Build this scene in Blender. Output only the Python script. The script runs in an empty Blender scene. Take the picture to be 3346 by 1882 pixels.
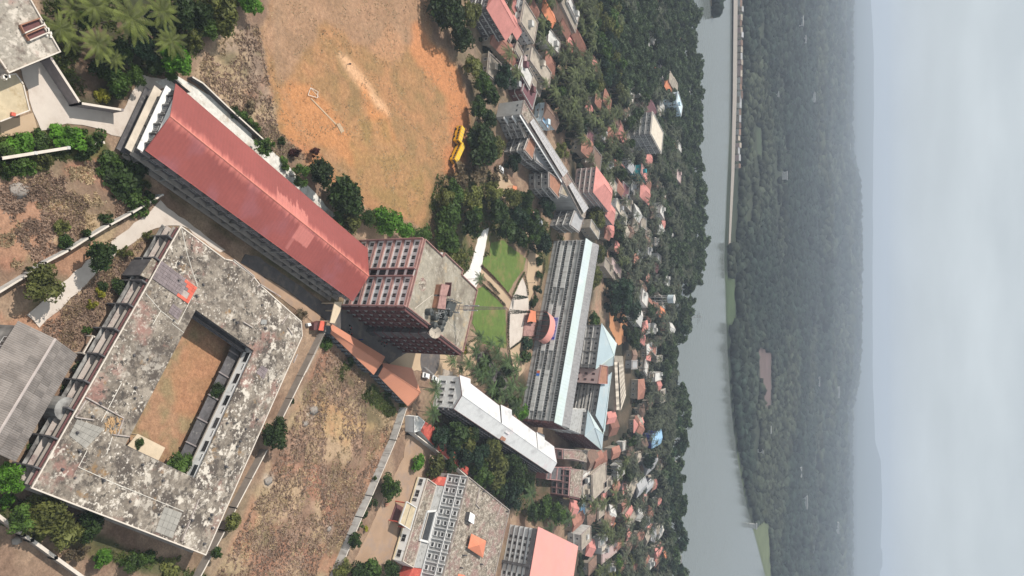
import bpy, math, random
import numpy as np
from mathutils import Vector, Matrix
R = random.Random(7)
NR = np.random.RandomState(5)
SC = bpy.context.scene
COL = SC.collection
# ------------------------------------------------------------------ camera, world, sun, exposure
CAMH = 140.0
F = 2320.0                       # focal length in photo pixels (photo 3346 x 1882), drone camera tilted 27 deg down, rolled a quarter turn
PITCH = math.atan(1184.0 / F)
cp, sp = math.cos(PITCH), math.sin(PITCH)
cam = bpy.data.cameras.new('camera')
cam.sensor_width = 36.0
cam.lens = F / 3346.0 * 36.0
cam.clip_start = 1.0
cam.clip_end = 80000.0
camo = bpy.data.objects.new('camera', cam)
COL.objects.link(camo)
U = Vector((0, sp, cp)); L = Vector((-1, 0, 0)); FW = Vector((0, cp, -sp))
camo.matrix_world = Matrix(((U.x, L.x, -FW.x, 0), (U.y, L.y, -FW.y, 0), (U.z, L.z, -FW.z, CAMH), (0, 0, 0, 1)))
SC.camera = camo

SUN_DIR = Vector((-0.70, -0.02, 1.0)).normalized()      # towards the sun
elev = math.asin(SUN_DIR.z)
world = bpy.data.worlds.new('World'); SC.world = world; world.use_nodes = True
wn = world.node_tree.nodes; wl = world.node_tree.links
for n in list(wn): wn.remove(n)
wo = wn.new('ShaderNodeOutputWorld'); bg = wn.new('ShaderNodeBackground'); sky = wn.new('ShaderNodeTexSky')
sky.sky_type = 'NISHITA'; sky.sun_disc = False
sky.sun_elevation = elev; sky.sun_rotation = math.radians(270)
sky.altitude = 100; sky.air_density = 1.0; sky.dust_density = 2.5; sky.ozone_density = 1.0
bg.inputs['Strength'].default_value = 0.054
# thin high cloud and milky air mixed over the clear sky
tc = wn.new('ShaderNodeTexCoord')
mp = wn.new('ShaderNodeMapping'); mp.inputs['Scale'].default_value = (3.0, 3.0, 11.0); mp.inputs['Location'].default_value = (0.4, 0.2, 0.9)
nz = wn.new('ShaderNodeTexNoise'); nz.inputs['Scale'].default_value = 1.6; nz.inputs['Detail'].default_value = 5; nz.inputs['Roughness'].default_value = 0.5
rp = wn.new('ShaderNodeValToRGB'); rp.color_ramp.elements[0].position = 0.42; rp.color_ramp.elements[1].position = 0.85
rp.color_ramp.elements[0].color = (0.74, 0.74, 0.74, 1); rp.color_ramp.elements[1].color = (1, 1, 1, 1)
mixw = wn.new('ShaderNodeMix'); mixw.data_type = 'RGBA'
mixw.inputs['B'].default_value = (12.6, 13.7, 14.2, 1)
wl.new(tc.outputs['Generated'], mp.inputs['Vector']); wl.new(mp.outputs[0], nz.inputs['Vector']); wl.new(nz.outputs['Fac'], rp.inputs[0])
wl.new(rp.outputs[0], mixw.inputs['Factor']); wl.new(sky.outputs[0], mixw.inputs['A'])
wl.new(mixw.outputs['Result'], bg.inputs['Color']); wl.new(bg.outputs[0], wo.inputs['Surface'])

sun = bpy.data.lights.new('sun', 'SUN'); sun.energy = 4.7; sun.angle = math.radians(0.6); sun.color = (1.0, 0.93, 0.83)
suno = bpy.data.objects.new('sun', sun); COL.objects.link(suno)
suno.rotation_mode = 'QUATERNION'; suno.rotation_quaternion = SUN_DIR.to_track_quat('Z', 'Y'); suno.location = (0, 0, 400)
vs = SC.view_settings
vs.view_transform = 'Standard'; vs.look = 'None'; vs.gamma = 1.0; vs.exposure = 0.1; vs.use_curve_mapping = False
SC.cycles.volume_bounces = 0
SC.cycles.max_bounces = 4; SC.cycles.diffuse_bounces = 2; SC.cycles.glossy_bounces = 2; SC.cycles.transmission_bounces = 2

# ------------------------------------------------------------------ measuring helpers
def P(x, y, z=0.0):
    """photo pixel -> world x, y on the level z"""
    u = x - 1673.0; v = y - 941.0
    dz = -F * sp + u * cp
    t = (z - CAMH) / dz
    return (v * t, (F * cp + u * sp) * t)
def crop(ox, oy, s):
    return lambda x, y: (ox + x / s, oy + y / s)
n1 = crop(0, 0, 2.3); n2 = crop(0, 600, 2.3); n3 = crop(0, 1252, 2.3); n4 = crop(650, 0, 2.3); n5 = crop(650, 600, 2.3); n6 = crop(650, 1252, 2.3)
m1 = crop(1300, 0, 2.3); m2 = crop(1300, 600, 2.3); m3 = crop(1300, 1252, 2.3); r1 = crop(1800, 0, 2.3); r2 = crop(1800, 600, 2.3); r3 = crop(1800, 1252, 2.3)
tb = crop(1100, 760, 3.22); cy = crop(600, 1000, 3.22); lb = crop(1600, 300, 4.025); ma = crop(1650, 750, 3.578); mb = crop(1650, 1150, 3.578)
wh = crop(1380, 1180, 3.814); ho = crop(1200, 1500, 3.794); pk = crop(1580, 1540, 4.2375); lf = crop(300, 700, 4.025); bl = crop(0, 1350, 4.83)
tl = crop(0, 0, 3.22); sh = crop(0, 1030, 2.897); og = crop(1000, 960, 3.6225); hl = crop(370, 250, 4.025)
FX = 3346.0 / 2576.0
def ff(x, y): return (x * FX, y * FX)
def PP(c, pts, z=0.0): return [P(*c(*p), z) for p in pts]

# ------------------------------------------------------------------ materials
MATS = {}
def node_mat(name):
    m = bpy.data.materials.new(name); m.use_nodes = True
    nt = m.node_tree; b = nt.nodes['Principled BSDF']
    b.inputs['Specular IOR Level'].default_value = 0.25
    MATS[name] = m
    return m, nt, b
def c4(c): return (c[0], c[1], c[2], 1)
def mat(name, col, var=0.15, scale=0.6, rough=0.85, streak=None, rnd=0.0, bump=0.0, metal=0.0, spots=None, spot_scale=1.5, spot_pos=(0.52, 0.6), obj=False, stretch=(1, 1, 1), spec=None):
    """plain surface: base colour broken by noise, optional second colour in spots, optional streaks, optional per-object shift"""
    m, nt, b = node_mat(name)
    N, K = nt.nodes, nt.links
    geo = N.new('ShaderNodeTexCoord' if obj else 'ShaderNodeNewGeometry')
    vec = geo.outputs['Object' if obj else 'Position']
    mpn = N.new('ShaderNodeMapping'); mpn.inputs['Scale'].default_value = stretch
    K.new(vec, mpn.inputs['Vector']); vec = mpn.outputs[0]
    nz = N.new('ShaderNodeTexNoise'); nz.inputs['Scale'].default_value = scale; nz.inputs['Detail'].default_value = 6; nz.inputs['Roughness'].default_value = 0.65
    K.new(vec, nz.inputs['Vector'])
    rp = N.new('ShaderNodeValToRGB'); rp.color_ramp.elements[0].position = 0.3; rp.color_ramp.elements[1].position = 0.7
    rp.color_ramp.elements[0].color = c4([v * (1 - var) for v in col]); rp.color_ramp.elements[1].color = c4([min(1, v * (1 + var)) for v in col])
    K.new(nz.outputs['Fac'], rp.inputs[0]); out = rp.outputs[0]
    for i, sp_ in enumerate(spots or []):
        sc, ss, lohi = sp_[:3]
        n2_ = N.new('ShaderNodeTexNoise'); n2_.inputs['Scale'].default_value = ss; n2_.inputs['Detail'].default_value = 7; n2_.inputs['Roughness'].default_value = 0.7
        n2_.noise_dimensions = '4D'; n2_.inputs['W'].default_value = 3.7 * (i + 1)
        K.new(vec, n2_.inputs['Vector'])
        r2_ = N.new('ShaderNodeValToRGB'); r2_.color_ramp.elements[0].position = lohi[0]; r2_.color_ramp.elements[1].position = lohi[1]
        K.new(n2_.outputs['Fac'], r2_.inputs[0])
        fac = r2_.outputs[0]
        if len(sp_) > 3:
            n4_ = N.new('ShaderNodeTexNoise'); n4_.inputs['Scale'].default_value = sp_[3]; n4_.inputs['Detail'].default_value = 2; n4_.noise_dimensions = '4D'; n4_.inputs['W'].default_value = 11.3 + i; K.new(vec, n4_.inputs['Vector'])
            m4_ = N.new('ShaderNodeMapRange'); m4_.inputs['From Min'].default_value = 0.40; m4_.inputs['From Max'].default_value = 0.56; K.new(n4_.outputs['Fac'], m4_.inputs['Value'])
            mm_ = N.new('ShaderNodeMath'); mm_.operation = 'MULTIPLY'; K.new(fac, mm_.inputs[0]); K.new(m4_.outputs[0], mm_.inputs[1]); fac = mm_.outputs[0]
        mx = N.new('ShaderNodeMix'); mx.data_type = 'RGBA'; mx.inputs['B'].default_value = c4(sc)
        K.new(fac, mx.inputs['Factor']); K.new(out, mx.inputs['A']); out = mx.outputs['Result']
    if streak:
        ms = N.new('ShaderNodeMapping'); ms.inputs['Scale'].default_value = streak[1]
        src = N.new('ShaderNodeNewGeometry'); K.new(src.outputs['Position'], ms.inputs['Vector'])
        n3_ = N.new('ShaderNodeTexNoise'); n3_.inputs['Scale'].default_value = 1.0; n3_.inputs['Detail'].default_value = 4
        K.new(ms.outputs[0], n3_.inputs['Vector'])
        r3_ = N.new('ShaderNodeValToRGB'); r3_.color_ramp.elements[0].position = streak[2]; r3_.color_ramp.elements[1].position = streak[3]
        K.new(n3_.outputs['Fac'], r3_.inputs[0])
        mx = N.new('ShaderNodeMix'); mx.data_type = 'RGBA'; mx.inputs['B'].default_value = c4(streak[0])
        K.new(r3_.outputs[0], mx.inputs['Factor']); K.new(out, mx.inputs['A']); out = mx.outputs['Result']
    if rnd:
        oi = N.new('ShaderNodeObjectInfo'); mr = N.new('ShaderNodeMapRange'); mr.inputs['To Min'].default_value = 1 - rnd; mr.inputs['To Max'].default_value = 1 + rnd
        K.new(oi.outputs['Random'], mr.inputs['Value'])
        vm = N.new('ShaderNodeVectorMath'); vm.operation = 'SCALE'
        K.new(out, vm.inputs[0]); K.new(mr.outputs[0], vm.inputs['Scale']); out = vm.outputs[0]
    K.new(out, b.inputs['Base Color'])
    b.inputs['Roughness'].default_value = rough; b.inputs['Metallic'].default_value = metal
    if spec is not None: b.inputs['Specular IOR Level'].default_value = spec
    if bump:
        bn = N.new('ShaderNodeBump'); bn.inputs['Strength'].default_value = bump; bn.inputs['Distance'].default_value = 0.1
        K.new(nz.outputs['Fac'], bn.inputs['Height']); K.new(bn.outputs[0], b.inputs['Normal'])
    return m
def leaf_mat(name, col, var=0.45, scale=0.5, rnd=0.3, trans=0.25):
    m, nt, b = node_mat(name)
    N, K = nt.nodes, nt.links
    geo = N.new('ShaderNodeNewGeometry'); nz = N.new('ShaderNodeTexNoise'); nz.inputs['Scale'].default_value = scale; nz.inputs['Detail'].default_value = 3
    K.new(geo.outputs['Position'], nz.inputs['Vector'])
    rp = N.new('ShaderNodeValToRGB'); rp.color_ramp.elements[0].position = 0.35; rp.color_ramp.elements[1].position = 0.68
    rp.color_ramp.elements[0].color = c4([v * (1 - var) for v in col]); rp.color_ramp.elements[1].color = c4([v * (1 + var) for v in col])
    K.new(nz.outputs['Fac'], rp.inputs[0])
    oi = N.new('ShaderNodeObjectInfo'); mr = N.new('ShaderNodeMapRange'); mr.inputs['To Min'].default_value = 1 - rnd; mr.inputs['To Max'].default_value = 1 + rnd
    K.new(oi.outputs['Random'], mr.inputs['Value'])
    vm = N.new('ShaderNodeVectorMath'); vm.operation = 'SCALE'
    K.new(rp.outputs[0], vm.inputs[0]); K.new(mr.outputs[0], vm.inputs['Scale'])
    K.new(vm.outputs[0], b.inputs['Base Color']); b.inputs['Roughness'].default_value = 0.6
    tr = N.new('ShaderNodeBsdfTranslucent'); K.new(vm.outputs[0], tr.inputs['Color'])
    ms = N.new('ShaderNodeMixShader'); ms.inputs[0].default_value = trans
    K.new(b.outputs[0], ms.inputs[1]); K.new(tr.outputs[0], ms.inputs[2]); K.new(ms.outputs[0], nt.nodes['Material Output'].inputs['Surface'])
    return m
def attr_mat(name, attr='Col', rough=0.95, fine=0.35, fscale=2.0, bump=0.3):
    m, nt, b = node_mat(name)
    N, K = nt.nodes, nt.links
    at = N.new('ShaderNodeAttribute'); at.attribute_name = attr
    geo = N.new('ShaderNodeNewGeometry'); out = at.outputs['Color']
    for sc, am in ((fscale, fine), (fscale * 0.22, fine * 0.8)):
        nz = N.new('ShaderNodeTexNoise'); nz.inputs['Scale'].default_value = sc; nz.inputs['Detail'].default_value = 6; nz.inputs['Roughness'].default_value = 0.7
        K.new(geo.outputs['Position'], nz.inputs['Vector'])
        mr = N.new('ShaderNodeMapRange'); mr.inputs['From Min'].default_value = 0.3; mr.inputs['From Max'].default_value = 0.7
        mr.inputs['To Min'].default_value = 1 - am; mr.inputs['To Max'].default_value = 1 + am
        K.new(nz.outputs['Fac'], mr.inputs['Value'])
        vm = N.new('ShaderNodeVectorMath'); vm.operation = 'SCALE'; K.new(out, vm.inputs[0]); K.new(mr.outputs[0], vm.inputs['Scale']); out = vm.outputs[0]
    K.new(out, b.inputs['Base Color']); b.inputs['Roughness'].default_value = rough; b.inputs['Specular IOR Level'].default_value = 0.1
    if bump:
        bn = N.new('ShaderNodeBump'); bn.inputs['Strength'].default_value = bump; bn.inputs['Distance'].default_value = 0.25
        K.new(nz.outputs['Fac'], bn.inputs['Height']); K.new(bn.outputs[0], b.inputs['Normal'])
    return m

mat('concrete_path', (0.52, 0.46, 0.41), 0.1, 0.15, 0.9, spots=[((0.40, 0.33, 0.28), 0.25, (0.5, 0.75)), ((0.36, 0.34, 0.33), 1.2, (0.62, 0.8))], bump=0.05)
mat('path_white', (0.66, 0.63, 0.60), 0.06, 0.3, 0.9)
mat('pale_rock', (0.60, 0.58, 0.54), 0.2, 0.8, 0.9, spots=[((0.22, 0.20, 0.18), 0.9, (0.56, 0.72)), ((0.40, 0.33, 0.26), 0.3, (0.5, 0.7))])
mat('asphalt', (0.10, 0.09, 0.088), 0.2, 0.5, 0.9, spots=[((0.2, 0.16, 0.13), 0.3, (0.5, 0.7))])
mat('earth_yard', (0.33, 0.225, 0.155), 0.16, 0.12, 0.95, spots=[((0.26, 0.20, 0.17), 0.2, (0.5, 0.7))])
mat('orange_earth', (0.42, 0.20, 0.10), 0.15, 0.1, 0.95)
mat('lawn', (0.10, 0.15, 0.035), 0.2, 0.4, 0.95, spots=[((0.20, 0.16, 0.07), 0.12, (0.52, 0.66))])
mat('sand', (0.42, 0.31, 0.21), 0.12, 0.1, 0.95)
mat('old_roof', (0.175, 0.148, 0.122), 0.4, 1.3, 0.92, spots=[
    ((0.30, 0.26, 0.215), 0.30, (0.47, 0.57)), ((0.085, 0.07, 0.06), 0.24, (0.49, 0.57)), ((0.27, 0.155, 0.13), 0.10, (0.54, 0.63)), ((0.56, 0.51, 0.445), 0.5, (0.53, 0.575), 0.07),
    ((0.06, 0.052, 0.046), 1.1, (0.54, 0.60), 0.09), ((0.60, 0.55, 0.49), 1.7, (0.57, 0.60), 0.12), ((0.24, 0.15, 0.075), 0.25, (0.60, 0.68))], bump=0.4)
mat('mossy_roof', (0.21, 0.175, 0.14), 0.35, 1.6, 0.92, spots=[((0.42, 0.37, 0.31), 0.7, (0.50, 0.57)), ((0.12, 0.10, 0.08), 0.4, (0.50, 0.58)), ((0.25, 0.155, 0.14), 0.13, (0.50, 0.60)), ((0.50, 0.46, 0.40), 1.6, (0.56, 0.60)), ((0.07, 0.06, 0.05), 1.9, (0.58, 0.64))], stretch=(1.4, 1, 1))
mat('roof_patchy', (0.30, 0.27, 0.23), 0.3, 1.0, 0.92, spots=[((0.52, 0.47, 0.41), 0.5, (0.5, 0.58)), ((0.16, 0.13, 0.11), 0.4, (0.52, 0.62)), ((0.34, 0.22, 0.19), 0.15, (0.55, 0.65)), ((0.09, 0.08, 0.07), 1.6, (0.58, 0.64))])
mat('buff_roof', (0.30, 0.27, 0.22), 0.22, 0.8, 0.92, spots=[((0.17, 0.145, 0.115), 0.16, (0.47, 0.62)), ((0.40, 0.31, 0.20), 0.14, (0.53, 0.64)), ((0.42, 0.385, 0.33), 0.5, (0.54, 0.64)), ((0.10, 0.09, 0.08), 1.3, (0.60, 0.68), 0.1)])
mat('yellow_slab', (0.46, 0.38, 0.26), 0.18, 0.5, 0.92, spots=[((0.26, 0.18, 0.09), 0.3, (0.55, 0.72)), ((0.5, 0.46, 0.4), 0.8, (0.6, 0.7))])
mat('white_wall', (0.78, 0.78, 0.77), 0.06, 0.5, 0.85, streak=((0.36, 0.35, 0.34), (0.7, 0.7, 0.12), 0.6, 0.8))
mat('grey_wall', (0.36, 0.36, 0.355), 0.1, 0.5, 0.88, streak=((0.18, 0.175, 0.165), (0.8, 0.8, 0.10), 0.5, 0.75))
mat('panel_white', (0.56, 0.56, 0.55), 0.06, 0.5, 0.8, streak=((0.40, 0.39, 0.38), (0.9, 0.9, 0.10), 0.52, 0.72))
mat('weathered_wall', (0.30, 0.295, 0.285), 0.2, 0.6, 0.9, streak=((0.07, 0.065, 0.065), (0.5, 0.5, 0.1), 0.42, 0.66))
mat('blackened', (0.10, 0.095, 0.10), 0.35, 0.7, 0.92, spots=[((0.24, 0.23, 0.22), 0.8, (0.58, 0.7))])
mat('maroon_band', (0.34, 0.20, 0.18), 0.2, 0.9, 0.8, streak=((0.17, 0.09, 0.085), (0.6, 0.6, 0.2), 0.5, 0.75))
mat('pink_edge', (0.42, 0.24, 0.23), 0.1, 0.7, 0.8)
mat('dark_maroon', (0.13, 0.06, 0.06), 0.15, 0.7, 0.85)
mat('cream', (0.55, 0.45, 0.33), 0.1, 0.6, 0.85)
mat('parapet', (0.40, 0.35, 0.32), 0.15, 0.6, 0.9, spots=[((0.16, 0.10, 0.10), 0.6, (0.5, 0.7))])
mat('glass', (0.035, 0.038, 0.042), 0.2, 1.0, 0.25, spec=0.5, rnd=0.8)
mat('frame_white', (0.62, 0.62, 0.62), 0.05, 1.0, 0.7)
mat('frame_grey', (0.38, 0.38, 0.38), 0.05, 1.0, 0.7)
mat('roof_red', (0.37, 0.125, 0.115), 0.10, 0.12, 0.5, spots=[((0.27, 0.105, 0.11), 0.05, (0.46, 0.66)), ((0.40, 0.10, 0.075), 0.09, (0.55, 0.75))], stretch=(1, 1, 1), streak=((0.47, 0.18, 0.16), (1.1, 0.5, 0.5), 0.62, 0.82))
mat('roof_red_ridge', (0.60, 0.225, 0.175), 0.10, 0.3, 0.5)
mat('roof_pink', (0.66, 0.30, 0.26), 0.05, 0.1, 0.55, spots=[((0.62, 0.30, 0.29), 0.06, (0.5, 0.7))])
mat('roof_orange', (0.50, 0.215, 0.135), 0.06, 0.15, 0.6, spots=[((0.43, 0.19, 0.14), 0.08, (0.5, 0.7))])
mat('roof_orange_bright', (0.60, 0.21, 0.12), 0.08, 0.4, 0.6)
mat('roof_scarlet', (0.42, 0.085, 0.065), 0.2, 0.4, 0.6, spots=[((0.6, 0.16, 0.11), 0.4, (0.5, 0.62))])
mat('roof_white', (0.60, 0.60, 0.60), 0.07, 0.4, 0.6, streak=((0.36, 0.355, 0.36), (0.25, 0.12, 0.3), 0.55, 0.8), spots=[((0.60, 0.48, 0.50), 0.06, (0.55, 0.7))])
mat('roof_cyan', (0.50, 0.57, 0.59), 0.05, 0.15, 0.45, spots=[((0.47, 0.55, 0.52), 0.06, (0.45, 0.6)), ((0.62, 0.63, 0.63), 0.09, (0.58, 0.68))])
mat('roof_bluegrey', (0.34, 0.42, 0.46), 0.08, 0.12, 0.5, spots=[((0.42, 0.45, 0.46), 0.1, (0.5, 0.7))])
mat('roof_grey_corr', (0.40, 0.39, 0.40), 0.15, 0.5, 0.7, spots=[((0.22, 0.21, 0.21), 1.0, (0.5, 0.7))])
mat('vault_grey', (0.27, 0.265, 0.27), 0.15, 0.5, 0.7, spots=[((0.17, 0.165, 0.165), 0.8, (0.5, 0.7))])
mat('asbestos', (0.215, 0.19, 0.175), 0.16, 0.7, 0.9, rnd=0.20, spots=[((0.14, 0.12, 0.11), 0.25, (0.5, 0.7))])
mat('asbestos_ridge', (0.42, 0.37, 0.35), 0.1, 0.7, 0.9)
mat('tile_mauve', (0.20, 0.165, 0.17), 0.15, 0.8, 0.85, rnd=0.14, spots=[((0.34, 0.3, 0.29), 1.2, (0.6, 0.68))])
mat('tile_scarlet', (0.55, 0.12, 0.08), 0.15, 0.8, 0.8, rnd=0.12)
mat('tile_grey', (0.29, 0.275, 0.25), 0.12, 0.8, 0.85, rnd=0.1)
mat('pipe_white', (0.70, 0.66, 0.60), 0.08, 1.0, 0.7)
mat('tin_rust', (0.30, 0.15, 0.10), 0.3, 0.5, 0.8)
mat('village_tile', (0.25, 0.12, 0.09), 0.25, 0.5, 0.85, rnd=0.3)
mat('village_brown', (0.17, 0.11, 0.085), 0.25, 0.5, 0.85, rnd=0.3)
mat('village_pink', (0.50, 0.21, 0.185), 0.15, 0.3, 0.7, rnd=0.12)
mat('village_grey', (0.32, 0.32, 0.33), 0.15, 0.4, 0.8, rnd=0.2)
mat('village_white', (0.47, 0.46, 0.44), 0.25, 0.4, 0.8, rnd=0.12)
mat('village_buff', (0.30, 0.26, 0.215), 0.3, 0.4, 0.85, rnd=0.15)
mat('village_blue', (0.25, 0.42, 0.60), 0.08, 0.4, 0.7)
mat('village_orange', (0.62, 0.23, 0.12), 0.1, 0.4, 0.7)
mat('village_maroon', (0.15, 0.07, 0.08), 0.15, 0.4, 0.8)
mat('wall_teal', (0.03, 0.27, 0.31), 0.1, 0.4, 0.8)
mat('wall_paleblue', (0.52, 0.64, 0.72), 0.08, 0.4, 0.8)
mat('wall_cream', (0.50, 0.44, 0.37), 0.18, 0.4, 0.85, rnd=0.15)
mat('wall_rose', (0.40, 0.30, 0.29), 0.1, 0.4, 0.85)
mat('bus_yellow', (0.62, 0.33, 0.02), 0.08, 1.0, 0.4, obj=True)
mat('bus_yellow_roof', (0.70, 0.46, 0.05), 0.08, 1.0, 0.4, obj=True)
mat('tyre', (0.02, 0.02, 0.02), 0.1, 1.0, 0.9)
mat('car_white', (0.78, 0.78, 0.78), 0.03, 1.0, 0.3, obj=True)
mat('car_dark', (0.06, 0.06, 0.07), 0.1, 1.0, 0.3, obj=True)
mat('car_red', (0.4, 0.05, 0.04), 0.1, 1.0, 0.3, obj=True)
mat('metal_dark', (0.06, 0.065, 0.065), 0.2, 1.0, 0.6)
mat('metal_mast', (0.30, 0.22, 0.24), 0.15, 1.0, 0.6)
mat('metal_grey', (0.42, 0.42, 0.42), 0.15, 1.0, 0.5)
mat('sign_blue', (0.03, 0.04, 0.28), 0.1, 1.0, 0.5)
mat('sign_lilac', (0.55, 0.56, 0.72), 0.05, 1.0, 0.5)
mat('poster_blue', (0.04, 0.16, 0.55), 0.15, 1.0, 0.5)
mat('poster_red', (0.55, 0.14, 0.07), 0.15, 1.0, 0.5)
mat('soil_red', (0.3, 0.15, 0.09), 0.2, 0.6, 0.95)
mat('rubble', (0.40, 0.26, 0.14), 0.35, 1.5, 0.95)
mat('bark', (0.16, 0.13, 0.10), 0.25, 1.5, 0.95)
mat('stone_grey', (0.24, 0.21, 0.21), 0.2, 0.7, 0.9)
mat('wall_bluegrey', (0.13, 0.155, 0.18), 0.3, 0.5, 0.9)
mat('wall_compound', (0.50, 0.49, 0.47), 0.14, 0.4, 0.9, streak=((0.28, 0.26, 0.25), (0.8, 0.8, 0.2), 0.5, 0.75))
mat('wall_grey_old', (0.27, 0.24, 0.215), 0.18, 0.5, 0.9)
mat('coping', (0.58, 0.52, 0.46), 0.1, 0.8, 0.9)
mat('skin', (0.25, 0.14, 0.09), 0.1, 1, 0.7)
mat('cloth_dark', (0.05, 0.05, 0.07), 0.2, 1, 0.9)
mat('tank_pale', (0.52, 0.60, 0.64), 0.1, 0.5, 0.7)
leaf_mat('leaf_dark', (0.032, 0.058, 0.013))
leaf_mat('leaf_deep', (0.020, 0.045, 0.020))
leaf_mat('leaf_mid', (0.058, 0.105, 0.018))
leaf_mat('leaf_bright', (0.085, 0.20, 0.018), rnd=0.15)
leaf_mat('leaf_olive', (0.12, 0.13, 0.034))
leaf_mat('leaf_yellow', (0.27, 0.26, 0.03), rnd=0.15)
leaf_mat('leaf_dry', (0.15, 0.115, 0.07))
leaf_mat('leaf_bank', (0.060, 0.090, 0.040), var=0.6, scale=0.25)
leaf_mat('leaf_palm', (0.066, 0.080, 0.028), rnd=0.5, trans=0.12)
leaf_mat('leaf_palm_far', (0.062, 0.072, 0.042), var=0.7, scale=0.25, rnd=0, trans=0.1)
leaf_mat('leaf_palm_dark', (0.052, 0.085, 0.028), rnd=0.3, trans=0.15)
leaf_mat('leaf_palm_near', (0.10, 0.12, 0.026), rnd=0.3, trans=0.2)
leaf_mat('leaf_maroon', (0.10, 0.035, 0.03), rnd=0.15)
leaf_mat('hedge_leaf', (0.035, 0.045, 0.02), rnd=0.2)
leaf_mat('straw_leaf', (0.42, 0.32, 0.20), var=0.35, scale=0.2, rnd=0)
leaf_mat('brush_leaf', (0.32, 0.225, 0.17), var=0.3, scale=0.12, rnd=0)
leaf_mat('grass_leaf', (0.085, 0.11, 0.03), var=0.4, scale=0.2, rnd=0)
attr_mat('ground_mat', fine=0.28, fscale=3.2, bump=0.4)
attr_mat('far_mat', fine=0.2, fscale=0.03, bump=0.0)

# ------------------------------------------------------------------ object helpers
ROOTS = {}
def root(name, label, cat, loc, group=None):
    o = bpy.data.objects.new(name, None); COL.objects.link(o); o.location = loc
    o['label'] = label; o['category'] = cat
    if group: o['group'] = group
    o.empty_display_size = 1.0
    return o
def wloc(p):
    v = Vector((0, 0, 0))
    while p is not None: v += p.location; p = p.parent
    return v
def tag(o, label, cat, group=None):
    o['label'] = label; o['category'] = cat
    if group: o['group'] = group
    return o
def struct(o): o['kind'] = 'structure'; return o
class MB:
    def __init__(s): s.v = []; s.f = []; s.m = []; s.k = 0
    def mi(s, k): s.k = k; return s
    def face(s, pts):
        i = len(s.v); s.v.extend([tuple(p) for p in pts]); s.f.append(tuple(range(i, i + len(pts)))); s.m.append(s.k)
    def prism(s, poly, z0, z1, bottom=False):
        a = sum(poly[i][0] * poly[(i + 1) % len(poly)][1] - poly[(i + 1) % len(poly)][0] * poly[i][1] for i in range(len(poly)))
        if a < 0: poly = poly[::-1]
        n = len(poly); i = len(s.v)
        s.v.extend([(p[0], p[1], z0) for p in poly] + [(p[0], p[1], z1) for p in poly])
        for k in range(n):
            q = (k + 1) % n; s.f.append((i + k, i + q, i + n + q, i + n + k)); s.m.append(s.k)
        s.f.append(tuple(i + n + k for k in range(n))); s.m.append(s.k)
        if bottom: s.f.append(tuple(i + k for k in range(n))[::-1]); s.m.append(s.k)
        return s
    def ob(s, o, u, v, w):
        """oriented box: origin corner and three edge vectors"""
        o, u, v, w = Vector(o), Vector(u), Vector(v), Vector(w)
        if u.cross(v).dot(w) < 0: u, v = v, u
        i = len(s.v)
        for a in (0, 1):
            for b_, c in ((0, 0), (1, 0), (1, 1), (0, 1)): s.v.append(tuple(o + u * b_ + v * c + w * a))
        for q in ((3, 2, 1, 0), (4, 5, 6, 7), (0, 1, 5, 4), (1, 2, 6, 5), (2, 3, 7, 6), (3, 0, 4, 7)):
            s.f.append(tuple(i + t for t in q)); s.m.append(s.k)
        return s
    def box(s, x0, y0, z0, x1, y1, z1): return s.ob((x0, y0, z0), (x1 - x0, 0, 0), (0, y1 - y0, 0), (0, 0, z1 - z0))
    def tube(s, p0, p1, r0, r1=None, n=6, cap=True):
        r1 = r0 if r1 is None else r1
        p0, p1 = Vector(p0), Vector(p1); d = (p1 - p0).normalized()
        a = d.orthogonal().normalized(); b = d.cross(a); i = len(s.v)
        for p, r in ((p0, r0), (p1, r1)):
            for k in range(n):
                t = 2 * math.pi * k / n; s.v.append(tuple(p + a * (r * math.cos(t)) + b * (r * math.sin(t))))
        for k in range(n):
            q = (k + 1) % n; s.f.append((i + k, i + q, i + n + q, i + n + k)); s.m.append(s.k)
        if cap:
            s.f.append(tuple(i + n + k for k in range(n))); s.m.append(s.k); s.f.append(tuple(i + k for k in range(n))[::-1]); s.m.append(s.k)
        return s
    def strip(s, a, b, wd, z0, z1):
        """a wall-like box along a-b of the given width"""
        a, b = Vector((a[0], a[1], 0)), Vector((b[0], b[1], 0)); d = (b - a); n = Vector((-d.y, d.x, 0)).normalized() * (wd / 2)
        return s.ob((a.x - n.x, a.y - n.y, z0), d, n * 2, (0, 0, z1 - z0))
    def mesh(s, name, mats, off=(0, 0, 0)):
        me = bpy.data.meshes.new(name)
        me.from_pydata([(v[0] - off[0], v[1] - off[1], v[2] - off[2]) for v in s.v], [], s.f)
        for m_ in (mats if isinstance(mats, (list, tuple)) else [mats]): me.materials.append(MATS[m_])
        if max(s.m, default=0): me.polygons.foreach_set('material_index', s.m)
        me.update()
        return me
    def build(s, name, mats, parent=None):
        off = wloc(parent) if parent else (0, 0, 0)
        o = bpy.data.objects.new(name, s.mesh(name, mats, off)); COL.objects.link(o)
        if parent: o.parent = parent
        return o
    def alone(s, name, mats, label, cat, group=None):
        """a thing that is a single mesh, origin at its first vertex"""
        off = s.v[0]
        o = bpy.data.objects.new(name, s.mesh(name, mats, off)); COL.objects.link(o); o.location = off
        return tag(o, label, cat, group)
def inst(name, me, parent, loc, rz=0.0, sc=None, m=None):
    """link an object sharing mesh data; loc in world coordinates"""
    o = bpy.data.objects.new(name, me); COL.objects.link(o)
    if parent: o.parent = parent; o.location = Vector(loc) - wloc(parent)
    else: o.location = loc
    o.rotation_euler = (0, 0, rz)
    if sc: o.scale = sc
    if m: o.material_slots[0].link = 'OBJECT'; o.material_slots[0].material = MATS[m]
    return o
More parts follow.
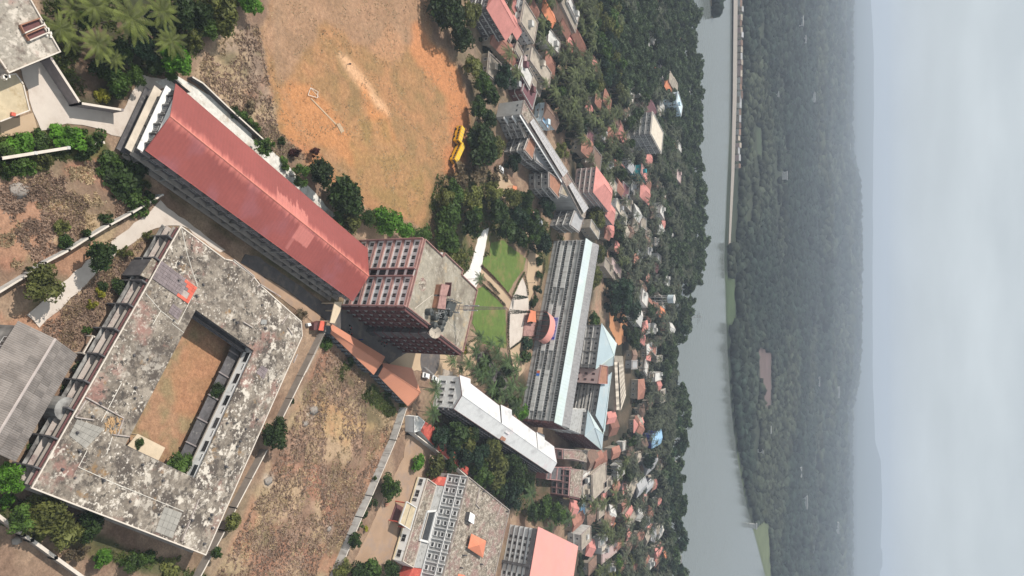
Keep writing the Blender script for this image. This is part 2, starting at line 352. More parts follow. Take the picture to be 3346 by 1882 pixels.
def npmesh(name, verts, faces, m, cols=None):
    """big quad/tri mesh from numpy arrays"""
    me = bpy.data.meshes.new(name); nv, nf, k = len(verts), len(faces), faces.shape[1]
    me.vertices.add(nv); me.vertices.foreach_set('co', verts.astype(np.float32).ravel())
    me.loops.add(nf * k); me.loops.foreach_set('vertex_index', faces.astype(np.int32).ravel())
    me.polygons.add(nf); me.polygons.foreach_set('loop_start', np.arange(0, nf * k, k, dtype=np.int32)); me.polygons.foreach_set('loop_total', np.full(nf, k, dtype=np.int32))
    me.update(calc_edges=True)
    if cols is not None:
        a = me.attributes.new('Col', 'FLOAT_COLOR', 'POINT'); a.data.foreach_set('color', np.concatenate([cols, np.ones((nv, 1))], 1).astype(np.float32).ravel())
    me.materials.append(MATS[m])
    o = bpy.data.objects.new(name, me); COL.objects.link(o)
    return o
def sheet(name, poly, z, m, thick=0.0):
    b = MB(); b.prism(poly, z - 0.25, z); return struct(b.build(name, m))
def lerp2(a, b_, t): return tuple(p + (q - p) * t for p, q in zip(a, b_))
def centroid(poly): return (sum(p[0] for p in poly) / len(poly), sum(p[1] for p in poly) / len(poly))
def inset(poly, d):
    a = sum(poly[i][0] * poly[(i + 1) % len(poly)][1] - poly[(i + 1) % len(poly)][0] * poly[i][1] for i in range(len(poly)))
    if a < 0: poly = poly[::-1]
    out = []; n = len(poly)
    for i in range(n):
        p0, p1, p2 = Vector(poly[i - 1]), Vector(poly[i]), Vector(poly[(i + 1) % n])
        e1 = (p1 - p0).normalized(); e2 = (p2 - p1).normalized()
        n1_ = Vector((-e1.y, e1.x)); n2_ = Vector((-e2.y, e2.x)); b = (n1_ + n2_)
        b = b / max(0.3, b.dot(n1_)) if b.length > 1e-6 else n1_
        out.append(tuple(p1 + b * d))
    return out
def ccw(poly):
    a = sum(poly[i][0] * poly[(i + 1) % len(poly)][1] - poly[(i + 1) % len(poly)][0] * poly[i][1] for i in range(len(poly)))
    return poly if a > 0 else poly[::-1]
def inside(x, y, poly):
    """vectorised point in polygon"""
    x = np.asarray(x); y = np.asarray(y); c = np.zeros(x.shape, bool); n = len(poly)
    for i in range(n):
        x0, y0 = poly[i]; x1, y1 = poly[(i + 1) % n]
        if y0 == y1: continue
        t = ((y0 > y) != (y1 > y)) & (x < (x1 - x0) * (y - y0) / (y1 - y0) + x0); c ^= t
    return c
def vnoise(x, y, scale, seed):
    r = np.random.RandomState(seed); g = r.rand(128, 128); tot = 0; amp = 1; s = 0
    for o in range(3):
        fx = x / scale * (2 ** o) + 37.3 * o + 500; fy = y / scale * (2 ** o) + 11.7 * o + 500
        ix = np.floor(fx).astype(int); iy = np.floor(fy).astype(int); tx = fx - ix; ty = fy - iy; tx = tx * tx * (3 - 2 * tx); ty = ty * ty * (3 - 2 * ty)
        a = g[ix % 128, iy % 128]; b = g[(ix + 1) % 128, iy % 128]; c = g[ix % 128, (iy + 1) % 128]; d = g[(ix + 1) % 128, (iy + 1) % 128]
        tot = tot + amp * ((a * (1 - tx) + b * tx) * (1 - ty) + (c * (1 - tx) + d * tx) * ty); s += amp; amp *= 0.5
    return tot / s
FOOT = []        # building footprints (world), kept free of trees and brush
def foot(poly, d=0.0): FOOT.append(inset(poly, -d) if d else poly)

# windows shared by size and style
WM = {}
def win_mesh(w, h, fr=0.1, proud=0.07, frame='frame_grey', hood=0.0, bars=1):
    key = (round(w, 2), round(h, 2), fr, proud, frame, hood, bars)
    if key in WM: return WM[key]
    b = MB(); b.mi(0)
    b.ob((-w / 2, 0.0, 0), (fr, 0, 0), (0, proud, 0), (0, 0, h)); b.ob((w / 2 - fr, 0.0, 0), (fr, 0, 0), (0, proud, 0), (0, 0, h))
    b.ob((-w / 2 + fr, 0.0, 0), (w - 2 * fr, 0, 0), (0, proud, 0), (0, 0, fr)); b.ob((-w / 2 + fr, 0.0, h - fr), (w - 2 * fr, 0, 0), (0, proud, 0), (0, 0, fr))
    for k in range(1, bars + 1):
        x = -w / 2 + w * k / (bars + 1); b.ob((x - 0.03, 0.0, fr), (0.06, 0, 0), (0, proud * 0.8, 0), (0, 0, h - 2 * fr))
    if hood: b.ob((-w / 2 - 0.2, 0, h + 0.1), (w + 0.4, 0, 0), (0, hood, 0), (0, 0, 0.1))
    b.mi(1); b.ob((-w / 2 + fr, 0.0, fr), (w - 2 * fr, 0, 0), (0, 0.025, 0), (0, 0, h - 2 * fr))
    WM[key] = b.mesh('window', [frame, 'glass']); return WM[key]
def wall_windows(parent, A, B, ss, zs, w, h, name='window', **kw):
    """windows on the outside (right hand) of the wall A -> B of a counter-clockwise footprint; ss in metres from A"""
    me = win_mesh(w, h, **kw); d = Vector((B[0] - A[0], B[1] - A[1])); ln = d.length; d.normalize(); nrm = Vector((d.y, -d.x))
    rz = math.atan2(d.y, d.x) + math.pi
    out = []
    for z in zs:
        for s_ in ss:
            if s_ < w / 2 or s_ > ln - w / 2: continue
            p = Vector(A) + d * s_ + nrm * 0.004
            out.append(inst(name, me, parent, (p.x, p.y, z), rz))
    return out
def spread(A, B, step, margin=1.5):
    ln = math.dist(A, B); n = max(1, int((ln - 2 * margin) / step)); return [margin + (ln - 2 * margin) * (i + 0.5) / n for i in range(n)]
def ledge(parent, A, B, z, proj, th, m, name='sunshade', over=0.0):
    d = Vector((B[0] - A[0], B[1] - A[1])); u = d.normalized(); n = Vector((u.y, -u.x))
    b = MB(); a = Vector(A) - u * over
    b.ob((a.x, a.y, z), (d.x + u.x * 2 * over, d.y + u.y * 2 * over, 0), (n.x * proj, n.y * proj, 0), (0, 0, th))
    return b.build(name, m, parent)
def fin(parent, A, B, s_, z0, z1, proj, th, m, name='fin'):
    d = Vector((B[0] - A[0], B[1] - A[1])).normalized(); n = Vector((d.y, -d.x)); p = Vector(A) + d * (s_ - th / 2)
    b = MB(); b.ob((p.x, p.y, z0), (d.x * th, d.y * th, 0), (n.x * proj, n.y * proj, 0), (0, 0, z1 - z0)); return b.build(name, m, parent)
def parapet(parent, poly, z, h=0.7, t=0.25, m='parapet', skip=()):
    poly = ccw(poly); n = len(poly)
    for i in range(n):
        if i in skip: continue
        A, B = Vector(poly[i]), Vector(poly[(i + 1) % n]); d = (B - A).normalized(); nr = Vector((-d.y, d.x))
        b = MB(); b.ob((A.x, A.y, z), ((B - A).x - d.x * t, (B - A).y - d.y * t, 0), (nr.x * t, nr.y * t, 0), (0, 0, h)); b.build('parapet', m, parent)
# ------------------------------------------------------------------ ground
def topx(X, Y, Z=0.0):
    dep = Y * cp - (Z - CAMH) * sp
    return 1673 + F * (Y * sp + (Z - CAMH) * cp) / dep, 941 + F * X / dep
SHORE = [(-400, 2228), (0, 2228), (300, 2248), (600, 2262), (900, 2262), (945, 2220), (1100, 2208), (1280, 2216), (1500, 2188), (1882, 2194), (2300, 2194)]
shore_w = [P(x, y) for (y, x) in SHORE]
def shore_y(X): return np.interp(X, [p[0] for p in shore_w], [p[1] for p in shore_w])
rows, cols = 560, 420
tt = np.linspace(0, 1, rows); tcol = np.linspace(-1, 1, cols)
yy0 = 45 * (560 / 45.0) ** tt
W_ = 45 + 0.52 * yy0
X = tcol[None, :] * W_[:, None]
Yg = 45 + (yy0[:, None] - 45) / (560 - 45.0) * (shore_y(X) - 45)
pxx, pxy = topx(X, Yg)
jx = (vnoise(X, Yg, 5, 1) - 0.5) * 2; jy = (vnoise(X, Yg, 5, 2) - 0.5) * 2; j2x = (vnoise(X, Yg, 1.3, 3) - 0.5) * 2; j2y = (vnoise(X, Yg, 1.3, 4) - 0.5) * 2
def zone(poly_f, jit=16):
    sc = jit * 1.0
    return inside(pxx + jx * sc + j2x * sc * 0.5, pxy + jy * sc + j2y * sc * 0.5, [ff(*p) for p in poly_f])
def nmix(a, b, sc, seed, lo=0.35, hi=0.65):
    t = np.clip((vnoise(X, Yg, sc, seed) - lo) / (hi - lo), 0, 1)[..., None]
    return np.array(a) * (1 - t) + np.array(b) * t
colr = nmix((0.19, 0.125, 0.09), (0.29, 0.205, 0.145), 6, 11)
colr = colr * (1 - 0.0) ; t_ = np.clip((vnoise(X, Yg, 14, 12) - 0.5) * 4, 0, 1)[..., None] * 0.6; colr = colr * (1 - t_) + np.array((0.15, 0.12, 0.075)) * t_
def put(mask, c, a=1.0):
    global colr
    k = mask.astype(float)
    for _ in range(3): k = (k + np.roll(k, 1, 0) + np.roll(k, -1, 0) + np.roll(k, 1, 1) + np.roll(k, -1, 1)) / 5
    k = (k[..., None] * a); colr = colr * (1 - k) + c * k
SOFT = lambda m: m.astype(float)
# village earth beyond the campus
put(SOFT(Yg > 340), nmix((0.03, 0.03, 0.022), (0.09, 0.07, 0.05), 9, 13), 0.95)
# jungle floor top left
put(zone([(100, -40), (650, -40), (560, 60), (500, 130), (440, 195), (330, 190), (300, 270), (200, 260), (120, 150)]), nmix((0.05, 0.055, 0.03), (0.13, 0.09, 0.065), 4, 14))
# playing field
FIELD = [(700, -60), (1075, -60), (1085, 100), (1130, 150), (1185, 230), (1200, 330), (1170, 400), (1130, 520), (1085, 585), (1000, 545), (930, 530), (850, 470), (800, 420), (720, 380), (700, 330), (680, 250), (650, 120)]
fm = zone(FIELD, 14)
put(zone(FIELD, 55), nmix((0.30, 0.20, 0.13), (0.25, 0.18, 0.11), 5, 44), 0.6)
put(fm, nmix((0.37, 0.215, 0.115), (0.285, 0.19, 0.098), 11, 15))
put(fm, nmix((0.42, 0.235, 0.125), (0.25, 0.18, 0.09), 5, 33), 0.5)
put(fm & zone([(680, -60), (1075, -60), (1080, 110), (930, 130), (820, 60), (720, 200), (660, 120)], 24), nmix((0.36, 0.24, 0.165), (0.30, 0.20, 0.135), 6, 16), 0.8)
for poly, c in (
    ([(700, 215), (780, 210), (860, 300), (940, 400), (900, 420), (830, 380), (730, 350), (700, 300)], (0.47, 0.235, 0.11)),
    ([(850, 132), (868, 130), (922, 200), (985, 288), (974, 294), (912, 228), (872, 180)], (0.66, 0.43, 0.27)),
    ([(900, 200), (970, 290), (1000, 350), (960, 370), (930, 310)], (0.52, 0.25, 0.11)),
    ([(1040, 60), (1085, 100), (1130, 150), (1185, 240), (1190, 330), (1165, 330), (1120, 250), (1060, 160), (1030, 120)], (0.50, 0.235, 0.115)),
    ([(1150, 270), (1200, 300), (1180, 400), (1140, 440), (1100, 580), (1075, 560), (1120, 420)], (0.45, 0.21, 0.105)),
    ([(980, 60), (1030, 130), (1000, 160), (930, 120)], (0.42, 0.25, 0.15)),
    ([(700, 340), (770, 360), (830, 420), (880, 470), (860, 480), (800, 440), (720, 400)], (0.46, 0.22, 0.115))):
    put(fm & zone(poly, 22 if c[0] < .6 else 7), np.array(c), 0.85)
put(fm & zone([(880, 300), (960, 300), (1040, 420), (1080, 420), (1060, 560), (960, 520), (900, 440)], 34), nmix((0.28, 0.20, 0.09), (0.37, 0.225, 0.115), 5, 17), 0.75)
colr = np.where(fm[..., None], colr * np.array((.90, .84, .80)), colr)
# worn lines and trench on the field
for pts, wd, c in (([(650, 30), (850, 190), (925, 260)], 2.2, (0.15, 0.10, 0.07)), ([(925, 250), (1000, 340), (1090, 430)], 1.3, (0.22, 0.15, 0.09)), ([(700, 10), (700, 200), (760, 330), (870, 440)], 3.0, (0.26, 0.19, 0.13))):
    fpts = [n4(*p) if False else ff(*p) for p in pts]
    for a, b in zip(fpts[:-1], fpts[1:]):
        ax, ay = a; bx, by = b; dx, dy = bx - ax, by - ay; t = np.clip(((pxx - ax) * dx + (pxy - ay) * dy) / (dx * dx + dy * dy), 0, 1)
        d = np.hypot(pxx - ax - t * dx, pxy - ay - t * dy); put((d < wd * (0.5 + j2x * 0.6 + 0.6)), np.array(c), 0.6)
# scrub between hall and field
put(zone([(480, 190), (560, 90), (650, 60), (700, 330), (780, 400), (700, 400), (600, 300)], 20), nmix((0.20, 0.145, 0.11), (0.27, 0.20, 0.15), 3, 18), 0.9)
# green verges and bank on the left
put(zone([(-40, 345), (120, 320), (240, 325), (300, 400), (380, 470), (300, 480), (240, 400), (120, 400), (-40, 450)]), nmix((0.065, 0.09, 0.025), (0.12, 0.12, 0.045), 3, 19), 0.85)
put(zone([(-40, 1230), (60, 1260), (300, 1370), (520, 1449), (520, 1500), (-40, 1300)]), nmix((0.045, 0.06, 0.022), (0.09, 0.085, 0.035), 4, 20), 0.85)
put(zone([(590, 610), (700, 650), (880, 770), (850, 775), (640, 640), (560, 570), (420, 490), (430, 480)], 5), nmix((0.05, 0.06, 0.025), (0.09, 0.08, 0.04), 4, 21), 0.9)  # dark green strip by the hall, its shadow put into the ground colour
# yard inside the courtyard building
put(zone([(480, 790), (640, 885), (490, 1210), (300, 1110)], 0), nmix((0.25, 0.185, 0.105), (0.31, 0.18, 0.11), 2.5, 22), 1.0)
put(zone([(480, 850), (560, 900), (500, 1060), (440, 1040), (430, 950)], 14), np.array((0.34, 0.17, 0.095)), 0.7)
# scrub field right of the courtyard building
put(zone([(820, 860), (1050, 1030), (990, 1120), (870, 1360), (840, 1500), (520, 1500)], 6), nmix((0.19, 0.12, 0.085), (0.31, 0.20, 0.145), 4, 23), 0.9)
SCR = zone([(-40, 470), (260, 390), (400, 500), (300, 560), (130, 960), (-40, 760)], 4) | zone([(820, 860), (1050, 1030), (990, 1120), (870, 1360), (840, 1500), (520, 1500)], 6) | zone([(480, 190), (560, 90), (650, 60), (700, 330), (780, 400), (700, 400), (600, 300)], 14)
put(SCR & (vnoise(X, Yg, 9, 90) > .56), np.array((0.13, 0.115, 0.06)), .7); put(SCR & (vnoise(X, Yg, 11, 91) > .56), np.array((0.38, 0.28, 0.18)), .7); put(SCR & (vnoise(X, Yg, 8, 92) > .60), np.array((0.30, 0.15, 0.10)), .7)
put(zone([(790, 1000), (860, 1030), (960, 1080), (860, 1130), (790, 1060)], 26), nmix((0.40, 0.28, 0.15), (0.36, 0.22, 0.12), 2, 24), 0.85)
put(zone([(820, 870), (880, 900), (960, 960), (1020, 1020), (980, 1050), (860, 960)], 18), nmix((0.08, 0.075, 0.04), (0.16, 0.11, 0.075), 2, 25), 0.85)
put(zone([(860, 1180), (960, 1080), (900, 1300), (860, 1400), (820, 1400)], 20), nmix((0.12, 0.09, 0.055), (0.2, 0.13, 0.095), 3, 26), 0.7)
for poly in ([(778, 1020), (800, 1025), (790, 1060), (770, 1050)], [(668, 1195), (688, 1190), (680, 1225), (665, 1220)], [(822, 1315), (835, 1320), (832, 1350), (820, 1345)], [(28, 460), (60, 455), (75, 500), (40, 520)], [(90, 1075), (110, 1080), (118, 1105), (95, 1110)]):
    put(zone(poly, 5), np.array((0.40, 0.35, 0.30)), 0.85)
put(zone([(1150, 880), (1180, 860), (1240, 880), (1290, 900), (1330, 960), (1320, 1050), (1200, 965), (1130, 945)], 6), nmix((0.035, 0.04, 0.02), (0.10, 0.08, 0.055), 3, 35), 0.95)  # dark asphalt ground before the auditorium, palm shade put into its colour
# tree belt, lawns, beach
put(zone([(1100, 440), (1230, 430), (1420, 600), (1380, 700), (1300, 600), (1180, 700), (1060, 600)], 10), nmix((0.08, 0.085, 0.035), (0.17, 0.12, 0.07), 4, 27), 0.9)
put(zone([(1175, 380), (1240, 300), (1290, 260), (1250, 100), (1180, 60), (1140, 150), (1180, 240)], 12), nmix((0.14, 0.12, 0.08), (0.22, 0.16, 0.12), 4, 28), 0.8)
put(zone([(1060, 1070), (1180, 1190), (1270, 1280), (1360, 1320), (1500, 1230), (1380, 1180), (1200, 1090), (1100, 1000)], 8), nmix((0.055, 0.055, 0.03), (0.12, 0.085, 0.055), 4, 29), 0.9)
put(zone([(1650, 830), (1730, 830), (1730, 1000), (1690, 1000), (1695, 900)], 6), nmix((0.12, 0.14, 0.06), (0.2, 0.17, 0.09), 12, 30), 0.9)
put(zone([(1712, 850), (1740, 850), (1740, 990), (1706, 985)], 2), np.array((0.46, 0.33, 0.21)))
put(zone([(1500, 600), (1545, 640), (1540, 800), (1480, 830), (1500, 700)], 6), nmix((0.34, 0.21, 0.15), (0.26, 0.2, 0.14), 5, 31), 0.9)
put(zone([(1560, -40), (1720, -40), (1700, 60), (1560, 60)], 30), nmix((0.12, 0.11, 0.06), (0.24, 0.15, 0.11), 14, 32), 0.8)
colr *= (0.90 + 0.2 * NR.rand(rows, cols, 1))
Zg = (vnoise(X, Yg, 3, 40) - 0.5) * 0.18 - 0.12
Zg[-6:, :] -= np.linspace(0, 1.6, 6)[:, None]
V = np.stack([X, Yg, Zg], -1).reshape(-1, 3)
ii, jj = np.meshgrid(np.arange(rows - 1), np.arange(cols - 1), indexing='ij'); a = (ii * cols + jj).ravel()
go = npmesh('ground', V, np.stack([a, a + 1, a + cols + 1, a + cols], 1), 'ground_mat', colr.reshape(-1, 3)); struct(go)
# land beyond the modelled strip to the sides and behind, and the wide river
sheet('surrounding_ground', [(-600, -300), (600, -300), (600, 500), (-600, 500)], -0.45, 'soil_red')

# water
m, nt, b = node_mat('water')
b.inputs['Base Color'].default_value = (0.115, 0.13, 0.125, 1); b.inputs['Roughness'].default_value = 0.14; b.inputs['Specular IOR Level'].default_value = 0.22
geo = nt.nodes.new('ShaderNodeNewGeometry'); nz = nt.nodes.new('ShaderNodeTexNoise'); nz.inputs['Scale'].default_value = 0.25; nz.inputs['Detail'].default_value = 4
bn = nt.nodes.new('ShaderNodeBump'); bn.inputs['Strength'].default_value = 0.35; bn.inputs['Distance'].default_value = 0.6
nt.links.new(geo.outputs['Position'], nz.inputs['Vector']); nt.links.new(nz.outputs['Fac'], bn.inputs['Height']); nt.links.new(bn.outputs[0], b.inputs['Normal'])
wb = MB(); wb.prism([(-2600, 470), (2600, 470), (2600, 1700), (-2600, 1700)], -6, -1.1); struct(wb.build('river', 'water'))

# far country: lowland beyond the river rising to a wooded ridge, then a pale ridge at the horizon
BANK = [(-900, 2400), (0, 2395), (300, 2392), (600, 2378), (850, 2368), (930, 2372), (1100, 2376), (1300, 2388), (1400, 2398), (1500, 2412), (1650, 2440), (1750, 2468), (1882, 2502), (2300, 2560), (2900, 2600)]
bank_w = [P(x, y) for (y, x) in BANK]
def bank_y(X_): return np.interp(X_, [p[0] for p in bank_w], [p[1] for p in bank_w])
RIDGE = [(-1500, 2700), (0, 2690), (70, 2722), (150, 2752), (330, 2760), (520, 2775), (600, 2796), (800, 2800), (1000, 2798), (1150, 2796), (1230, 2792), (1330, 2770), (1450, 2758), (1700, 2760), (1882, 2758), (3400, 2750)]
YR = 4600.0
def ridge_h(Xr):
    # height that puts the crest of the wooded ridge on the line seen in the photograph
    dep = YR * cp + CAMH * sp
    ys = 941 + F * Xr / dep; xs = np.interp(ys, [p[0] for p in RIDGE], [p[1] for p in RIDGE])
    u = xs - 1673; return CAMH + YR * (-F * sp + u * cp) / (F * cp + u * sp)
def far_h(X_, Y_):
    s = np.clip((Y_ - 1500) / (YR - 1500), 0, 1); s = s * s * (3 - 2 * s)
    rh = ridge_h(X_ * YR / np.maximum(Y_, 900))
    h = np.maximum(rh, 2) * s + (vnoise(X_, Y_, 420, 50) - 0.45) * 40 * np.clip((Y_ - 1100) / 1500, 0, 1) * np.clip((YR - Y_) / 900, 0, 1)
    back = np.clip((Y_ - YR) / 1500, 0, 1)
    return np.where(Y_ > YR, rh * (1 - back) + 6 * back, h) + 0.4
fr, fc = 260, 300
tr_ = np.linspace(0, 1, fr); tcf = np.linspace(-1, 1, fc)
yrow = 800 * (9600 / 800.0) ** tr_
XF = tcf[None, :] * (500 + 0.60 * yrow)[:, None]
YF = bank_y(XF) + (yrow[:, None] - 800) * (9600 - bank_y(XF)) / (8800.0)
ZF = far_h(XF, YF)
ZF[0, :] = -2.5
fcol = np.zeros(XF.shape + (3,)); tN = np.clip((vnoise(XF, YF, 260, 51) - 0.4) * 4, 0, 1)[..., None]
fcol[:] = np.array((0.022, 0.032, 0.024)) * (1 - tN) + np.array((0.04, 0.048, 0.032)) * tN
clearing = np.zeros(XF.shape, bool)
fpx, fpy = topx(XF, YF, ZF)
CLEAR = [([(2470, 410), (2485, 400), (2492, 520), (2478, 530)], (0.055, 0.072, 0.045)), ([(2545, 430), (2565, 440), (2570, 520), (2555, 500)], (0.07, 0.08, 0.055)),
         ([(2478, 1130), (2520, 1150), (2520, 1330), (2490, 1350)], (0.12, 0.085, 0.08)), ([(2455, 1720), (2510, 1700), (2520, 1900), (2480, 1900), (2450, 1800)], (0.10, 0.12, 0.065)),
         ([(2385, 1380), (2440, 1690), (2430, 1700), (2380, 1400)], (0.10, 0.13, 0.06)), ([(2375, 910), (2402, 910), (2402, 1050), (2380, 1060)], (0.06, 0.085, 0.045)), ([(2505, 130), (2512, 130), (2516, 300), (2508, 300)], (0.12, 0.14, 0.08)),
         ([(2690, 260), (2705, 260), (2703, 290), (2690, 300)], (0.28, 0.22, 0.17))]
for poly, c in CLEAR:
    k = inside(fpx, fpy, poly); fcol[k] = c; clearing |= k
V = np.stack([XF, YF, ZF], -1).reshape(-1, 3)
ii, jj = np.meshgrid(np.arange(fr - 1), np.arange(fc - 1), indexing='ij'); a = (ii * fc + jj).ravel()
struct(npmesh('far_country', V, np.stack([a, a + 1, a + fc + 1, a + fc], 1), 'far_mat', fcol.reshape(-1, 3)))
# pale distant ridge that closes the horizon
HZ = [(-2500, 2850), (0, 2845), (200, 2856), (600, 2853), (1000, 2850), (1250, 2852), (1440, 2860), (1500, 2878), (1640, 2881), (1780, 2878), (1790, 2884), (1840, 2884), (1845, 2876), (2400, 2866), (4500, 2850)]
YZ = 9300.0
xs_ = np.linspace(-8000, 8000, 380); dep = YZ * cp + CAMH * sp; ys_ = 941 + F * xs_ / dep
u_ = np.interp(ys_, [p[0] for p in HZ], [p[1] for p in HZ]) - 1673
zt = CAMH + YZ * (-F * sp + u_ * cp) / (F * cp + u_ * sp) + (vnoise(xs_, xs_ * 0, 300, 60) - 0.5) * 12
rr = np.stack([np.stack([xs_, xs_ * 0 + YZ - 2200, zt * 0 + 2], 1), np.stack([xs_, xs_ * 0 + YZ - 900, zt * 0.45], 1), np.stack([xs_, xs_ * 0 + YZ, zt], 1), np.stack([xs_, xs_ * 0 + YZ + 900, zt * 0], 1)])
n_ = len(xs_); ii, jj = np.meshgrid(np.arange(3), np.arange(n_ - 1), indexing='ij'); a = (ii * n_ + jj).ravel()
struct(npmesh('distant_hills', rr.reshape(-1, 3), np.stack([a, a + 1, a + n_ + 1, a + n_], 1), 'far_mat', np.tile(np.array((0.04, 0.055, 0.035)), (4 * n_, 1))))

# forest canopy beyond the river: uneven many-sided clumps, one mass that nobody could count
PHI = (1 + 5 ** 0.5) / 2
ico = np.array([(-1, PHI, 0), (1, PHI, 0), (-1, -PHI, 0), (1, -PHI, 0), (0, -1, PHI), (0, 1, PHI), (0, -1, -PHI), (0, 1, -PHI), (PHI, 0, -1), (PHI, 0, 1), (-PHI, 0, -1), (-PHI, 0, 1)]) / math.hypot(1, PHI)
icf = np.array([(0, 11, 5), (0, 5, 1), (0, 1, 7), (0, 7, 10), (0, 10, 11), (1, 5, 9), (5, 11, 4), (11, 10, 2), (10, 7, 6), (7, 1, 8), (3, 9, 4), (3, 4, 2), (3, 2, 6), (3, 6, 8), (3, 8, 9), (4, 9, 5), (2, 4, 11), (6, 2, 10), (8, 6, 7), (9, 8, 1)])
def canopy(name, cx, cy_, cz, rad, hh, colbase, m, group_seed=0):
    r = np.random.RandomState(group_seed); n = len(cx)
    v = ico[None] * (1 + (r.rand(n, 12, 1) - 0.5) * 0.7)
    v = v * np.stack([rad, rad, hh], -1)[:, None, :] + np.stack([cx, cy_, cz], -1)[:, None, :]
    f = icf[None] + (np.arange(n) * 12)[:, None, None]
    tone = (0.4 + 1.2 * r.rand(n, 1, 1) ** 1.5) * (0.8 + 0.4 * r.rand(n, 12, 1)); c = np.clip(colbase[:, None, :] * tone, 0, 1)
    return npmesh(name, v.reshape(-1, 3), f.reshape(-1, 3), m, c.reshape(-1, 3))
def scatter_band(y0, y1, step, seed):
    r = np.random.RandomState(seed); ys = np.arange(y0, y1, step); px_ = []; py_ = []
    for y in ys:
        w = 0.43 * y + 60; xs = np.arange(-w, w, step); px_.append(xs + (r.rand(len(xs)) - 0.5) * step); py_.append(y + (r.rand(len(xs)) - 0.5) * step)
    return np.concatenate(px_), np.concatenate(py_)
cx = []; cyy = []; rad = []
for (y0, y1, st, rd, sd) in ((770, 1250, 8.0, 4.9, 1), (1250, 2000, 12, 7.6, 2), (2000, 3000, 22, 13, 3), (3000, 4750, 33, 19, 4)):
    a, b_ = scatter_band(y0, y1, st, sd); k = b_ > bank_y(a) + 8; a, b_ = a[k], b_[k]
    cx.append(a); cyy.append(b_); rad.append(rd * (0.6 + 0.8 * np.random.RandomState(sd).rand(len(a))))
cx = np.concatenate(cx); cyy = np.concatenate(cyy); rad = np.concatenate(rad); hz_ = far_h(cx, cyy)
qx, qy = topx(cx, cyy, hz_)
keep = np.ones(len(cx), bool)
for poly, c in CLEAR: keep &= ~inside(qx, qy, poly)
gap = vnoise(cx, cyy, 90, 61) > 0.30
keep &= gap; bandlow = (qy < 800) & (cyy < bank_y(cx) + 60); keep &= ~bandlow
cx, cyy, rad, hz_ = cx[keep], cyy[keep], rad[keep], hz_[keep]
tb_ = np.clip((vnoise(cx, cyy, 200, 62) - 0.4) * 4, 0, 1)[:, None]; base = np.array((0.018, 0.028, 0.022)) * (1 - tb_) + np.array((0.042, 0.050, 0.034)) * tb_
fo = canopy('far_forest', cx, cyy, hz_ + rad * 0.55, rad, rad * 0.8, base, 'far_mat', 9)
tag(fo, 'hazy dark green forest covering the land beyond the river', 'forest'); fo['kind'] = 'stuff'

# ------------------------------------------------------------------ haze
hm = bpy.data.materials.new('haze_air'); hm.use_nodes = True; hn = hm.node_tree
for n in list(hn.nodes): hn.nodes.remove(n)
ho_ = hn.nodes.new('ShaderNodeOutputMaterial'); pv = hn.nodes.new('ShaderNodeVolumePrincipled')
pv.inputs['Color'].default_value = (0.72, 0.83, 1.0, 1); pv.inputs['Density'].default_value = 0.000195; pv.inputs['Anisotropy'].default_value = 0.1
hn.links.new(pv.outputs[0], ho_.inputs['Volume']); MATS['haze_air'] = hm
hb = MB(); hb.box(-9000, -500, -12, 9000, 10900, 290); hz = hb.build('haze', 'haze_air'); tag(hz, 'pale blue haze filling the air over the river and hills', 'haze'); hz['kind'] = 'stuff'
# ------------------------------------------------------------------ paved areas (each a sheet just above the one below)
PAVED = []
def road(name, c, pts, z, m, jag=0.0):
    poly = [P(*c(*p)) for p in pts]
    if jag:
        out = []
        for i in range(len(poly)):
            a, b_ = Vector(poly[i]), Vector(poly[(i + 1) % len(poly)]); k = max(1, int((b_ - a).length / 1.6))
            for q in range(k): out.append(tuple(a.lerp(b_, q / k) + Vector((R.uniform(-jag, jag), R.uniform(-jag, jag)))))
        poly = out
    PAVED.append(poly); return sheet(name, poly, z, m)
road('road', n1, [(165, 520), (330, 450), (540, 790), (850, 830), (930, 830), (1070, 560), (1180, 590), (1320, 615), (1190, 680), (1060, 730), (1000, 880), (930, 1040), (830, 1010), (740, 960), (500, 935), (310, 990), (240, 830)], 0.03, 'concrete_path', 0.25)
road('path', n2, [(200, 985), (300, 1080), (850, 560), (1160, 330), (1370, 312), (1650, 520), (1690, 500), (1260, 175), (1210, 128), (1170, 170), (830, 440), (830, 540), (700, 550), (560, 660), (210, 980)], 0.04, 'concrete_path', 0.22)
road('pavement', n4, [(-190, 560), (215, 800), (480, 1060), (850, 1430), (1050, 1650), (1300, 1950), (1200, 1950), (700, 1420), (-330, 610)], 0.05, 'pale_rock', 0.3)
road('road', n5, [(350, 530), (430, 540), (960, 912), (1020, 905), (1075, 925), (1600, 1250), (1430, 1350), (1000, 1060), (640, 780), (310, 590)], 0.045, 'asphalt', 0.2)  # grey asphalt with the hall's shade put into its colour
road('path', n5, [(-40, 335), (230, 560), (310, 600), (640, 790), (990, 1060), (940, 1090), (560, 830), (410, 700), (200, 570), (-60, 400)], 0.035, 'earth_yard', 0.25)
road('yard', tb, [(560, 1210), (700, 1225), (1180, 1240), (1300, 1270), (1480, 1100), (1480, 1600), (1200, 1700), (900, 1449), (640, 1449), (400, 1250)], 0.036, 'sand', 0.4)
road('path', m2, [(645, 345), (685, 330), (608, 735), (582, 790), (490, 690), (540, 640), (600, 420)], 0.05, 'path_white', 0.15)
road('path', m2, [(608, 650), (625, 640), (855, 860), (835, 945), (780, 895), (700, 760)], 0.04, 'sand', 0.12)
road('path', m2, [(935, 705), (970, 790), (985, 900), (1010, 990), (950, 1070), (930, 1170), (840, 1240), (833, 960), (860, 865)], 0.052, 'concrete_path', 0.12)
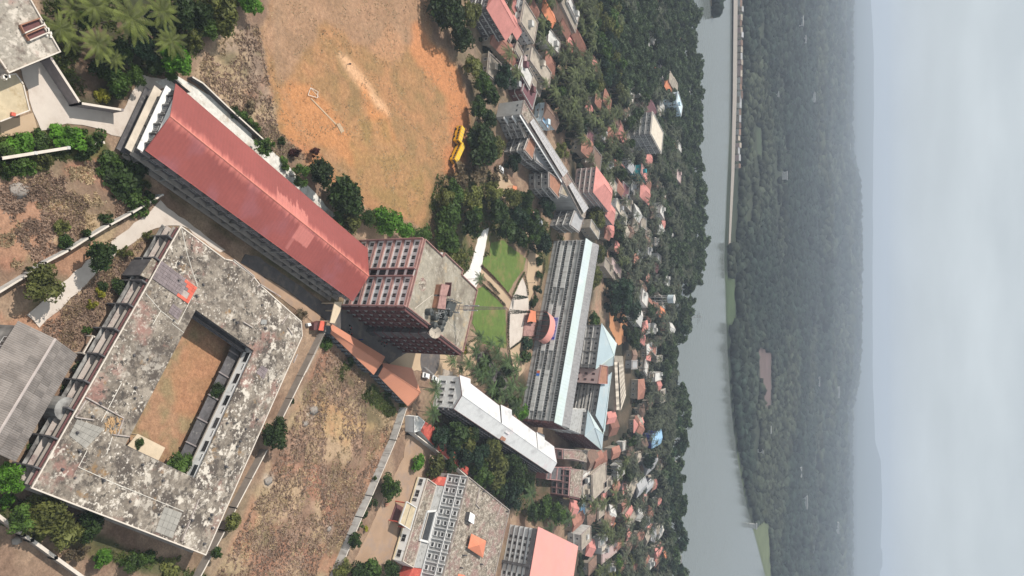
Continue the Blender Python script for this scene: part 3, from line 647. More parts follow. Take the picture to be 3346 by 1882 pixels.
road('road', m2, [(985, 490), (1085, 560), (1085, 640), (1055, 700), (1035, 800), (1000, 850), (985, 900), (960, 740), (975, 640)], 0.046, 'sand', 0.15)
road('road', m2, [(835, 1240), (950, 1180), (975, 1290), (950, 1400), (915, 1449), (870, 1440), (860, 1330)], 0.047, 'sand', 0.2)
road('road', m2, [(570, 1290), (640, 1260), (760, 1400), (870, 1560), (800, 1600)], 0.042, 'asphalt', 0.2)
road('road', m1, [(740, 1300), (790, 1290), (900, 1440), (905, 1560), (1060, 1780), (1090, 1900), (1020, 1860), (860, 1600), (720, 1440)], 0.048, 'sand', 0.3)
road('lawn', m2, [(630, 590), (690, 520), (700, 440), (790, 430), (960, 560), (950, 640), (885, 720), (830, 820), (640, 620)], 0.02, 'lawn', 0.3)
road('lawn', m2, [(590, 790), (650, 770), (810, 940), (815, 1240), (760, 1230), (640, 1200), (560, 1050)], 0.021, 'lawn', 0.3)
road('yard', m3, [(0, 380), (110, 390), (250, 480), (300, 560), (140, 700), (110, 830), (0, 1080), (-60, 1449), (-330, 1330), (-240, 1160), (-150, 960), (40, 560), (110, 140), (150, 180), (110, 390)], 0.03, 'earth_yard', 0.25)
road('field', r2, [(440, 940), (530, 970), (580, 1010), (560, 1190), (505, 1210), (440, 1080)], 0.03, 'orange_earth', 0.8)
road('field', r3, [(450, 975), (520, 980), (520, 1095), (455, 1070)], 0.03, 'orange_earth', 0.8)
road('path', tl, [(0, 1250), (170, 1240), (340, 1190), (400, 1370), (180, 1420), (0, 1440)], 0.02, 'sand', 0.3)

# ------------------------------------------------------------------ free-standing walls
def wall_run(pts, z0, h, t, m, name, label, cat='wall', cop='coping', piers=0):
    rt = root(name, label, cat, (pts[0][0], pts[0][1], 0))
    for a, b_ in zip(pts[:-1], pts[1:]):
        b = MB(); b.strip(a, b_, t, z0, h); b.build('wall_panel', m, rt)
        b = MB(); b.strip(a, b_, t + 0.1, h, h + 0.09); b.build('coping', cop, rt)
        if piers:
            ln = math.dist(a, b_); k = max(1, int(ln / piers)); d = ((b_[0] - a[0]) / ln, (b_[1] - a[1]) / ln)
            for q in range(k + 1):
                x, y = a[0] + d[0] * ln * q / k, a[1] + d[1] * ln * q / k
                b = MB(); b.box(x - t / 2 - 0.07, y - t / 2 - 0.07, z0, x + t / 2 + 0.07, y + t / 2 + 0.07, h + 0.16); b.build('pier', m, rt)
    return rt
wall_run(PP(n1, [(385, 440), (602, 775), (918, 826)], 3.2), -0.2, 3.2, 0.35, 'stone_grey', 'retaining_wall', 'tall grey stone retaining wall bending between the concrete road and the banana grove', 'wall', piers=9)
wall_run(PP(n1, [(-90, 1208), (0, 1192), (515, 1110)], 1.5), -0.2, 1.5, 0.45, 'wall_compound', 'boundary_wall', 'pale boundary wall running along the green verge at the left edge', piers=6)
wall_run(PP(n1, [(700, 1082), (786, 1070)], 1.5), -0.2, 1.5, 0.4, 'wall_compound', 'boundary_wall', 'short pale stub of wall ending in shrubs near the corner of the red roofed hall')
wall_run(PP(n2, [(-60, 850), (215, 682), (340, 595), (520, 500), (670, 405), (825, 312), (990, 222), (1110, 150), (1222, 84)], 2.0), -0.2, 2.0, 0.25, 'wall_compound', 'boundary_wall', 'long white boundary wall stepping diagonally between the dry scrub plot and the concrete path', piers=7)
wall_run(PP(n3, [(-60, 960), (180, 1140), (240, 1180), (420, 1312), (640, 1470)], 2.0), -0.2, 2.0, 0.5, 'wall_grey_old', 'boundary_wall', 'bluish white wall crossing the bottom left corner below the bushes', piers=8)
wall_run([P(*cy(1480, 290), 2.2), P(*cy(1020, 1222), 2.2)], -0.2, 2.2, 0.2, 'wall_grey_old', 'boundary_wall', 'grey wall with a pale top edge behind the right wing of the courtyard building', piers=6)
wall_run(PP(n6, [(510, 505), (280, 940), (195, 1110), (0, 1475)], 2.2), -0.2, 2.2, 0.2, 'wall_grey_old', 'boundary_wall', 'thin wall running down from the round tree to the bottom edge beside the courtyard building', piers=6)
wall_run(PP(n6, [(1560, 190), (1480, 430), (1300, 850), (1225, 1010), (1165, 1150), (1040, 1460)], 2.6), -0.2, 2.6, 0.22, 'wall_compound', 'boundary_wall', 'pale blue white panel wall between the reddish scrub and the sandy hostel yard', piers=4)
wall_run(PP(n1, [(1310, 588), (1435, 690)], 1.6), -0.2, 1.6, 0.25, 'blackened', 'boundary_wall', 'short blackened wall beside the far top corner of the red roofed hall')
wall_run(PP(n4, [(-50, 578), (30, 625), (213, 800), (500, 1062)], 1.6), -0.2, 1.6, 0.25, 'blackened', 'boundary_wall', 'dark mould stained wall along the rocky strip between the hall and the scrub')
wall_run(PP(og, [(220, 465), (0, 925)], 2.2), -0.2, 2.2, 0.2, 'wall_compound', 'boundary_wall', 'wall with cream coping between the red kiosk and the orange roofed sheds')
wall_run(PP(m3, [(115, 320), (120, 375), (330, 535), (520, 700)], 2.4), -0.2, 2.4, 0.25, 'wall_compound', 'boundary_wall', 'white wall curving below the scarlet roof beside the hostel lane')

# ------------------------------------------------------------------ painted metal roof as a fine grid whose paint is worn along the ridge
def slope_grid(name, parent, e0, e1, r0, r1, nu, nv, colf, m, th=0.12):
    """roof slope between an eave line e0-e1 and a ridge line r0-r1 (3D points), vertex painted"""
    e0, e1, r0, r1 = [np.array(p, float) for p in (e0, e1, r0, r1)]
    u = np.linspace(0, 1, nu)[:, None, None]; v = np.linspace(0, 1, nv)[None, :, None]
    Pp = (e0 * (1 - u) + e1 * u) * (1 - v) + (r0 * (1 - u) + r1 * u) * v
    c = colf(Pp[..., 0], Pp[..., 1], u[..., 0] + v[..., 0] * 0, v[..., 0] + u[..., 0] * 0)
    ii, jj = np.meshgrid(np.arange(nu - 1), np.arange(nv - 1), indexing='ij'); a = (ii * nv + jj).ravel(); f = np.stack([a, a + 1, a + nv + 1, a + nv], 1)
    V = Pp.reshape(-1, 3); off = np.array(wloc(parent)); n = np.cross(V[f[0][1]] - V[f[0][0]], V[f[0][3]] - V[f[0][0]])
    if n[2] < 0: f = f[:, ::-1]
    low = V.copy(); low[:, 2] -= th; N0 = len(V)
    edge = [i for i in range(nu)]
    ring = [(i * nv, (i + 1) * nv) for i in range(nu - 1)] + [((nu - 1) * nv + j, (nu - 1) * nv + j + 1) for j in range(nv - 1)] + [((i + 1) * nv + nv - 1, i * nv + nv - 1) for i in range(nu - 1)] + [(j + 1, j) for j in range(nv - 1)]
    rf = np.array([(p, q, q + N0, p + N0) for p, q in ring]); F_ = np.concatenate([f, f[:, ::-1] + N0, rf])
    o = npmesh(name, np.concatenate([V, low]) - off, F_, m, np.concatenate([c.reshape(-1, 3)] * 2)); o.parent = parent; return o
attr_mat('painted_roof', rough=0.5, fine=0.07, fscale=0.8, bump=0.0)
MATS['painted_roof'].node_tree.nodes['Principled BSDF'].inputs['Specular IOR Level'].default_value = 0.35

def p3(px, z): q = P(*px, z); return (q[0], q[1], z)
def mean3(a, b_): return tuple((p + q) / 2 for p, q in zip(a, b_))

# ---- long hall with the red roof
e = [p3((474, 491), 8.5), p3((574, 272), 8.5), p3((1202, 813), 8.5), p3((1154, 985), 8.5)]
rl, rr_ = p3((556, 379), 11.4), p3((1206, 902), 11.5)
hall = root('lecture_hall', 'long hall with a worn red gabled metal roof beside the playing field', 'hall', (*centroid([q[:2] for q in e]), 0))
def hall_col(side):
    def f(x, y, u, v):
        st = vnoise(u * 400, v * 5, 3, 70 + side); big = vnoise(x, y, 12, 71)
        base = np.array((0.25, 0.066, 0.058)); c = np.ones(x.shape + (3,)) * base
        c = c * (0.9 + 0.25 * big[..., None])
        w = np.clip((v - (0.80 if side else 0.84) - (st - 0.5) * 0.34) / 0.22, 0, 1)[..., None]
        c = c * (1 - w) + np.array((0.56, 0.185, 0.15)) * w
        if not side:
            k = np.clip((vnoise(x, y, 5, 72) - 0.5) * 5, 0, 1)[..., None] * 0.45; c = c * (1 - k) + np.array((0.27, 0.10, 0.115)) * k
            pt = ((u > 0.585) & (u < 0.665) & (v > 0.42 + 0.1 * st) & (v < 0.9))[..., None] * 0.85; c = c * (1 - pt) + np.array((0.50, 0.175, 0.15)) * pt
            pt = ((u > 0.585) & (u < 0.60) & (v > 0.1) & (v < 0.5))[..., None] * 0.5; c = c * (1 - pt) + np.array((0.46, 0.17, 0.15)) * pt
        else:
            pt = ((u > 0.45) & (u < 0.62) & (v > 0.35 + 0.5 * st))[..., None] * 0.7; c = c * (1 - pt) + np.array((0.55, 0.20, 0.165)) * pt
        rib = (np.floor(u * 150) % 2)[..., None]; return c * (0.975 + 0.05 * rib)
    return f
slope_grid('roof', hall, e[0], e[3], rl, rr_, 301, 40, hall_col(0), 'painted_roof')
slope_grid('roof', hall, e[1], e[2], rl, rr_, 301, 40, hall_col(1), 'painted_roof')
b = MB(); b.tube(rl, rr_, 0.16, n=6); b.build('ridge_cap', 'roof_red_ridge', hall)
w_ = ccw(inset([q[:2] for q in e], 0.9)); foot(w_, 2.0)
b = MB(); b.prism(w_, 0, 8.35); b.build('wall', 'blackened', hall)
# gable walls under the roof ends
for (p, q, rd) in ((e[0], e[1], rl), (e[3], e[2], rr_)):
    d = (Vector(rr_) - Vector(rl)).normalized() * (0.9 if rd is rl else -0.9)
    P0, P1, P2 = Vector(p) + d, Vector(q) + d, Vector(rd) + d - Vector((0, 0, 0.25)); P0.z = P1.z = 8.35
    b = MB(); b.face([P0, P1, P2]); b.face([P0 + d * 0.2, P2 + d * 0.2, P1 + d * 0.2]); b.build('gable_wall', 'white_wall', hall)
# find the end wall and the shaded long wall among the ccw edges
def edge_near(poly, mid):
    return min(((poly[i], poly[(i + 1) % len(poly)]) for i in range(len(poly))), key=lambda ab: math.dist(((ab[0][0] + ab[1][0]) / 2, (ab[0][1] + ab[1][1]) / 2), mid))
endA, endB = edge_near(w_, mean3(e[0], e[1])[:2]); lonA, lonB = edge_near(w_, mean3(e[0], e[3])[:2]); backA, backB = edge_near(w_, mean3(e[1], e[2])[:2])
for z_, pr, m_ in ((6.1, 1.3, 'white_wall'), (3.1, 1.9, 'wall_cream'), (0.5, 2.1, 'blackened')):
    ledge(hall, endA, endB, z_, pr, 0.2, m_, 'balcony_slab', 0.4)
    ledge(hall, lonA, lonB, z_, pr * 0.55, 0.14, 'stone_grey' if z_ > 4 else 'wall_grey_old', 'sunshade', 0.4)
    ledge(hall, backA, backB, z_, pr * 0.4, 0.14, 'blackened', 'sunshade')
for s_ in spread(endA, endB, 2.3, 0.3): fin(hall, endA, endB, s_, 0.5, 8.3, 0.45, 0.25, 'weathered_wall', 'pier')
for s_ in spread(lonA, lonB, 3.6, 0.3): fin(hall, lonA, lonB, s_, 0, 8.2, 0.75, 0.25, 'weathered_wall', 'pier')
wall_windows(hall, lonA, lonB, [s + 1.8 for s in spread(lonA, lonB, 3.6, 0.3)], (1.0, 4.3, 6.6), 1.8, 1.3)
wall_windows(hall, endA, endB, [s + 1.1 for s in spread(endA, endB, 2.3, 0.3)], (1.0, 3.9, 6.6), 1.2, 1.3)

# ---- generic flat-roofed block
def block(name, label, cat, poly, z, wallm, roofm, par=0.6, group=None, z0=0.0, parm='parapet', parent=None, over=0.0, ft=1.0):
    poly = ccw(poly); rt = parent or root(name, label, cat, (*centroid(poly), 0), group)
    b = MB(); b.prism(poly, z0, z - 0.25); b.build('wall', wallm, rt)
    b = MB(); b.prism(inset(poly, -over) if over else poly, z - 0.248, z); b.build('roof', roofm, rt)
    if par: parapet(rt, poly, z + 0.002, par, 0.22, parm)
    if ft is not None: foot(poly, ft)
    return rt, poly

# ---- courtyard building
from mathutils.geometry import tessellate_polygon
ZC = 7.0
outer = ccw([P(x, y, ZC) for x, y in [(590, 737), (735, 845), (760, 850), (828, 902), (850, 930), (985, 1050), (988, 1099), (672, 1815), (100, 1595)]])
inner = ccw([P(x, y, ZC) for x, y in [(640, 1012), (830, 1146), (639, 1563), (409, 1456)]])
cyb = root('courtyard_building', 'derelict two storey building with stained flat roof around a square dirt yard', 'building', (*centroid(outer), 0)); foot(outer, 1.0)
b = MB(); inn = inner[::-1]; pts = outer + inn
tris = tessellate_polygon([[Vector((p[0], p[1], 0)) for p in outer], [Vector((p[0], p[1], 0)) for p in inn]])
for z_, flip in ((ZC, 0), (ZC - 0.3, 1)):
    for t in tris:
        tri = [(pts[i][0], pts[i][1], z_) for i in t]; nrm = (Vector(tri[1]) - Vector(tri[0])).cross(Vector(tri[2]) - Vector(tri[0])).z
        b.face(tri if (nrm > 0) != bool(flip) else tri[::-1])
for loop in (outer, inn):
    for i in range(len(loop)):
        p, q = loop[i], loop[(i + 1) % len(loop)]; b.face([(*p, ZC - 0.3), (*q, ZC - 0.3), (*q, ZC), (*p, ZC)])
b.build('roof', 'old_roof', cyb)
wo_ = inset(outer, 0.5); wi_ = ccw(inset(inner, -1.6))
b = MB()
for i in range(len(wo_)): p, q = wo_[i], wo_[(i + 1) % len(wo_)]; b.face([(*p, 0), (*q, 0), (*q, ZC - 0.29), (*p, ZC - 0.29)])
b.build('wall', 'weathered_wall', cyb)
b = MB()
for i in range(4): p, q = wi_[::-1][i], wi_[::-1][(i + 1) % 4]; b.face([(*p, 0), (*q, 0), (*q, ZC - 0.29), (*p, ZC - 0.29)])
b.build('wall', 'weathered_wall', cyb)
Lq, Tq = P(100, 1595, ZC), P(590, 737, ZC)
oA, oB = edge_near(wo_, ((Lq[0] + Tq[0]) / 2, (Lq[1] + Tq[1]) / 2))
for z_, pr, m_ in ((6.2, 0.75, 'dark_maroon'), (3.9, 1.5, 'parapet'), (2.9, 1.9, 'weathered_wall'), (5.4, 1.0, 'wall_grey_old')):
    ledge(cyb, oA, oB, z_, pr, 0.13, m_, 'sunshade')
for s_ in spread(oA, oB, 5.2, 0.2): fin(cyb, oA, oB, s_, 0, 6.9, 1.9, 0.28, 'blackened', 'fin')
wall_windows(cyb, oA, oB, [s + 2.6 for s in spread(oA, oB, 5.2, 0.2)], (0.9, 4.5), 1.5, 1.0)
wall_windows(cyb, oA, oB, [s + 0.9 for s in spread(oA, oB, 5.2, 0.2)], (0.9, 4.5), 0.9, 1.0)
# bottom side (in shade): slab edges only
Bq = P(672, 1815, ZC); bA, bB = edge_near(wo_, ((Lq[0] + Bq[0]) / 2, (Lq[1] + Bq[1]) / 2))
ledge(cyb, bA, bB, 3.2, 0.7, 0.15, 'wall_grey_old', 'sunshade')
for z_ in (6.0,): ledge(cyb, bA, bB, z_, 0.5, 0.12, 'wall_grey_old', 'sunshade')
# curved stair tower on the outer side
stc = Vector(oA) + (Vector(oB) - Vector(oA)) * (0.30 if math.dist(oA, Lq) < math.dist(oB, Lq) else 0.70)
stc = Vector(P(*n3(470, 150), 4))
b = MB(); b.tube((stc.x + 1.0, stc.y, 0), (stc.x + 1.0, stc.y, 5.2), 2.2, n=20); b.build('stair_tower', 'weathered_wall', cyb)
# stair roof block with dark side
blkp = [P(*lf(x, y), 6.3) for x, y in [(790, 590), (835, 620), (745, 845), (645, 800)]]
b = MB(); b.prism(blkp, 0, 6.3); b.build('stair_block', 'blackened', cyb); b = MB(); b.prism(inset(blkp, -0.15), 6.3, 6.5); b.build('stair_roof', 'mossy_roof', cyb)
# open tank frame beside the wall
fr_ = [P(*n2(x, y), 2.5) for x, y in [(700, 1145), (775, 1190), (738, 1300), (625, 1275)]]
b = MB()
for i in range(4): b.strip(fr_[i], fr_[(i + 1) % 4], 0.25, 2.3, 2.6); b.tube((*fr_[i], 0), (*fr_[i], 2.3), 0.15)
fro = b.alone('beam_frame', 'coping', 'open rectangular beam frame standing beside the left wall of the courtyard building', 'frame')
# inner galleries: floor slabs, rails and the white parapet with dark openings
for i in range(4):
    p, q = wi_[i], wi_[(i + 1) % 4]   # ccw seen from the yard: outside of the wall is the yard side, so walk it backwards
    A_, B_ = q, p
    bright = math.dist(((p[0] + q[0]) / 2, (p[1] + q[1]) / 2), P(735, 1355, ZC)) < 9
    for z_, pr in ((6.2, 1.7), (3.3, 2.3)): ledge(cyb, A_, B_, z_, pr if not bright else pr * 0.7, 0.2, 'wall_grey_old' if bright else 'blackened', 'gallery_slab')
    d = Vector((B_[0] - A_[0], B_[1] - A_[1])).normalized(); n = Vector((d.y, -d.x))
    ln = math.dist(A_, B_)
    if bright:
        a2 = Vector(A_) + n * 1.25; b2 = Vector(B_) + n * 1.25
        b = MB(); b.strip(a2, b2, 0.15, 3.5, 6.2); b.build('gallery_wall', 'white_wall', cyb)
        # outward for this wall is the yard side
        a3 = a2 + n * 0.08; b3 = b2 + n * 0.08
        wall_windows(cyb, a3, b3, spread(a3, b3, 5.2, 0.5), (4.4,), 2.6, 1.5, name='opening', fr=0.06, frame='frame_white', bars=0)
        wall_windows(cyb, a3, b3, [s + 1.6 + 0.9 for s in spread(a3, b3, 5.2, 0.5)], (5.2,), 1.5, 0.5, name='louvre', fr=0.05, frame='frame_white', bars=3)
        for k, s_ in enumerate(spread(a3, b3, 5.2, 0.1)):
            fp = a3 + d * s_; b = MB(); b.ob((fp.x, fp.y, 2.2), (d.x * 0.3, d.y * 0.3, 0), (n.x * 3.2, n.y * 3.2, 0), (0, 0, 0.3)); b.build('beam', 'stone_grey', cyb)
        ledge(cyb, (a3.x, a3.y), (b3.x, b3.y), 2.0, 2.8, 0.12, 'blackened', 'canopy_slab')
    else:
        a2 = Vector(A_) + n * 1.9; b2 = Vector(B_) + n * 1.9
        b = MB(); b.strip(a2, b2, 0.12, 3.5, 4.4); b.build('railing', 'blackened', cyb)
    for s_ in spread(A_, B_, 4.0, 0.5):
        fin(cyb, A_, B_, s_, 0, 6.2, 0.3, 0.3, 'blackened', 'column')
# low kerbs, pipes, starter stubs and tiled patches on the roof
def roofpipe(parent, c, pts, z, r=0.06, m='pipe_white', name='pipe'):
    q = [(*P(*c(*p), z), z + r) for p in pts]
    for a, b_ in zip(q[:-1], q[1:]): b = MB(); b.tube(a, b_, r, n=5); b.build(name, m, parent)
for c, pts in ((lf, [(1170, 150), (1250, 510), (1330, 780), (1390, 950)]), (lf, [(710, 1045), (905, 1270), (1130, 1449)]), (lf, [(905, 1270), (800, 1449)]), (n3, [(912, 0), (760, 290)]), (n3, [(845, 400), (800, 530)]),
               (bl, [(1370, 590), (1235, 850), (1932, 1165)]), (n3, [(800, 728), (1375, 962)]), (lf, [(1130, 1449), (1330, 1060)]), (n2, [(1290, 1050), (1380, 1120)])):
    roofpipe(cyb, c, pts, ZC)
for c, pts in ((n3, [(640, 105), (925, 262)]), (n3, [(925, 262), (880, 385)]), (n3, [(845, 385), (970, 400)]), (n3, [(560, 255), (700, 275)]), (n3, [(1490, 870), (1360, 1185)]), (n3, [(640, 130), (560, 255)]),
               (n5, [(255, 570), (412, 695)]), (n5, [(412, 695), (385, 735)]), (n5, [(430, 775), (460, 755)]), (n5, [(455, 755), (610, 850)]), (cy, [(620, 165), (720, 225)]), (cy, [(1090, 90), (1030, 190)]), (cy, [(1190, 505), (1150, 595)]), (cy, [(1090, 225), (1140, 300)])):
    a, b_ = P(*c(*pts[0]), ZC), P(*c(*pts[1]), ZC); b = MB(); b.strip(a, b_, 0.22, ZC, ZC + 0.35); b.build('kerb', 'parapet', cyb)
parapet(cyb, outer, ZC + 0.001, 0.14, 0.25, 'coping')
stm = MB(); stm.box(-0.16, -0.16, 0, 0.16, 0.16, 0.55)
for q in ((-0.1, -0.1), (0.1, -0.1), (0.1, 0.1), (-0.1, 0.1)): stm.tube((*q, 0.55), (q[0] * 1.4, q[1] * 1.4, 1.0), 0.02, n=3)
stm = stm.mesh('column_stub', 'blackened')
Rg = random.Random(3)
for k in range(400):
    px = Rg.uniform(120, 980); py = Rg.uniform(740, 1800); q = P(px, py, ZC)
    if inside(q[0], q[1], inset(outer, 1.5)) and not inside(q[0], q[1], inset(inner, -1.2)):
        if k % 3 == 0: inst('column_stub', stm, cyb, (*q, ZC), Rg.uniform(0, 0.2) + 0.5, (Rg.uniform(0.8, 2.2), 1, Rg.uniform(0.6, 1.3)))
def tiles(parent, c, quad, nu, nv, z, mats, pick, gap=0.06, lift=0.08):
    q = [Vector((*P(*c(*p), z), 0)) for p in quad]
    for i in range(nu):
        for j in range(nv):
            def at(u, v): return (q[0] * (1 - u) + q[1] * u) * (1 - v) + (q[3] * (1 - u) + q[2] * u) * v
            g = gap / 2; a, b1, c1, d1 = at((i + g) / nu, (j + g) / nv), at((i + 1 - g) / nu, (j + g) / nv), at((i + 1 - g) / nu, (j + 1 - g) / nv), at((i + g) / nu, (j + 1 - g) / nv)
            mm = pick(i, j)
            if mm is None: continue
            hh = z + lift * Rg.uniform(0.7, 1.5); b = MB(); b.prism([p[:2] for p in (a, b1, c1, d1)], z + 0.001, hh); b.build('tile', mm, parent)
tiles(cyb, lf, [(915, 612), (1385, 965), (1265, 1178), (790, 842)], 12, 6, ZC + 0.12, None, lambda i, j: ('tile_scarlet' if (i >= 10 or (i == 9 and j in (0, 1, 4, 5)) or (i == 8 and j in (0, 5))) else 'tile_mauve') if not (i in (9, 10) and j in (3, 4)) else None)
b = MB(); b.prism([P(*lf(x, y), ZC) for x, y in [(915, 612), (1385, 965), (1265, 1178), (790, 842)]], ZC - 0.01, ZC + 0.12); b.build('tile_bed', 'parapet', cyb)
tiles(cyb, lf, [(1065, 1172), (1190, 1268), (1132, 1392), (1002, 1290)], 4, 4, ZC + 0.02, None, lambda i, j: 'tile_mauve')
tiles(cyb, bl, [(1215, 95), (1645, 240), (1350, 560), (1085, 350)], 7, 4, ZC + 0.02, None, lambda i, j: 'tile_grey', gap=0.04)
tiles(cyb, n3, [(1235, 925), (1368, 975), (1292, 1165), (1165, 1115)], 4, 4, ZC + 0.02, None, lambda i, j: 'tile_grey', gap=0.04)
tiles(cyb, cy, [(822, 622), (888, 665), (842, 772), (760, 700)], 3, 3, ZC + 0.02, None, lambda i, j: 'tile_mauve')
b = MB(); b.prism([P(*cy(x, y), ZC) for x, y in [(812, 140), (870, 145), (865, 190), (805, 190)]], ZC, ZC + 0.25); b.build('hatch', 'weathered_wall', cyb)
b = MB()
for k in range(60):
    q = P(*n3(Rg.uniform(780, 910), Rg.uniform(240, 370)), ZC); b.ob((*q, ZC), (Rg.uniform(.2, 1.0), Rg.uniform(-.4, .4), 0), (-.1, Rg.uniform(.1, .3), 0), (0, 0, Rg.uniform(.05, .25)))
ro = b.build('debris', 'rubble', cyb); ro['kind'] = 'stuff'
# pale slab porch in the yard
b = MB(); b.prism([P(*n3(x, y), 3.0) for x, y in [(1035, 380), (1242, 485), (1188, 588), (960, 470)]], 2.8, 3.0)
for x, y in [(1045, 390), (1230, 485), (1185, 575)]: q = P(*n3(x, y), 3.0); b.tube((*q, 0), (*q, 2.8), 0.14)
b.alone('porch_canopy', 'cream', 'smooth cream coloured slab canopy in the corner of the dirt courtyard', 'canopy')

# ---- grey asbestos shed at the left edge, sheet by sheet
er = [P(*sh(732, 375), 6.0), P(*sh(145, 1388), 6.0)]; el = [P(*sh(170, 52), 6.0)]
dv = Vector(er[1]) - Vector(er[0]); elA = Vector(el[0]); elB = elA + dv * 1.0
R0 = Vector(P(*sh(522, 222), 8.0)); R1 = R0 + dv
shed = root('storage_shed', 'large grey asbestos roofed shed at the left edge with a pale ridge strip', 'shed', (*(R0 + dv / 2), 0)); foot([tuple(elA), er[0], er[1], tuple(elB)], 0.5)
sheet_me = {}
Lh = dv.length; nsh = int(Lh / 1.05)
for side, (E0, hz0) in enumerate(((Vector(er[0]), 6.0), (elA, 6.0))):
    A3, R3 = Vector((E0.x, E0.y, 6.0)), Vector((R0.x, R0.y, 8.0)); run = R3 - A3; nrow = max(3, round(run.length / 2.6)); u3 = dv.normalized().to_3d()
    stp = run / nrow; wdt = Lh / nsh
    me = MB(); nn = stp.normalized().cross(u3); nn = nn if nn.z > 0 else -nn
    corr = 3; ww = wdt / corr
    for k in range(corr):
        o3 = u3 * (k * ww)
        me.face([o3, o3 + u3 * ww * 0.5 + nn * 0.06, o3 + u3 * ww * 0.5 + nn * 0.06 + stp * 1.03 + nn * 0.04, o3 + stp * 1.03 + nn * 0.04])
        me.face([o3 + u3 * ww * 0.5 + nn * 0.06, o3 + u3 * ww, o3 + u3 * ww + stp * 1.03 + nn * 0.04, o3 + u3 * ww * 0.5 + nn * 0.06 + stp * 1.03 + nn * 0.04])
    me = me.mesh('roof_sheet', 'asbestos')
    for i in range(nsh):
        for j in range(nrow):
            o = inst('roof_sheet', me, shed, A3 + u3 * (i * wdt) + stp * j + nn * (0.03 + 0.02 * (j % 2) + Rg.uniform(0, 0.02)))
b = MB(); b.tube((R0.x, R0.y, 8.05), (R1.x, R1.y, 8.05), 0.26, n=6); b.build('ridge_cap', 'asbestos_ridge', shed)
wp = ccw(inset([tuple(elA), er[0], er[1], tuple(elB)], 0.6))
b = MB(); b.prism(wp, 0, 5.8); b.build('wall', 'weathered_wall', shed)
for (Ea, Eb) in ((elA, Vector(er[0])), (elB, Vector(er[1]))):
    rp_ = R0 if Ea is elA else R1; b = MB(); k_ = dv.normalized() * (0.5 if Ea is elA else -0.5); b.face([(*(Ea + k_), 5.8), (*(Eb + k_), 5.8), (*(rp_ + k_), 7.8)]); b.build('gable_wall', 'weathered_wall', shed)
sA, sB = edge_near(wp, tuple(elA + dv * 0.5)); wall_windows(shed, sA, sB, spread(sA, sB, 3.0), (3.6,), 1.8, 1.4, frame='frame_white')

# ---- two flat roofs in the top left corner
bt, tp = block('flat_roofed_house', 'stained flat roof with two sunken stair wells at the top left corner', 'building', PP(tl, [(310, -20), (635, 548), (85, 775), (60, 740), (-60, 560), (-600, -300), (-200, -700)], 7.0), 7.0, 'weathered_wall', 'roof_patchy', 0.3, parm='coping')
for q in ([(195, 270), (405, 195), (442, 265), (237, 355)], [(250, 372), (452, 285), (490, 345), (290, 432)]):
    pq = PP(tl, q, 7.0)
    b = MB(); b.prism(pq, 6.99, 7.03); b.build('well_floor', 'dark_maroon', bt)
    for i in range(4): b = MB(); b.strip(pq[i], pq[(i + 1) % 4], 0.18, 7.0, 7.7 if i != 1 else 7.4); b.build('well_wall', 'tin_rust' if i in (0, 3) else 'coping', bt)
for q in ((450, 225), (480, 295), (500, 340), (60, 790), (30, 800)):
    p = P(*tl(*q), 7.2); b = MB()
    for k in range(4): b.ob((p[0] + Rg.uniform(-.4, .4), p[1] + Rg.uniform(-.4, .4), 6.6), (.5, .1, 0), (0, .25, 0), (0, 0, .8))
    b.build('bracket', 'pipe_white', bt)
b2_, _ = block('flat_roofed_house', 'low ochre stained slab roof beside the concrete road at the left edge', 'building', PP(tl, [(165, 770), (245, 880), (315, 1165), (0, 1285), (-500, 1480), (-500, 900), (0, 800)], 3.2), 3.2, 'wall_cream', 'yellow_slab', 0.18, parm='coping')
b = MB(); q = P(*tl(128, 1205), 3.2); b.box(q[0] - .3, q[1] - .4, 3.38, q[0] + .3, q[1] + .3, 3.8); b.alone('plastic_crate', 'tile_scarlet', 'small red crate on the edge of the ochre slab roof', 'crate')

# ---- tall white and maroon block
ZT = 23.0; NF = 7; FH = ZT / NF
tp_ = [P(x, y, ZT) for x, y in [(1386, 780), (1328, 1004), (1412, 1070)]] + [P(*tb(x, y), ZT) for x, y in [(960, 1060), (1020, 1110), (1075, 1072), (1322, 1262), (1474, 602), (1310, 442), (1322, 395), (1127, 208), (1116, 252)]]
tall, tpoly = block('tall_block', 'seven storey white block banded in maroon with a weathered flat roof and mast', 'building', tp_, ZT, 'white_wall', 'buff_roof', 0.55, parm='maroon_band')
fA, fB = edge_near(tpoly, mean3(p3((1386, 780), ZT), p3((1328, 1004), ZT))[:2]); ln = math.dist(fA, fB)
for k in range(NF):
    zt_ = (k + 1) * FH
    for s0, s1 in ((0, 0.445), (0.555, 1.0)):
        a = Vector(fA).lerp(Vector(fB), s0); c_ = Vector(fA).lerp(Vector(fB), s1)
        ledge(tall, a, c_, zt_ - 0.62, 0.5, 0.6, 'maroon_band', 'sunshade'); ledge(tall, a, c_, zt_ - 0.70, 0.62, 0.08, 'pink_edge', 'sill_band')
    for s_ in (0.0, 0.445, 0.555, 0.985): fin(tall, fA, fB, s_ * ln + 0.15, zt_ - FH, zt_ - 0.01, 1.05, 0.18, 'pink_edge', 'fin')
    wall_windows(tall, fA, fB, [ln * s for s in (.065, .172, .278, .385, .62, .725, .832, .938)], (zt_ - FH + 0.55,), 1.2, 1.35, frame='frame_white', fr=0.06, bars=1)
    wall_windows(tall, fA, fB, [ln * 0.5], (zt_ - FH + 0.3,), 2.0, 2.3, frame='dark_maroon', fr=0.12)
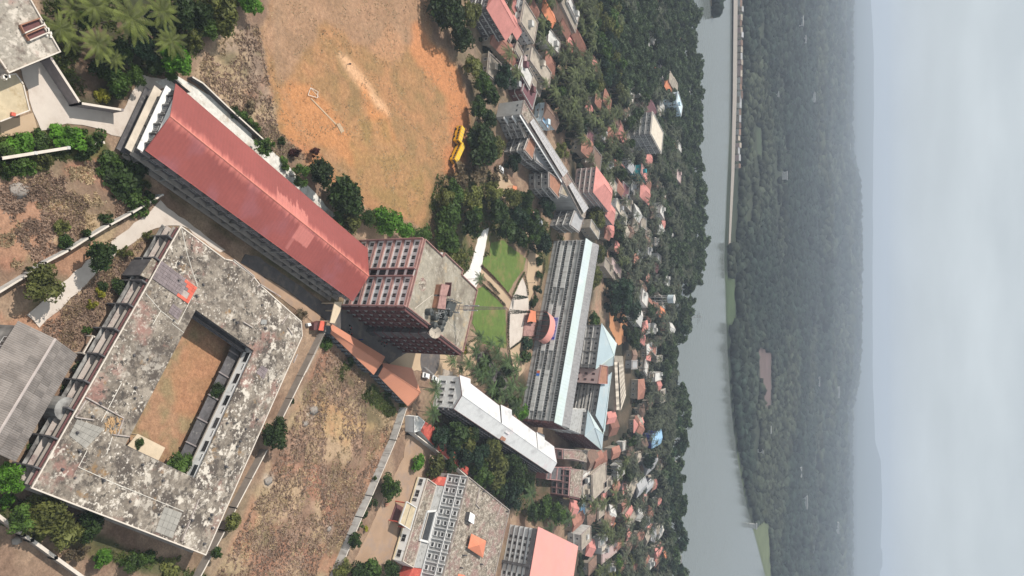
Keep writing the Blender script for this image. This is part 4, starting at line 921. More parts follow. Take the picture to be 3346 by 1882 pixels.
def frame_facade(rt, A, B, z0, z1, fh, bay, proj=1.0, fm_='dark_maroon', pm='grey_wall'):
    """deep concrete frame, shade put into its dark maroon, grey ledges coloured as sky-lit tops"""
    ln = math.dist(A, B); nb = max(1, round(ln / bay)); nf = max(1, round((z1 - z0) / fh)); fh = (z1 - z0) / nf
    for k in range(nf): 
        ledge(rt, A, B, z0 + (k + 1) * fh - 0.32, proj, 0.3, fm_, 'sunshade')
        ledge(rt, A, B, z0 + k * fh + 0.75, proj * 0.6, 0.14, pm, 'spandrel')  # pale grey imitates ledge tops catching the sky
    for i in range(nb + 1): fin(rt, A, B, min(max(0.13, ln * i / nb), ln - 0.13), z0, z1 - 0.01, proj + 0.03, 0.26, fm_, 'fin')
    wall_windows(rt, A, B, [ln * (i + 0.5) / nb for i in range(nb)], [z0 + k * fh + 0.95 for k in range(nf)], bay * 0.62, fh - 1.6, frame='frame_grey', fr=0.08)
m_mid = P(*tb(870, 890), ZT); sA1, sB1 = edge_near(tpoly, m_mid); frame_facade(tall, sA1, sB1, 0, ZT - 0.3, FH, 3.0)
m_mid = P(*tb(1200, 1170), ZT); sA2, sB2 = edge_near(tpoly, m_mid); frame_facade(tall, sA2, sB2, 0, ZT - 0.3, FH, 3.0)
for i in range(len(tpoly)):
    A, B = tpoly[i], tpoly[(i + 1) % len(tpoly)]
    if math.dist(lerp2(A, B, .5), P(*tb(1020, 1085), ZT)) < 5.5 and math.dist(A, B) < 6:
        ledge(tall, A, B, 0, .05, ZT - .3, 'blackened', 'recess_wall')  # dark panels put the recess shade into the wall colour
        for k in range(1, NF): ledge(tall, A, B, k * FH - .2, .3, .2, 'dark_maroon', 'landing')
for q in ([(1105, 545), (1180, 560), (1150, 665), (1085, 650)], [(1085, 668), (1148, 672), (1138, 800), (1062, 790)]):
    pq = PP(tb, q, 25); b = MB(); b.prism(pq, ZT, 25); b.build('stair_house', 'tin_rust', tall); b = MB(); b.prism(inset(pq, -0.2), 25, 25.15); b.build('stair_house_roof', 'maroon_band', tall)
b = MB(); b.strip(P(*tb(1185, 525), 24.4), P(*tb(1170, 670), 24.4), 0.15, ZT, 25.3); b.build('screen_wall', 'dark_maroon', tall)
b = MB(); b.prism(PP(tb, [(1058, 640), (1082, 645), (1070, 710), (1045, 700)], 23.6), ZT, 23.6); b.build('hatch', 'white_wall', tall)
for c, pts in ((tb, [(1150, 925), (1285, 1030), (1250, 1170)]), (tb, [(1200, 1010), (1250, 1050), (1235, 1110)]), (tb, [(820, 800), (1000, 660)])): roofpipe(tall, c, pts, ZT, 0.07, 'coping')
b = MB(); q = P(*tb(905, 545), ZT); b.tube((*q, ZT + .002), (*q, ZT + .03), 2.0, n=24); b.build('stain_ring', 'mossy_roof', tall)
tk = MB(); tk.tube((0, 0, 0), (0, 0, 1.6), 0.85, n=16, cap=False); tk.tube((0, 0, 1.6), (0, 0, 1.95), 0.85, 0.3, n=16); tk.tube((0, 0, 1.95), (0, 0, 2.1), 0.3, n=10)
for r_ in (0.4, 0.8, 1.2): tk.tube((0, 0, r_ - .04), (0, 0, r_ + .04), 0.9, n=16)
tk = tk.mesh('water_tank', 'metal_dark')
for i, (x, y, lb_) in enumerate(((975, 835, 'leftmost black water tank on the tall block roof, apart from the cluster'), (1035, 890, 'black water tank under the cable frame on the tall block roof'), (1120, 845, 'black water tank beside the foot of the red mast'), (1128, 905, 'black water tank in the middle of the rooftop cluster'), (1020, 975, 'black water tank just left of the white dish'), (1085, 1010, 'black water tank just right of the white dish'), (1105, 955, 'black water tank between the dish and the cable frame'), (1180, 850, 'black water tank on the far side of the mast base frame'))):
    o = inst('water_tank', tk, None, (*P(*tb(x, y), ZT + 1), ZT), 0, (1.2, 1.2, 1.15)); tag(o, lb_, 'water tank', 'black tanks on the tall block roof')
# equipment cabin with antennas
cab = root('equipment_cabin', 'open black steel frame holding mobile antennas at the mast foot', 'antenna frame', (*P(*tb(1200, 750), ZT), ZT))
q0 = Vector(P(*tb(1150, 700), ZT + 1)); q1 = Vector(P(*tb(1250, 740), ZT + 1)); q2 = Vector(P(*tb(1215, 840), ZT + 1)); q3 = q0 + (q2 - q1); b = MB()
qs = [q0, q1, q2, q3]
for i in range(4):
    a, c_ = qs[i], qs[(i + 1) % 4]; b.tube((*a, ZT), (*a, ZT + 2.8), 0.1); b.tube((*a, ZT + 2.8), (*c_, ZT + 2.8), 0.1); b.tube((*a, ZT + 1.4), (*c_, ZT + 1.4), 0.08); b.tube((*a, ZT), (*c_, ZT + 1.4), 0.06)
b.build('steel_frame', 'metal_dark', cab)
b = MB(); b.prism(inset([tuple(v) for v in qs], 0.4), ZT + 0.3, ZT + 1.9); b.build('cabinet', 'metal_dark', cab)
for v in qs: b = MB(); b.box(v.x - .15, v.y - .12, ZT + 2.0, v.x + .15, v.y + .12, ZT + 3.6); b.build('antenna', 'metal_grey', cab)
b = MB()
for k in range(16): p = Vector(P(*tb(Rg.uniform(985, 1100), Rg.uniform(800, 930)), ZT)); q = Vector(P(*tb(Rg.uniform(985, 1100), Rg.uniform(800, 930)), ZT)); b.tube((*p, ZT + Rg.uniform(.2, 2.6)), (*q, ZT + Rg.uniform(.2, 2.6)), 0.05, n=4)
b.alone('cable_frame', 'metal_grey', 'tangle of thin steel rails and cable supports among the rooftop tanks', 'frame')
dish = root('satellite_dish', 'round pale satellite dish on the edge of the tall block roof', 'satellite dish', (*P(*tb(1035, 1080), ZT), ZT))
b = MB(); c0 = Vector((*P(*tb(1035, 1052), ZT + 1.6), ZT + 1.6)); ax = Vector((-0.1, -0.75, 0.65)).normalized(); u_ = ax.orthogonal().normalized(); v_ = ax.cross(u_)
prev = None
for k in range(6):
    r_ = 1.75 * k / 5; ring = [c0 + ax * (0.5 * (r_ / 1.75) ** 2) + u_ * r_ * math.cos(t) + v_ * r_ * math.sin(t) for t in [2 * math.pi * i / 20 for i in range(20)]]
    if prev:
        for i in range(20): b.face([prev[i], prev[(i + 1) % 20], ring[(i + 1) % 20], ring[i]])
    prev = ring
b.build('reflector', 'wall_cream', dish)
b = MB(); b.tube((c0.x, c0.y, ZT), tuple(c0), 0.1); b.build('post', 'metal_grey', dish)
b = MB(); fcs = c0 + ax * 1.3; [b.tube(tuple(c0 + ax * .5 + u_ * 1.7 * math.cos(t) + v_ * 1.7 * math.sin(t)), tuple(fcs), 0.03, n=4) for t in (0, 2.1, 4.2)]; b.tube(tuple(fcs), tuple(fcs + ax * .3), 0.12); b.build('feed_arm', 'metal_dark', dish)
def lattice(rt, base, z0, z1, w0, w1, m, r=0.07, seg=1.5, name='mast_segment'):
    n = max(2, int((z1 - z0) / seg)); cs = [(-1, -1), (1, -1), (1, 1), (-1, 1)]
    for k in range(n):
        b = MB(); za, zb = z0 + (z1 - z0) * k / n, z0 + (z1 - z0) * (k + 1) / n; wa = w0 + (w1 - w0) * k / n; wb_ = w0 + (w1 - w0) * (k + 1) / n
        A_ = [(base[0] + c[0] * wa / 2, base[1] + c[1] * wa / 2, za) for c in cs]; B_ = [(base[0] + c[0] * wb_ / 2, base[1] + c[1] * wb_ / 2, zb) for c in cs]
        for i in range(4):
            j = (i + 1) % 4; b.tube(A_[i], B_[i], r, n=4, cap=False); b.tube(A_[i], B_[j], r * 0.6, n=3, cap=False); b.tube(A_[j], B_[i], r * 0.6, n=3, cap=False); b.tube(B_[i], B_[j], r * 0.6, n=3, cap=False)
        b.build(name, m, rt)
mast = root('lattice_mast', 'slender reddish lattice radio mast rising from the tall block roof', 'mast', (*P(*tb(1245, 790), ZT), ZT))
lattice(mast, P(*tb(1245, 790), ZT), ZT, 41, 1.3, 0.5, 'metal_mast', 0.065, 1.3)
for zz in (27, 29, 30.5):
    q = P(*tb(1245, 790), ZT); b = MB(); b.box(q[0] - .9, q[1] - .9, zz, q[0] - .6, q[1] - .5, zz + 1.5); b.build('antenna', 'metal_grey', mast); b = MB(); b.box(q[0] + .6, q[1] - .9, zz - .5, q[0] + .9, q[1] - .6, zz + 1); b.build('antenna', 'metal_grey', mast)
# ------------------------------------------------------------------ library block (long strip roof, stepped porches)
ZL = 11.5
lib, lp = block('library_block', 'long grey block with a strip of white ribbed roof sheets and stepped porches', 'building', PP(lambda x, y: (x, y), [(1711, 327), (1917, 670), (1909, 713), (1900, 709), (1838, 590), (1702, 373)], ZL), ZL, 'grey_wall', 'mossy_roof', 0.4, parm='parapet')
# raised sheet roof
a, c_, d_, e_ = [p3(lb(*q), ZL + 0.9) for q in ((560, 350), (1200, 1330), (1130, 1340), (530, 400))]
a, c_, d_, e_ = [p3(lb(*q), ZL + 0.9) for q in ((575, 345), (1255, 1440), (960, 1120), (535, 400))]
def slab_sheet(parent, quad, m, name='roof_sheet', th=0.12):
    b = MB(); q = [Vector(p) for p in quad]; lo = [p - Vector((0, 0, th)) for p in q]
    n = (q[1] - q[0]).cross(q[2] - q[0])
    if n.z < 0: q, lo = q[::-1], lo[::-1]
    b.face(q); b.face(lo[::-1])
    for i in range(len(q)): j = (i + 1) % len(q); b.face([lo[i], lo[j], q[j], q[i]])
    return b.build(name, m, parent)
def sheets(parent, A, B, C_, D, n, m, gap=0.03, name='roof_sheet'):
    """row of n roof sheets between edge A-B and edge D-C"""
    A, B, C_, D = [Vector(p) for p in (A, B, C_, D)]
    for i in range(n):
        s, t = (i + gap) / n, (i + 1 - gap) / n
        slab_sheet(parent, [A.lerp(B, s), A.lerp(B, t), D.lerp(C_, t), D.lerp(C_, s)], m if isinstance(m, str) else m[i % len(m)], name)
A_, B_, C_, D_ = p3(lb(555, 350), ZL + 0.7), p3(lb(1020, 1060), ZL + 0.7), p3(lb(950, 1110), ZL + 1.4), p3(lb(520, 410), ZL + 1.4)
A_, B_ = p3(lb(575, 350), ZL + .6), p3(lb(1030, 1050), ZL + .6); D_, C_ = p3(lb(530, 400), ZL + 1.2), p3(lb(965, 1120), ZL + 1.2)
sheets(lib, A_, B_, C_, D_, 22, 'roof_grey_corr')
b = MB(); mid0 = Vector(A_).lerp(Vector(D_), .5); mid1 = Vector(B_).lerp(Vector(C_), .5)
for p, q in ((A_, B_), (D_, C_), (mid0, mid1)):
    b = MB(); b.tube(Vector(p) + Vector((0, 0, .1)), Vector(q) + Vector((0, 0, .1)), 0.09, n=4); b.build('pipe', 'pipe_white', lib)
A_, B_ = p3(lb(1080, 1190), ZL + .6), p3(lb(1300, 1530), ZL + .6); D_, C_ = p3(lb(1040, 1230), ZL + 1.2), p3(lb(1240, 1600), ZL + 1.2)
sheets(lib, A_, B_, C_, D_, 10, 'roof_grey_corr')
for p, q in ((A_, B_), (D_, C_)): b = MB(); b.tube(Vector(p) + Vector((0, 0, .1)), Vector(q) + Vector((0, 0, .1)), 0.09, n=4); b.build('pipe', 'pipe_white', lib)
gA, gB = edge_near(lp, mean3(p3((1838, 590), ZL), p3((1702, 373), ZL))[:2])
for k, z_ in enumerate((3.6, 7.4, 11.0)):
    ledge(lib, gA, gB, z_, 1.0, 0.25, 'white_wall', 'sunshade')
wall_windows(lib, gA, gB, spread(gA, gB, 2.4, 1), (1.2, 5.0, 8.7), 1.5, 1.5, frame='frame_grey')
hA, hB = edge_near(lp, mean3(p3((1711, 327), ZL), p3((1702, 373), ZL))[:2])
wall_windows(lib, hA, hB, [2.2, 4.6], (8.6,), 1.1, 1.1)
def porch(pts, c, z, wallm, roofm, floors, wstep=2.4, par=0.35):
    poly = ccw(PP(c, pts, z)); b = MB(); b.prism(poly, 0, z - .2); b.build('porch_wall', wallm, lib); b = MB(); b.prism(inset(poly, -0.12), z - .198, z); b.build('porch_roof', roofm, lib)
    parapet(lib, poly, z + .002, par, 0.2, 'parapet'); foot(poly, 1)
    for i in range(len(poly)):
        A, B = poly[i], poly[(i + 1) % len(poly)]
        d = Vector((B[0] - A[0], B[1] - A[1])).normalized(); n = Vector((d.y, -d.x))
        if n.y > 0.35 or math.dist(A, B) < 2.5: continue
        fh = z / floors
        for k in range(floors): ledge(lib, A, B, (k + 1) * fh - .35, 0.45, 0.2, 'wall_compound', 'sunshade')
        wall_windows(lib, A, B, spread(A, B, wstep, 0.4), [k * fh + 1.0 for k in range(floors)], 1.5, fh - 2.0, frame='frame_grey')
porch([(532, 560), (602, 690), (560, 890), (455, 765)], lb, 9.6, 'weathered_wall', 'tin_rust', 3)
porch([(405, 375), (525, 560), (470, 600), (385, 400)], lb, 9.0, 'weathered_wall', 'mossy_roof', 3)
porch([(780, 1060), (960, 1190), (905, 1400), (780, 1250)], lb, 10.0, 'weathered_wall', 'tin_rust', 3)
porch([(960, 1200), (1050, 1280), (1020, 1380), (920, 1340)], lb, 10.6, 'white_wall', 'buff_roof', 3)
porch([(1330, 205), (1395, 258), (1362, 365), (1292, 310)], m2, 10.5, 'weathered_wall', 'village_grey', 3)
porch([(590, 690), (640, 690), (820, 960), (780, 1040), (600, 900)], lb, 8.4, 'weathered_wall', 'village_grey', 2, 2.0)
# arched gateway beside the library and small red kiosk roof
b = MB(); q = P(*m1(880, 1425), 2.6); b.box(q[0] - 1.6, q[1] - 2, 2.4, q[0] + 1.6, q[1] + 2, 2.6)
b.tube((q[0] - 1.4, q[1] - 1.8, 0), (q[0] - 1.4, q[1] - 1.8, 2.4), .1); b.tube((q[0] + 1.4, q[1] - 1.8, 0), (q[0] + 1.4, q[1] - 1.8, 2.4), .1); b.tube((q[0] + 1.4, q[1] + 1.8, 0), (q[0] + 1.4, q[1] + 1.8, 2.4), .1); b.tube((q[0] - 1.4, q[1] + 1.8, 0), (q[0] - 1.4, q[1] + 1.8, 2.4), .1)
b.alone('bus_shelter', 'village_orange', 'small orange red shelter on posts at the bend of the library drive', 'shelter')

# ------------------------------------------------------------------ main block with pale cyan roof
ZM = 17.0
E1, E2 = P(*ma(950, 103), ZM), P(*mb(580, 826), ZM); K1, K2 = P(*ma(1078, 215), ZM), P(*mb(732, 908), ZM)
mainb = root('main_block', 'long grey five storey college block with a pale cyan metal roof and white wall panels', 'building', (*centroid([E1, E2, K2, K1]), 0))
mpoly = ccw(inset([E1, E2, K2, K1], 0.6)); foot(mpoly, 2)
b = MB(); b.prism(mpoly, 0, ZM - 0.3); b.build('wall', 'grey_wall', mainb)
b = MB(); b.prism([E1, E2, K2, K1], ZM - .299, ZM); b.build('cornice', 'wall_compound', mainb)
r1_, r2_ = (*lerp2(E1, K1, .42), ZM + .8), (*lerp2(E2, K2, .42), ZM + .8)
o1, o2 = (*lerp2(E1, K1, -.03), ZM + .06), (*lerp2(E2, K2, -.03), ZM + .06); t1, t2 = (*lerp2(E1, K1, 1.02), ZM + .1), (*lerp2(E2, K2, 1.02), ZM + .1)
sheets(mainb, o1, o2, r2_, r1_, 56, 'roof_cyan', gap=0.012)
# barrel vaulted back slope in ribs
NB = 60
for i in range(NB):
    b = MB(); s0, s1 = (i + .02) / NB, (i + .96) / NB
    A0, A1 = Vector(r1_).lerp(Vector(r2_), s0), Vector(r1_).lerp(Vector(r2_), s1); T0, T1 = Vector(t1).lerp(Vector(t2), s0), Vector(t1).lerp(Vector(t2), s1)
    pr = None
    for k in range(7):
        t = k / 6; zz = Vector((0, 0, 1.9 * math.sin(math.pi * t) ** .8))
        q0, q1_ = A0.lerp(T0, t) + zz, A1.lerp(T1, t) + zz
        if pr: b.face([pr[0], pr[1], q1_, q0])
        pr = (q0, q1_)
    b.build('vault_rib', 'vault_grey', mainb)
uA, uB = edge_near(mpoly, lerp2(E1, E2, .5)); du = Vector((uB[0] - uA[0], uB[1] - uA[1])).normalized(); nu_ = Vector((du.y, -du.x)); lenu = math.dist(uA, uB)
def spos(px, z): q = P(*px, z); return (Vector(q) - Vector(uA)).dot(du)
lv = [2.7, 6.4, 10.5, 14.6]
for z_ in lv:
    wall_windows(mainb, uA, uB, [0.8 + 1.22 * i for i in range(int((lenu - 1) / 1.22))], (z_,), 0.86, 1.25, frame='frame_grey', fr=0.07)
for z_ in (2.3, 6.0, 10.1, 14.2): ledge(mainb, uA, uB, z_, 0.35, 0.12, 'wall_compound', 'sill_band')
for z_ in (4.1, 7.9, 12.0, 16.1): ledge(mainb, uA, uB, z_, 0.75, 0.14, 'weathered_wall', 'sunshade')
for i in range(13): fin(mainb, uA, uB, 0.3 + (lenu - .6) * i / 12, 0, 16.6, 0.14, 0.2, 'grey_wall', 'pier')
def panel(s0, s1, z0, z1, m='panel_white', name='wall_panel', proud=0.62):
    s0, s1 = min(s0, s1), max(s0, s1); a = Vector(uA) + du * s0; b = MB(); b.ob((a.x, a.y, z0), (du.x * (s1 - s0), du.y * (s1 - s0), 0), (nu_.x * proud, nu_.y * proud, 0), (0, 0, z1 - z0)); return b.build(name, m, mainb)
for (c, x0, y0, c2_, x1, y1, z0, z1) in ((ma, 680, 205, ma, 610, 712, 3.9, 5.95), (ma, 770, 205, ma, 690, 712, 8.0, 10.05), (ma, 560, 897, ma, 470, 1449, 3.9, 5.95), (ma, 640, 897, ma, 570, 1449, 8.0, 10.05), (mb, 420, 215, mb, 330, 705, 3.9, 5.95), (mb, 500, 218, mb, 430, 710, 8.0, 10.05)):
    s0, s1 = spos(c(x0, y0), z0 + 1), spos(c2_(x1, y1), z0 + 1); n = 8
    for k in range(n): panel(s0 + (s1 - s0) * k / n + .06, s0 + (s1 - s0) * (k + 1) / n - .06, z0, z1)
# sign board and posters on the facade
sg0, sg1 = spos(ma(600, 1025), 9), spos(ma(565, 1300), 9)
sgn = root('sign_board', 'blue sign board with pale illegible lettering on the college facade above the arched porch', 'sign', (*(Vector(uA) + du * sg0 + nu_ * .7), 8.4))
def onwall(parent, name, s0, s1, z0, z1, off, th, m):
    s0, s1 = min(s0, s1), max(s0, s1); a = Vector(uA) + du * s0 + nu_ * off; b = MB(); b.ob((a.x, a.y, z0), (du.x * (s1 - s0), du.y * (s1 - s0), 0), (nu_.x * th, nu_.y * th, 0), (0, 0, z1 - z0)); return b.build(name, m, parent)
onwall(sgn, 'board', sg0, sg1, 7.3, 10.2, .66, .12, 'sign_lilac')
onwall(sgn, 'blue_field', sg0 + .15, sg1 - .15, 7.55, 9.95, .79, .02, 'sign_blue')
Rs = random.Random(5); b = MB(); nl = 15
for row, (z0, z1) in enumerate(((8.85, 9.7), (7.8, 8.5))):
    for k in range(nl):
        if Rs.random() < .12: continue
        s_ = sg0 + .5 + (sg1 - sg0 - 1) * k / nl; wd = (sg1 - sg0 - 1) / nl * .62
        a = Vector(uA) + du * s_ + nu_ * .82; st = .12
        def stroke(x0, x1, y0, y1): p = a + du * x0; b.ob((p.x, p.y, y0), (du.x * (x1 - x0), du.y * (x1 - x0), 0), (nu_.x * .02, nu_.y * .02, 0), (0, 0, y1 - y0))
        stroke(0, st, z0, z1)
        if Rs.random() < .7: stroke(st, wd, z1 - st, z1)
        if Rs.random() < .6: stroke(st, wd, z0, z0 + st)
        if Rs.random() < .5: stroke(wd - st, wd, z0 + st, z1 - st)
        if Rs.random() < .5: stroke(st, wd - st, (z0 + z1) / 2 - st / 2, (z0 + z1) / 2 + st / 2)
lt = b.build('lettering', 'sign_lilac', sgn); lt['kind'] = 'stuff'
for (y0, y1, m_, lab_) in ((232, 262, 'poster_red', 'small orange red poster on the white facade panel above the blue one'), (266, 296, 'poster_blue', 'small bright blue poster on the white facade panel')):
    s0, s1 = spos(mb(410, y0), 5), spos(mb(403, y1), 5); s0, s1 = min(s0, s1), max(s0, s1); a = Vector(uA) + du * s0 + nu_ * .64
    b = MB(); b.ob((a.x, a.y, 4.2), (du.x * (s1 - s0), du.y * (s1 - s0), 0), (nu_.x * .05, nu_.y * .05, 0), (0, 0, 1.5)); b.alone('poster', m_, lab_, 'poster')
# arched porch
pc0, pc1 = spos(ma(470, 925), 6), spos(ma(430, 1318), 5); pc0, pc1 = min(pc0, pc1), max(pc0, pc1); hw = (pc1 - pc0) / 2; pm_ = (pc0 + pc1) / 2
por = root('entrance_porch', 'pink vaulted entrance porch with dark glazed front in the middle of the college facade', 'porch', (*(Vector(uA) + du * pm_ + nu_ * 3), 0))
b = MB(); prev = None
for k in range(17):
    t = math.pi * k / 16; s_ = pm_ - hw * math.cos(t); z_ = 4.6 + 4.3 * math.sin(t); q0 = Vector(uA) + du * s_ + nu_ * 0.7; q1_ = Vector(uA) + du * (pm_ - hw * 1.02 * math.cos(t)) + nu_ * 5.2
    cur = ((q0.x, q0.y, z_ + .5), (q1_.x, q1_.y, z_ - .4))
    if prev: b.face([prev[0], prev[1], cur[1], cur[0]])
    prev = cur
b.build('vault', 'roof_pink', por)
b = MB(); arc = []
for k in range(17):
    t = math.pi * k / 16; q = Vector(uA) + du * (pm_ - hw * .97 * math.cos(t)) + nu_ * 4.9; arc.append((q.x, q.y, 4.6 + 4.0 * math.sin(t) - .5))
b.face(arc); b.build('glazing', 'glass', por)
for k in range(17):
    if k % 2 == 0: t = math.pi * k / 16; q = Vector(uA) + du * (pm_ - hw * .97 * math.cos(t)) + nu_ * 5.0; b = MB(); b.tube((q.x, q.y, 0), (q.x, q.y, max(.5, 4.1 + 4.0 * math.sin(t))), .12); b.build('column', 'dark_maroon', por)
b = MB(); b.prism([P(*ma(x, y), .6) for x, y in [(290, 935), (345, 950), (365, 1040), (345, 1250), (215, 1245), (225, 1150), (245, 1030)]], 0, .6); b.build('steps', 'maroon_band', por)
b = MB(); b.prism([P(*ma(x, y), 3.2) for x, y in [(300, 940), (360, 955), (365, 1085), (300, 1075), (262, 1085)]], 3.05, 3.2)
b.build('canopy', 'roof_orange_bright', por)
for (x, y) in ((305, 950), (355, 965), (355, 1075), (275, 1075)): q = P(*ma(x, y), 3.1); b = MB(); b.tube((*q, .6), (*q, 3.05), .1); b.build('post', 'dark_maroon', por)
foot([P(*ma(x, y), 0) for x, y in [(220, 900), (500, 900), (450, 1330), (200, 1330)]])
# shaded end wall of the main block
xA, xB = edge_near(mpoly, lerp2(E2, K2, .5)); frame_facade(mainb, xA, xB, 0, ZM - .4, 3.4, 3.0, .9)

# ------------------------------------------------------------------ rear wings with hipped blue roofs
def wing(name, label, roofpts, apex, z, za, wallm='grey_wall', m='roof_bluegrey', m2_='roof_cyan', floors=4, grid=None, cat='building'):
    poly = ccw([P(*p, z) for p in roofpts]); rt = root(name, label, cat, (*centroid(poly), 0)); wp_ = ccw(inset(poly, .7)); foot(wp_, 1.5)
    b = MB(); b.prism(wp_, 0, z - .05); b.build('wall', wallm, rt)
    ap = [(*P(*a, za), za) for a in apex]; n = len(poly)
    cen = Vector(centroid(poly))
    if len(ap) == 1:
        for i in range(n):
            A, B = poly[i], poly[(i + 1) % n]; slab_sheet(rt, [(*A, z), (*B, z), ap[0]], m if i % 2 else m2_, 'roof_slope')
        for i in range(n): b = MB(); b.tube((*poly[i], z + .05), (ap[0][0], ap[0][1], za + .08), .17, n=5); b.build('hip_cap', 'roof_cyan', rt)
    for i in range(n):
        A, B = wp_[i], wp_[(i + 1) % n]; d = Vector((B[0] - A[0], B[1] - A[1])).normalized(); nn = Vector((d.y, -d.x)); ln = math.dist(A, B)
        if nn.y > .4 or ln < 4: continue
        fh = z / floors
        if grid and nn.x > .3: frame_facade(rt, A, B, 0, z - .4, fh, 3.0, .9); continue
        for k in range(floors): ledge(rt, A, B, (k + 1) * fh - .5, .5, .18, 'wall_compound', 'sunshade'); ledge(rt, A, B, k * fh + .8, .15, .1, 'stone_grey', 'sill_band')
        for q in range(int(ln / 7) + 1): fin(rt, A, B, min(ln - .2, .2 + q * 7), 0, z - .3, .55, .25, 'weathered_wall', 'pier')
        wall_windows(rt, A, B, spread(A, B, 2.6, .5), [k * fh + 1.2 for k in range(floors)], 1.2, 1.5, frame='frame_grey')
    return rt, poly
w1, _ = wing('rear_wing', 'rear wing with a large pale blue pyramid roof touching the orange ground', [ma(1130, 1095), ma(1305, 1328), mb(1262, 160), mb(1060, 198)], [mb(1272, 40)], 15.5, 19.5)
ZB_ = 15.0
pb = ccw([P(*q, ZB_) for q in (mb(1120, 385), mb(1248, 240), mb(1170, 930), mb(1062, 745))]); w2 = root('rear_wing', 'long rear wing with a flat blue grey metal roof between the two pyramid roofs', 'building', (*centroid(pb), 0)); foot(pb, 1.5)
b = MB(); b.prism(inset(pb, .6), 0, ZB_); b.build('wall', 'grey_wall', w2)
sheets(w2, p3(mb(1118, 385), ZB_ + .3), p3(mb(1060, 745), ZB_ + .3), p3(mb(1168, 935), ZB_ + 1.6), p3(mb(1246, 238), ZB_ + 1.6), 24, 'roof_bluegrey', gap=.01)
b = MB(); b.tube(p3(mb(1246, 238), ZB_ + 1.7), p3(mb(1150, 960), ZB_ + 1.7), .25, n=5); b.build('ridge_cap', 'roof_cyan', w2)
vA, vB = edge_near(inset(pb, .6), lerp2(P(*mb(1118, 385), ZB_), P(*mb(1060, 745), ZB_), .5))
for k in range(4): ledge(w2, vA, vB, 3.6 * (k + 1) - .4, .8, .2, 'wall_compound', 'sunshade'); ledge(w2, vA, vB, 3.6 * k + 1.0, .6, 1.0 if k in (1, 2) else .15, 'wall_compound', 'spandrel')
wall_windows(w2, vA, vB, spread(vA, vB, 3.0, .6), [3.6 * k + 2.05 for k in range(4)], 1.6, 1.0)
w3, _ = wing('rear_wing', 'grey end wing with pale blue pyramid roof above a maroon grid wall', [mb(970, 680), mb(1152, 962), mb(1135, 1150), mb(932, 982)], [mb(1048, 882)], 15.5, 19.0, grid=True)
b = MB(); b.prism([P(*q, 14) for q in (mb(742, 690), mb(960, 690), mb(925, 985), mb(742, 905))], 0, 13.2)
gl = ccw([P(*q, 13) for q in (mb(780, 672), mb(950, 672), mb(925, 975), mb(742, 900))]); b = MB(); b.prism(gl, 0, 13); b.build('link_wall', 'grey_wall', w3); foot(gl, 1)
for i in range(4):
    A, B = gl[i], gl[(i + 1) % 4]; d = Vector((B[0] - A[0], B[1] - A[1])).normalized()
    if -d.x < .3 and math.dist(A, B) > 4:
        for k in range(3): ledge(w3, A, B, 4.2 * (k + 1) - .5, .4, .2, 'wall_compound', 'sunshade')
        wall_windows(w3, A, B, spread(A, B, 3.0, .5), (1.5, 5.7, 9.9), 1.0, 1.6)
lk, _ = block('link_tower', 'rose pink link tower squeezed between the blue roofed rear wings', 'building', [P(*q, 17) for q in (mb(1120, 150), mb(1195, 165), mb(1190, 375), mb(1085, 370))], 17, 'wall_rose', 'tin_rust', .5, parm='pink_edge')
lkp = ccw([P(*q, 17) for q in (mb(1120, 150), mb(1195, 165), mb(1190, 375), mb(1085, 370))])
for i in range(4):
    A, B = lkp[i], lkp[(i + 1) % 4]; d = Vector((B[0] - A[0], B[1] - A[1])).normalized()
    if -d.x < .4 and math.dist(A, B) > 3: wall_windows(lk, A, B, spread(A, B, 2.6, .3), (5, 9, 13), 1.3, 1.8, frame='pink_edge')
# long peach roofed block behind
gk = crop(1900, 1100, 3.622)
pe, pp = block('peach_block', 'long low block with a peach coloured double roof and a dark central gutter', 'building', PP(gk, [(388, 225), (490, 230), (528, 700), (470, 870), (415, 872)], 8), 8, 'wall_cream', 'village_buff', 0, ft=2)
for q, m_ in (([(390, 300), (425, 300), (450, 860), (415, 870)], 'wall_cream'), ([(440, 300), (492, 305), (525, 690), (470, 860)], 'roof_pink')):
    A, B, C_, D_ = [p3(gk(*t), 8.9) for t in q]; sheets(pe, A, D_, C_, B, 18, ['wall_cream', 'village_buff', 'wall_cream'] if m_ == 'wall_cream' else ['village_buff', 'wall_cream'], gap=.02)

# ------------------------------------------------------------------ white gabled auditorium
aud_e0 = [p3(wh(*q), 9) for q in ((390, 597), (1605, 1405))]; ra, rb = p3(wh(495, 425), 11.4), p3(wh(1678, 1268), 11.3)
up = [wh(460, 168), wh(600, 215), wh(587, 262), wh(960, 552), wh(978, 540), wh(1115, 605), wh(1107, 662), wh(1415, 890), wh(1425, 880), wh(1522, 920), wh(1510, 962), wh(1642, 1062), wh(1660, 1170)]
up3 = [p3(q, 9) for q in up]; fa = [(a, b_) for a, b_ in ((aud_e0[0], aud_e0[1]),)]
audp = [aud_e0[0][:2], aud_e0[1][:2], up3[-1][:2], up3[0][:2]]
aud = root('auditorium', 'white gabled auditorium with a bright metal roof and slit windows in its gable wall', 'hall', (*centroid(audp), 0)); foot(audp, 1.5)
b = MB(); aw = ccw(inset([aud_e0[0][:2], aud_e0[1][:2], lerp2(up3[-1][:2], rb[:2], 0), up3[0][:2]], .5)); b.prism(aw, 0, 8.9); b.build('wall', 'white_wall', aud)
sheets(aud, aud_e0[0], aud_e0[1], rb, ra, 44, 'roof_white', gap=.004)
rv = Vector(rb) - Vector(ra)
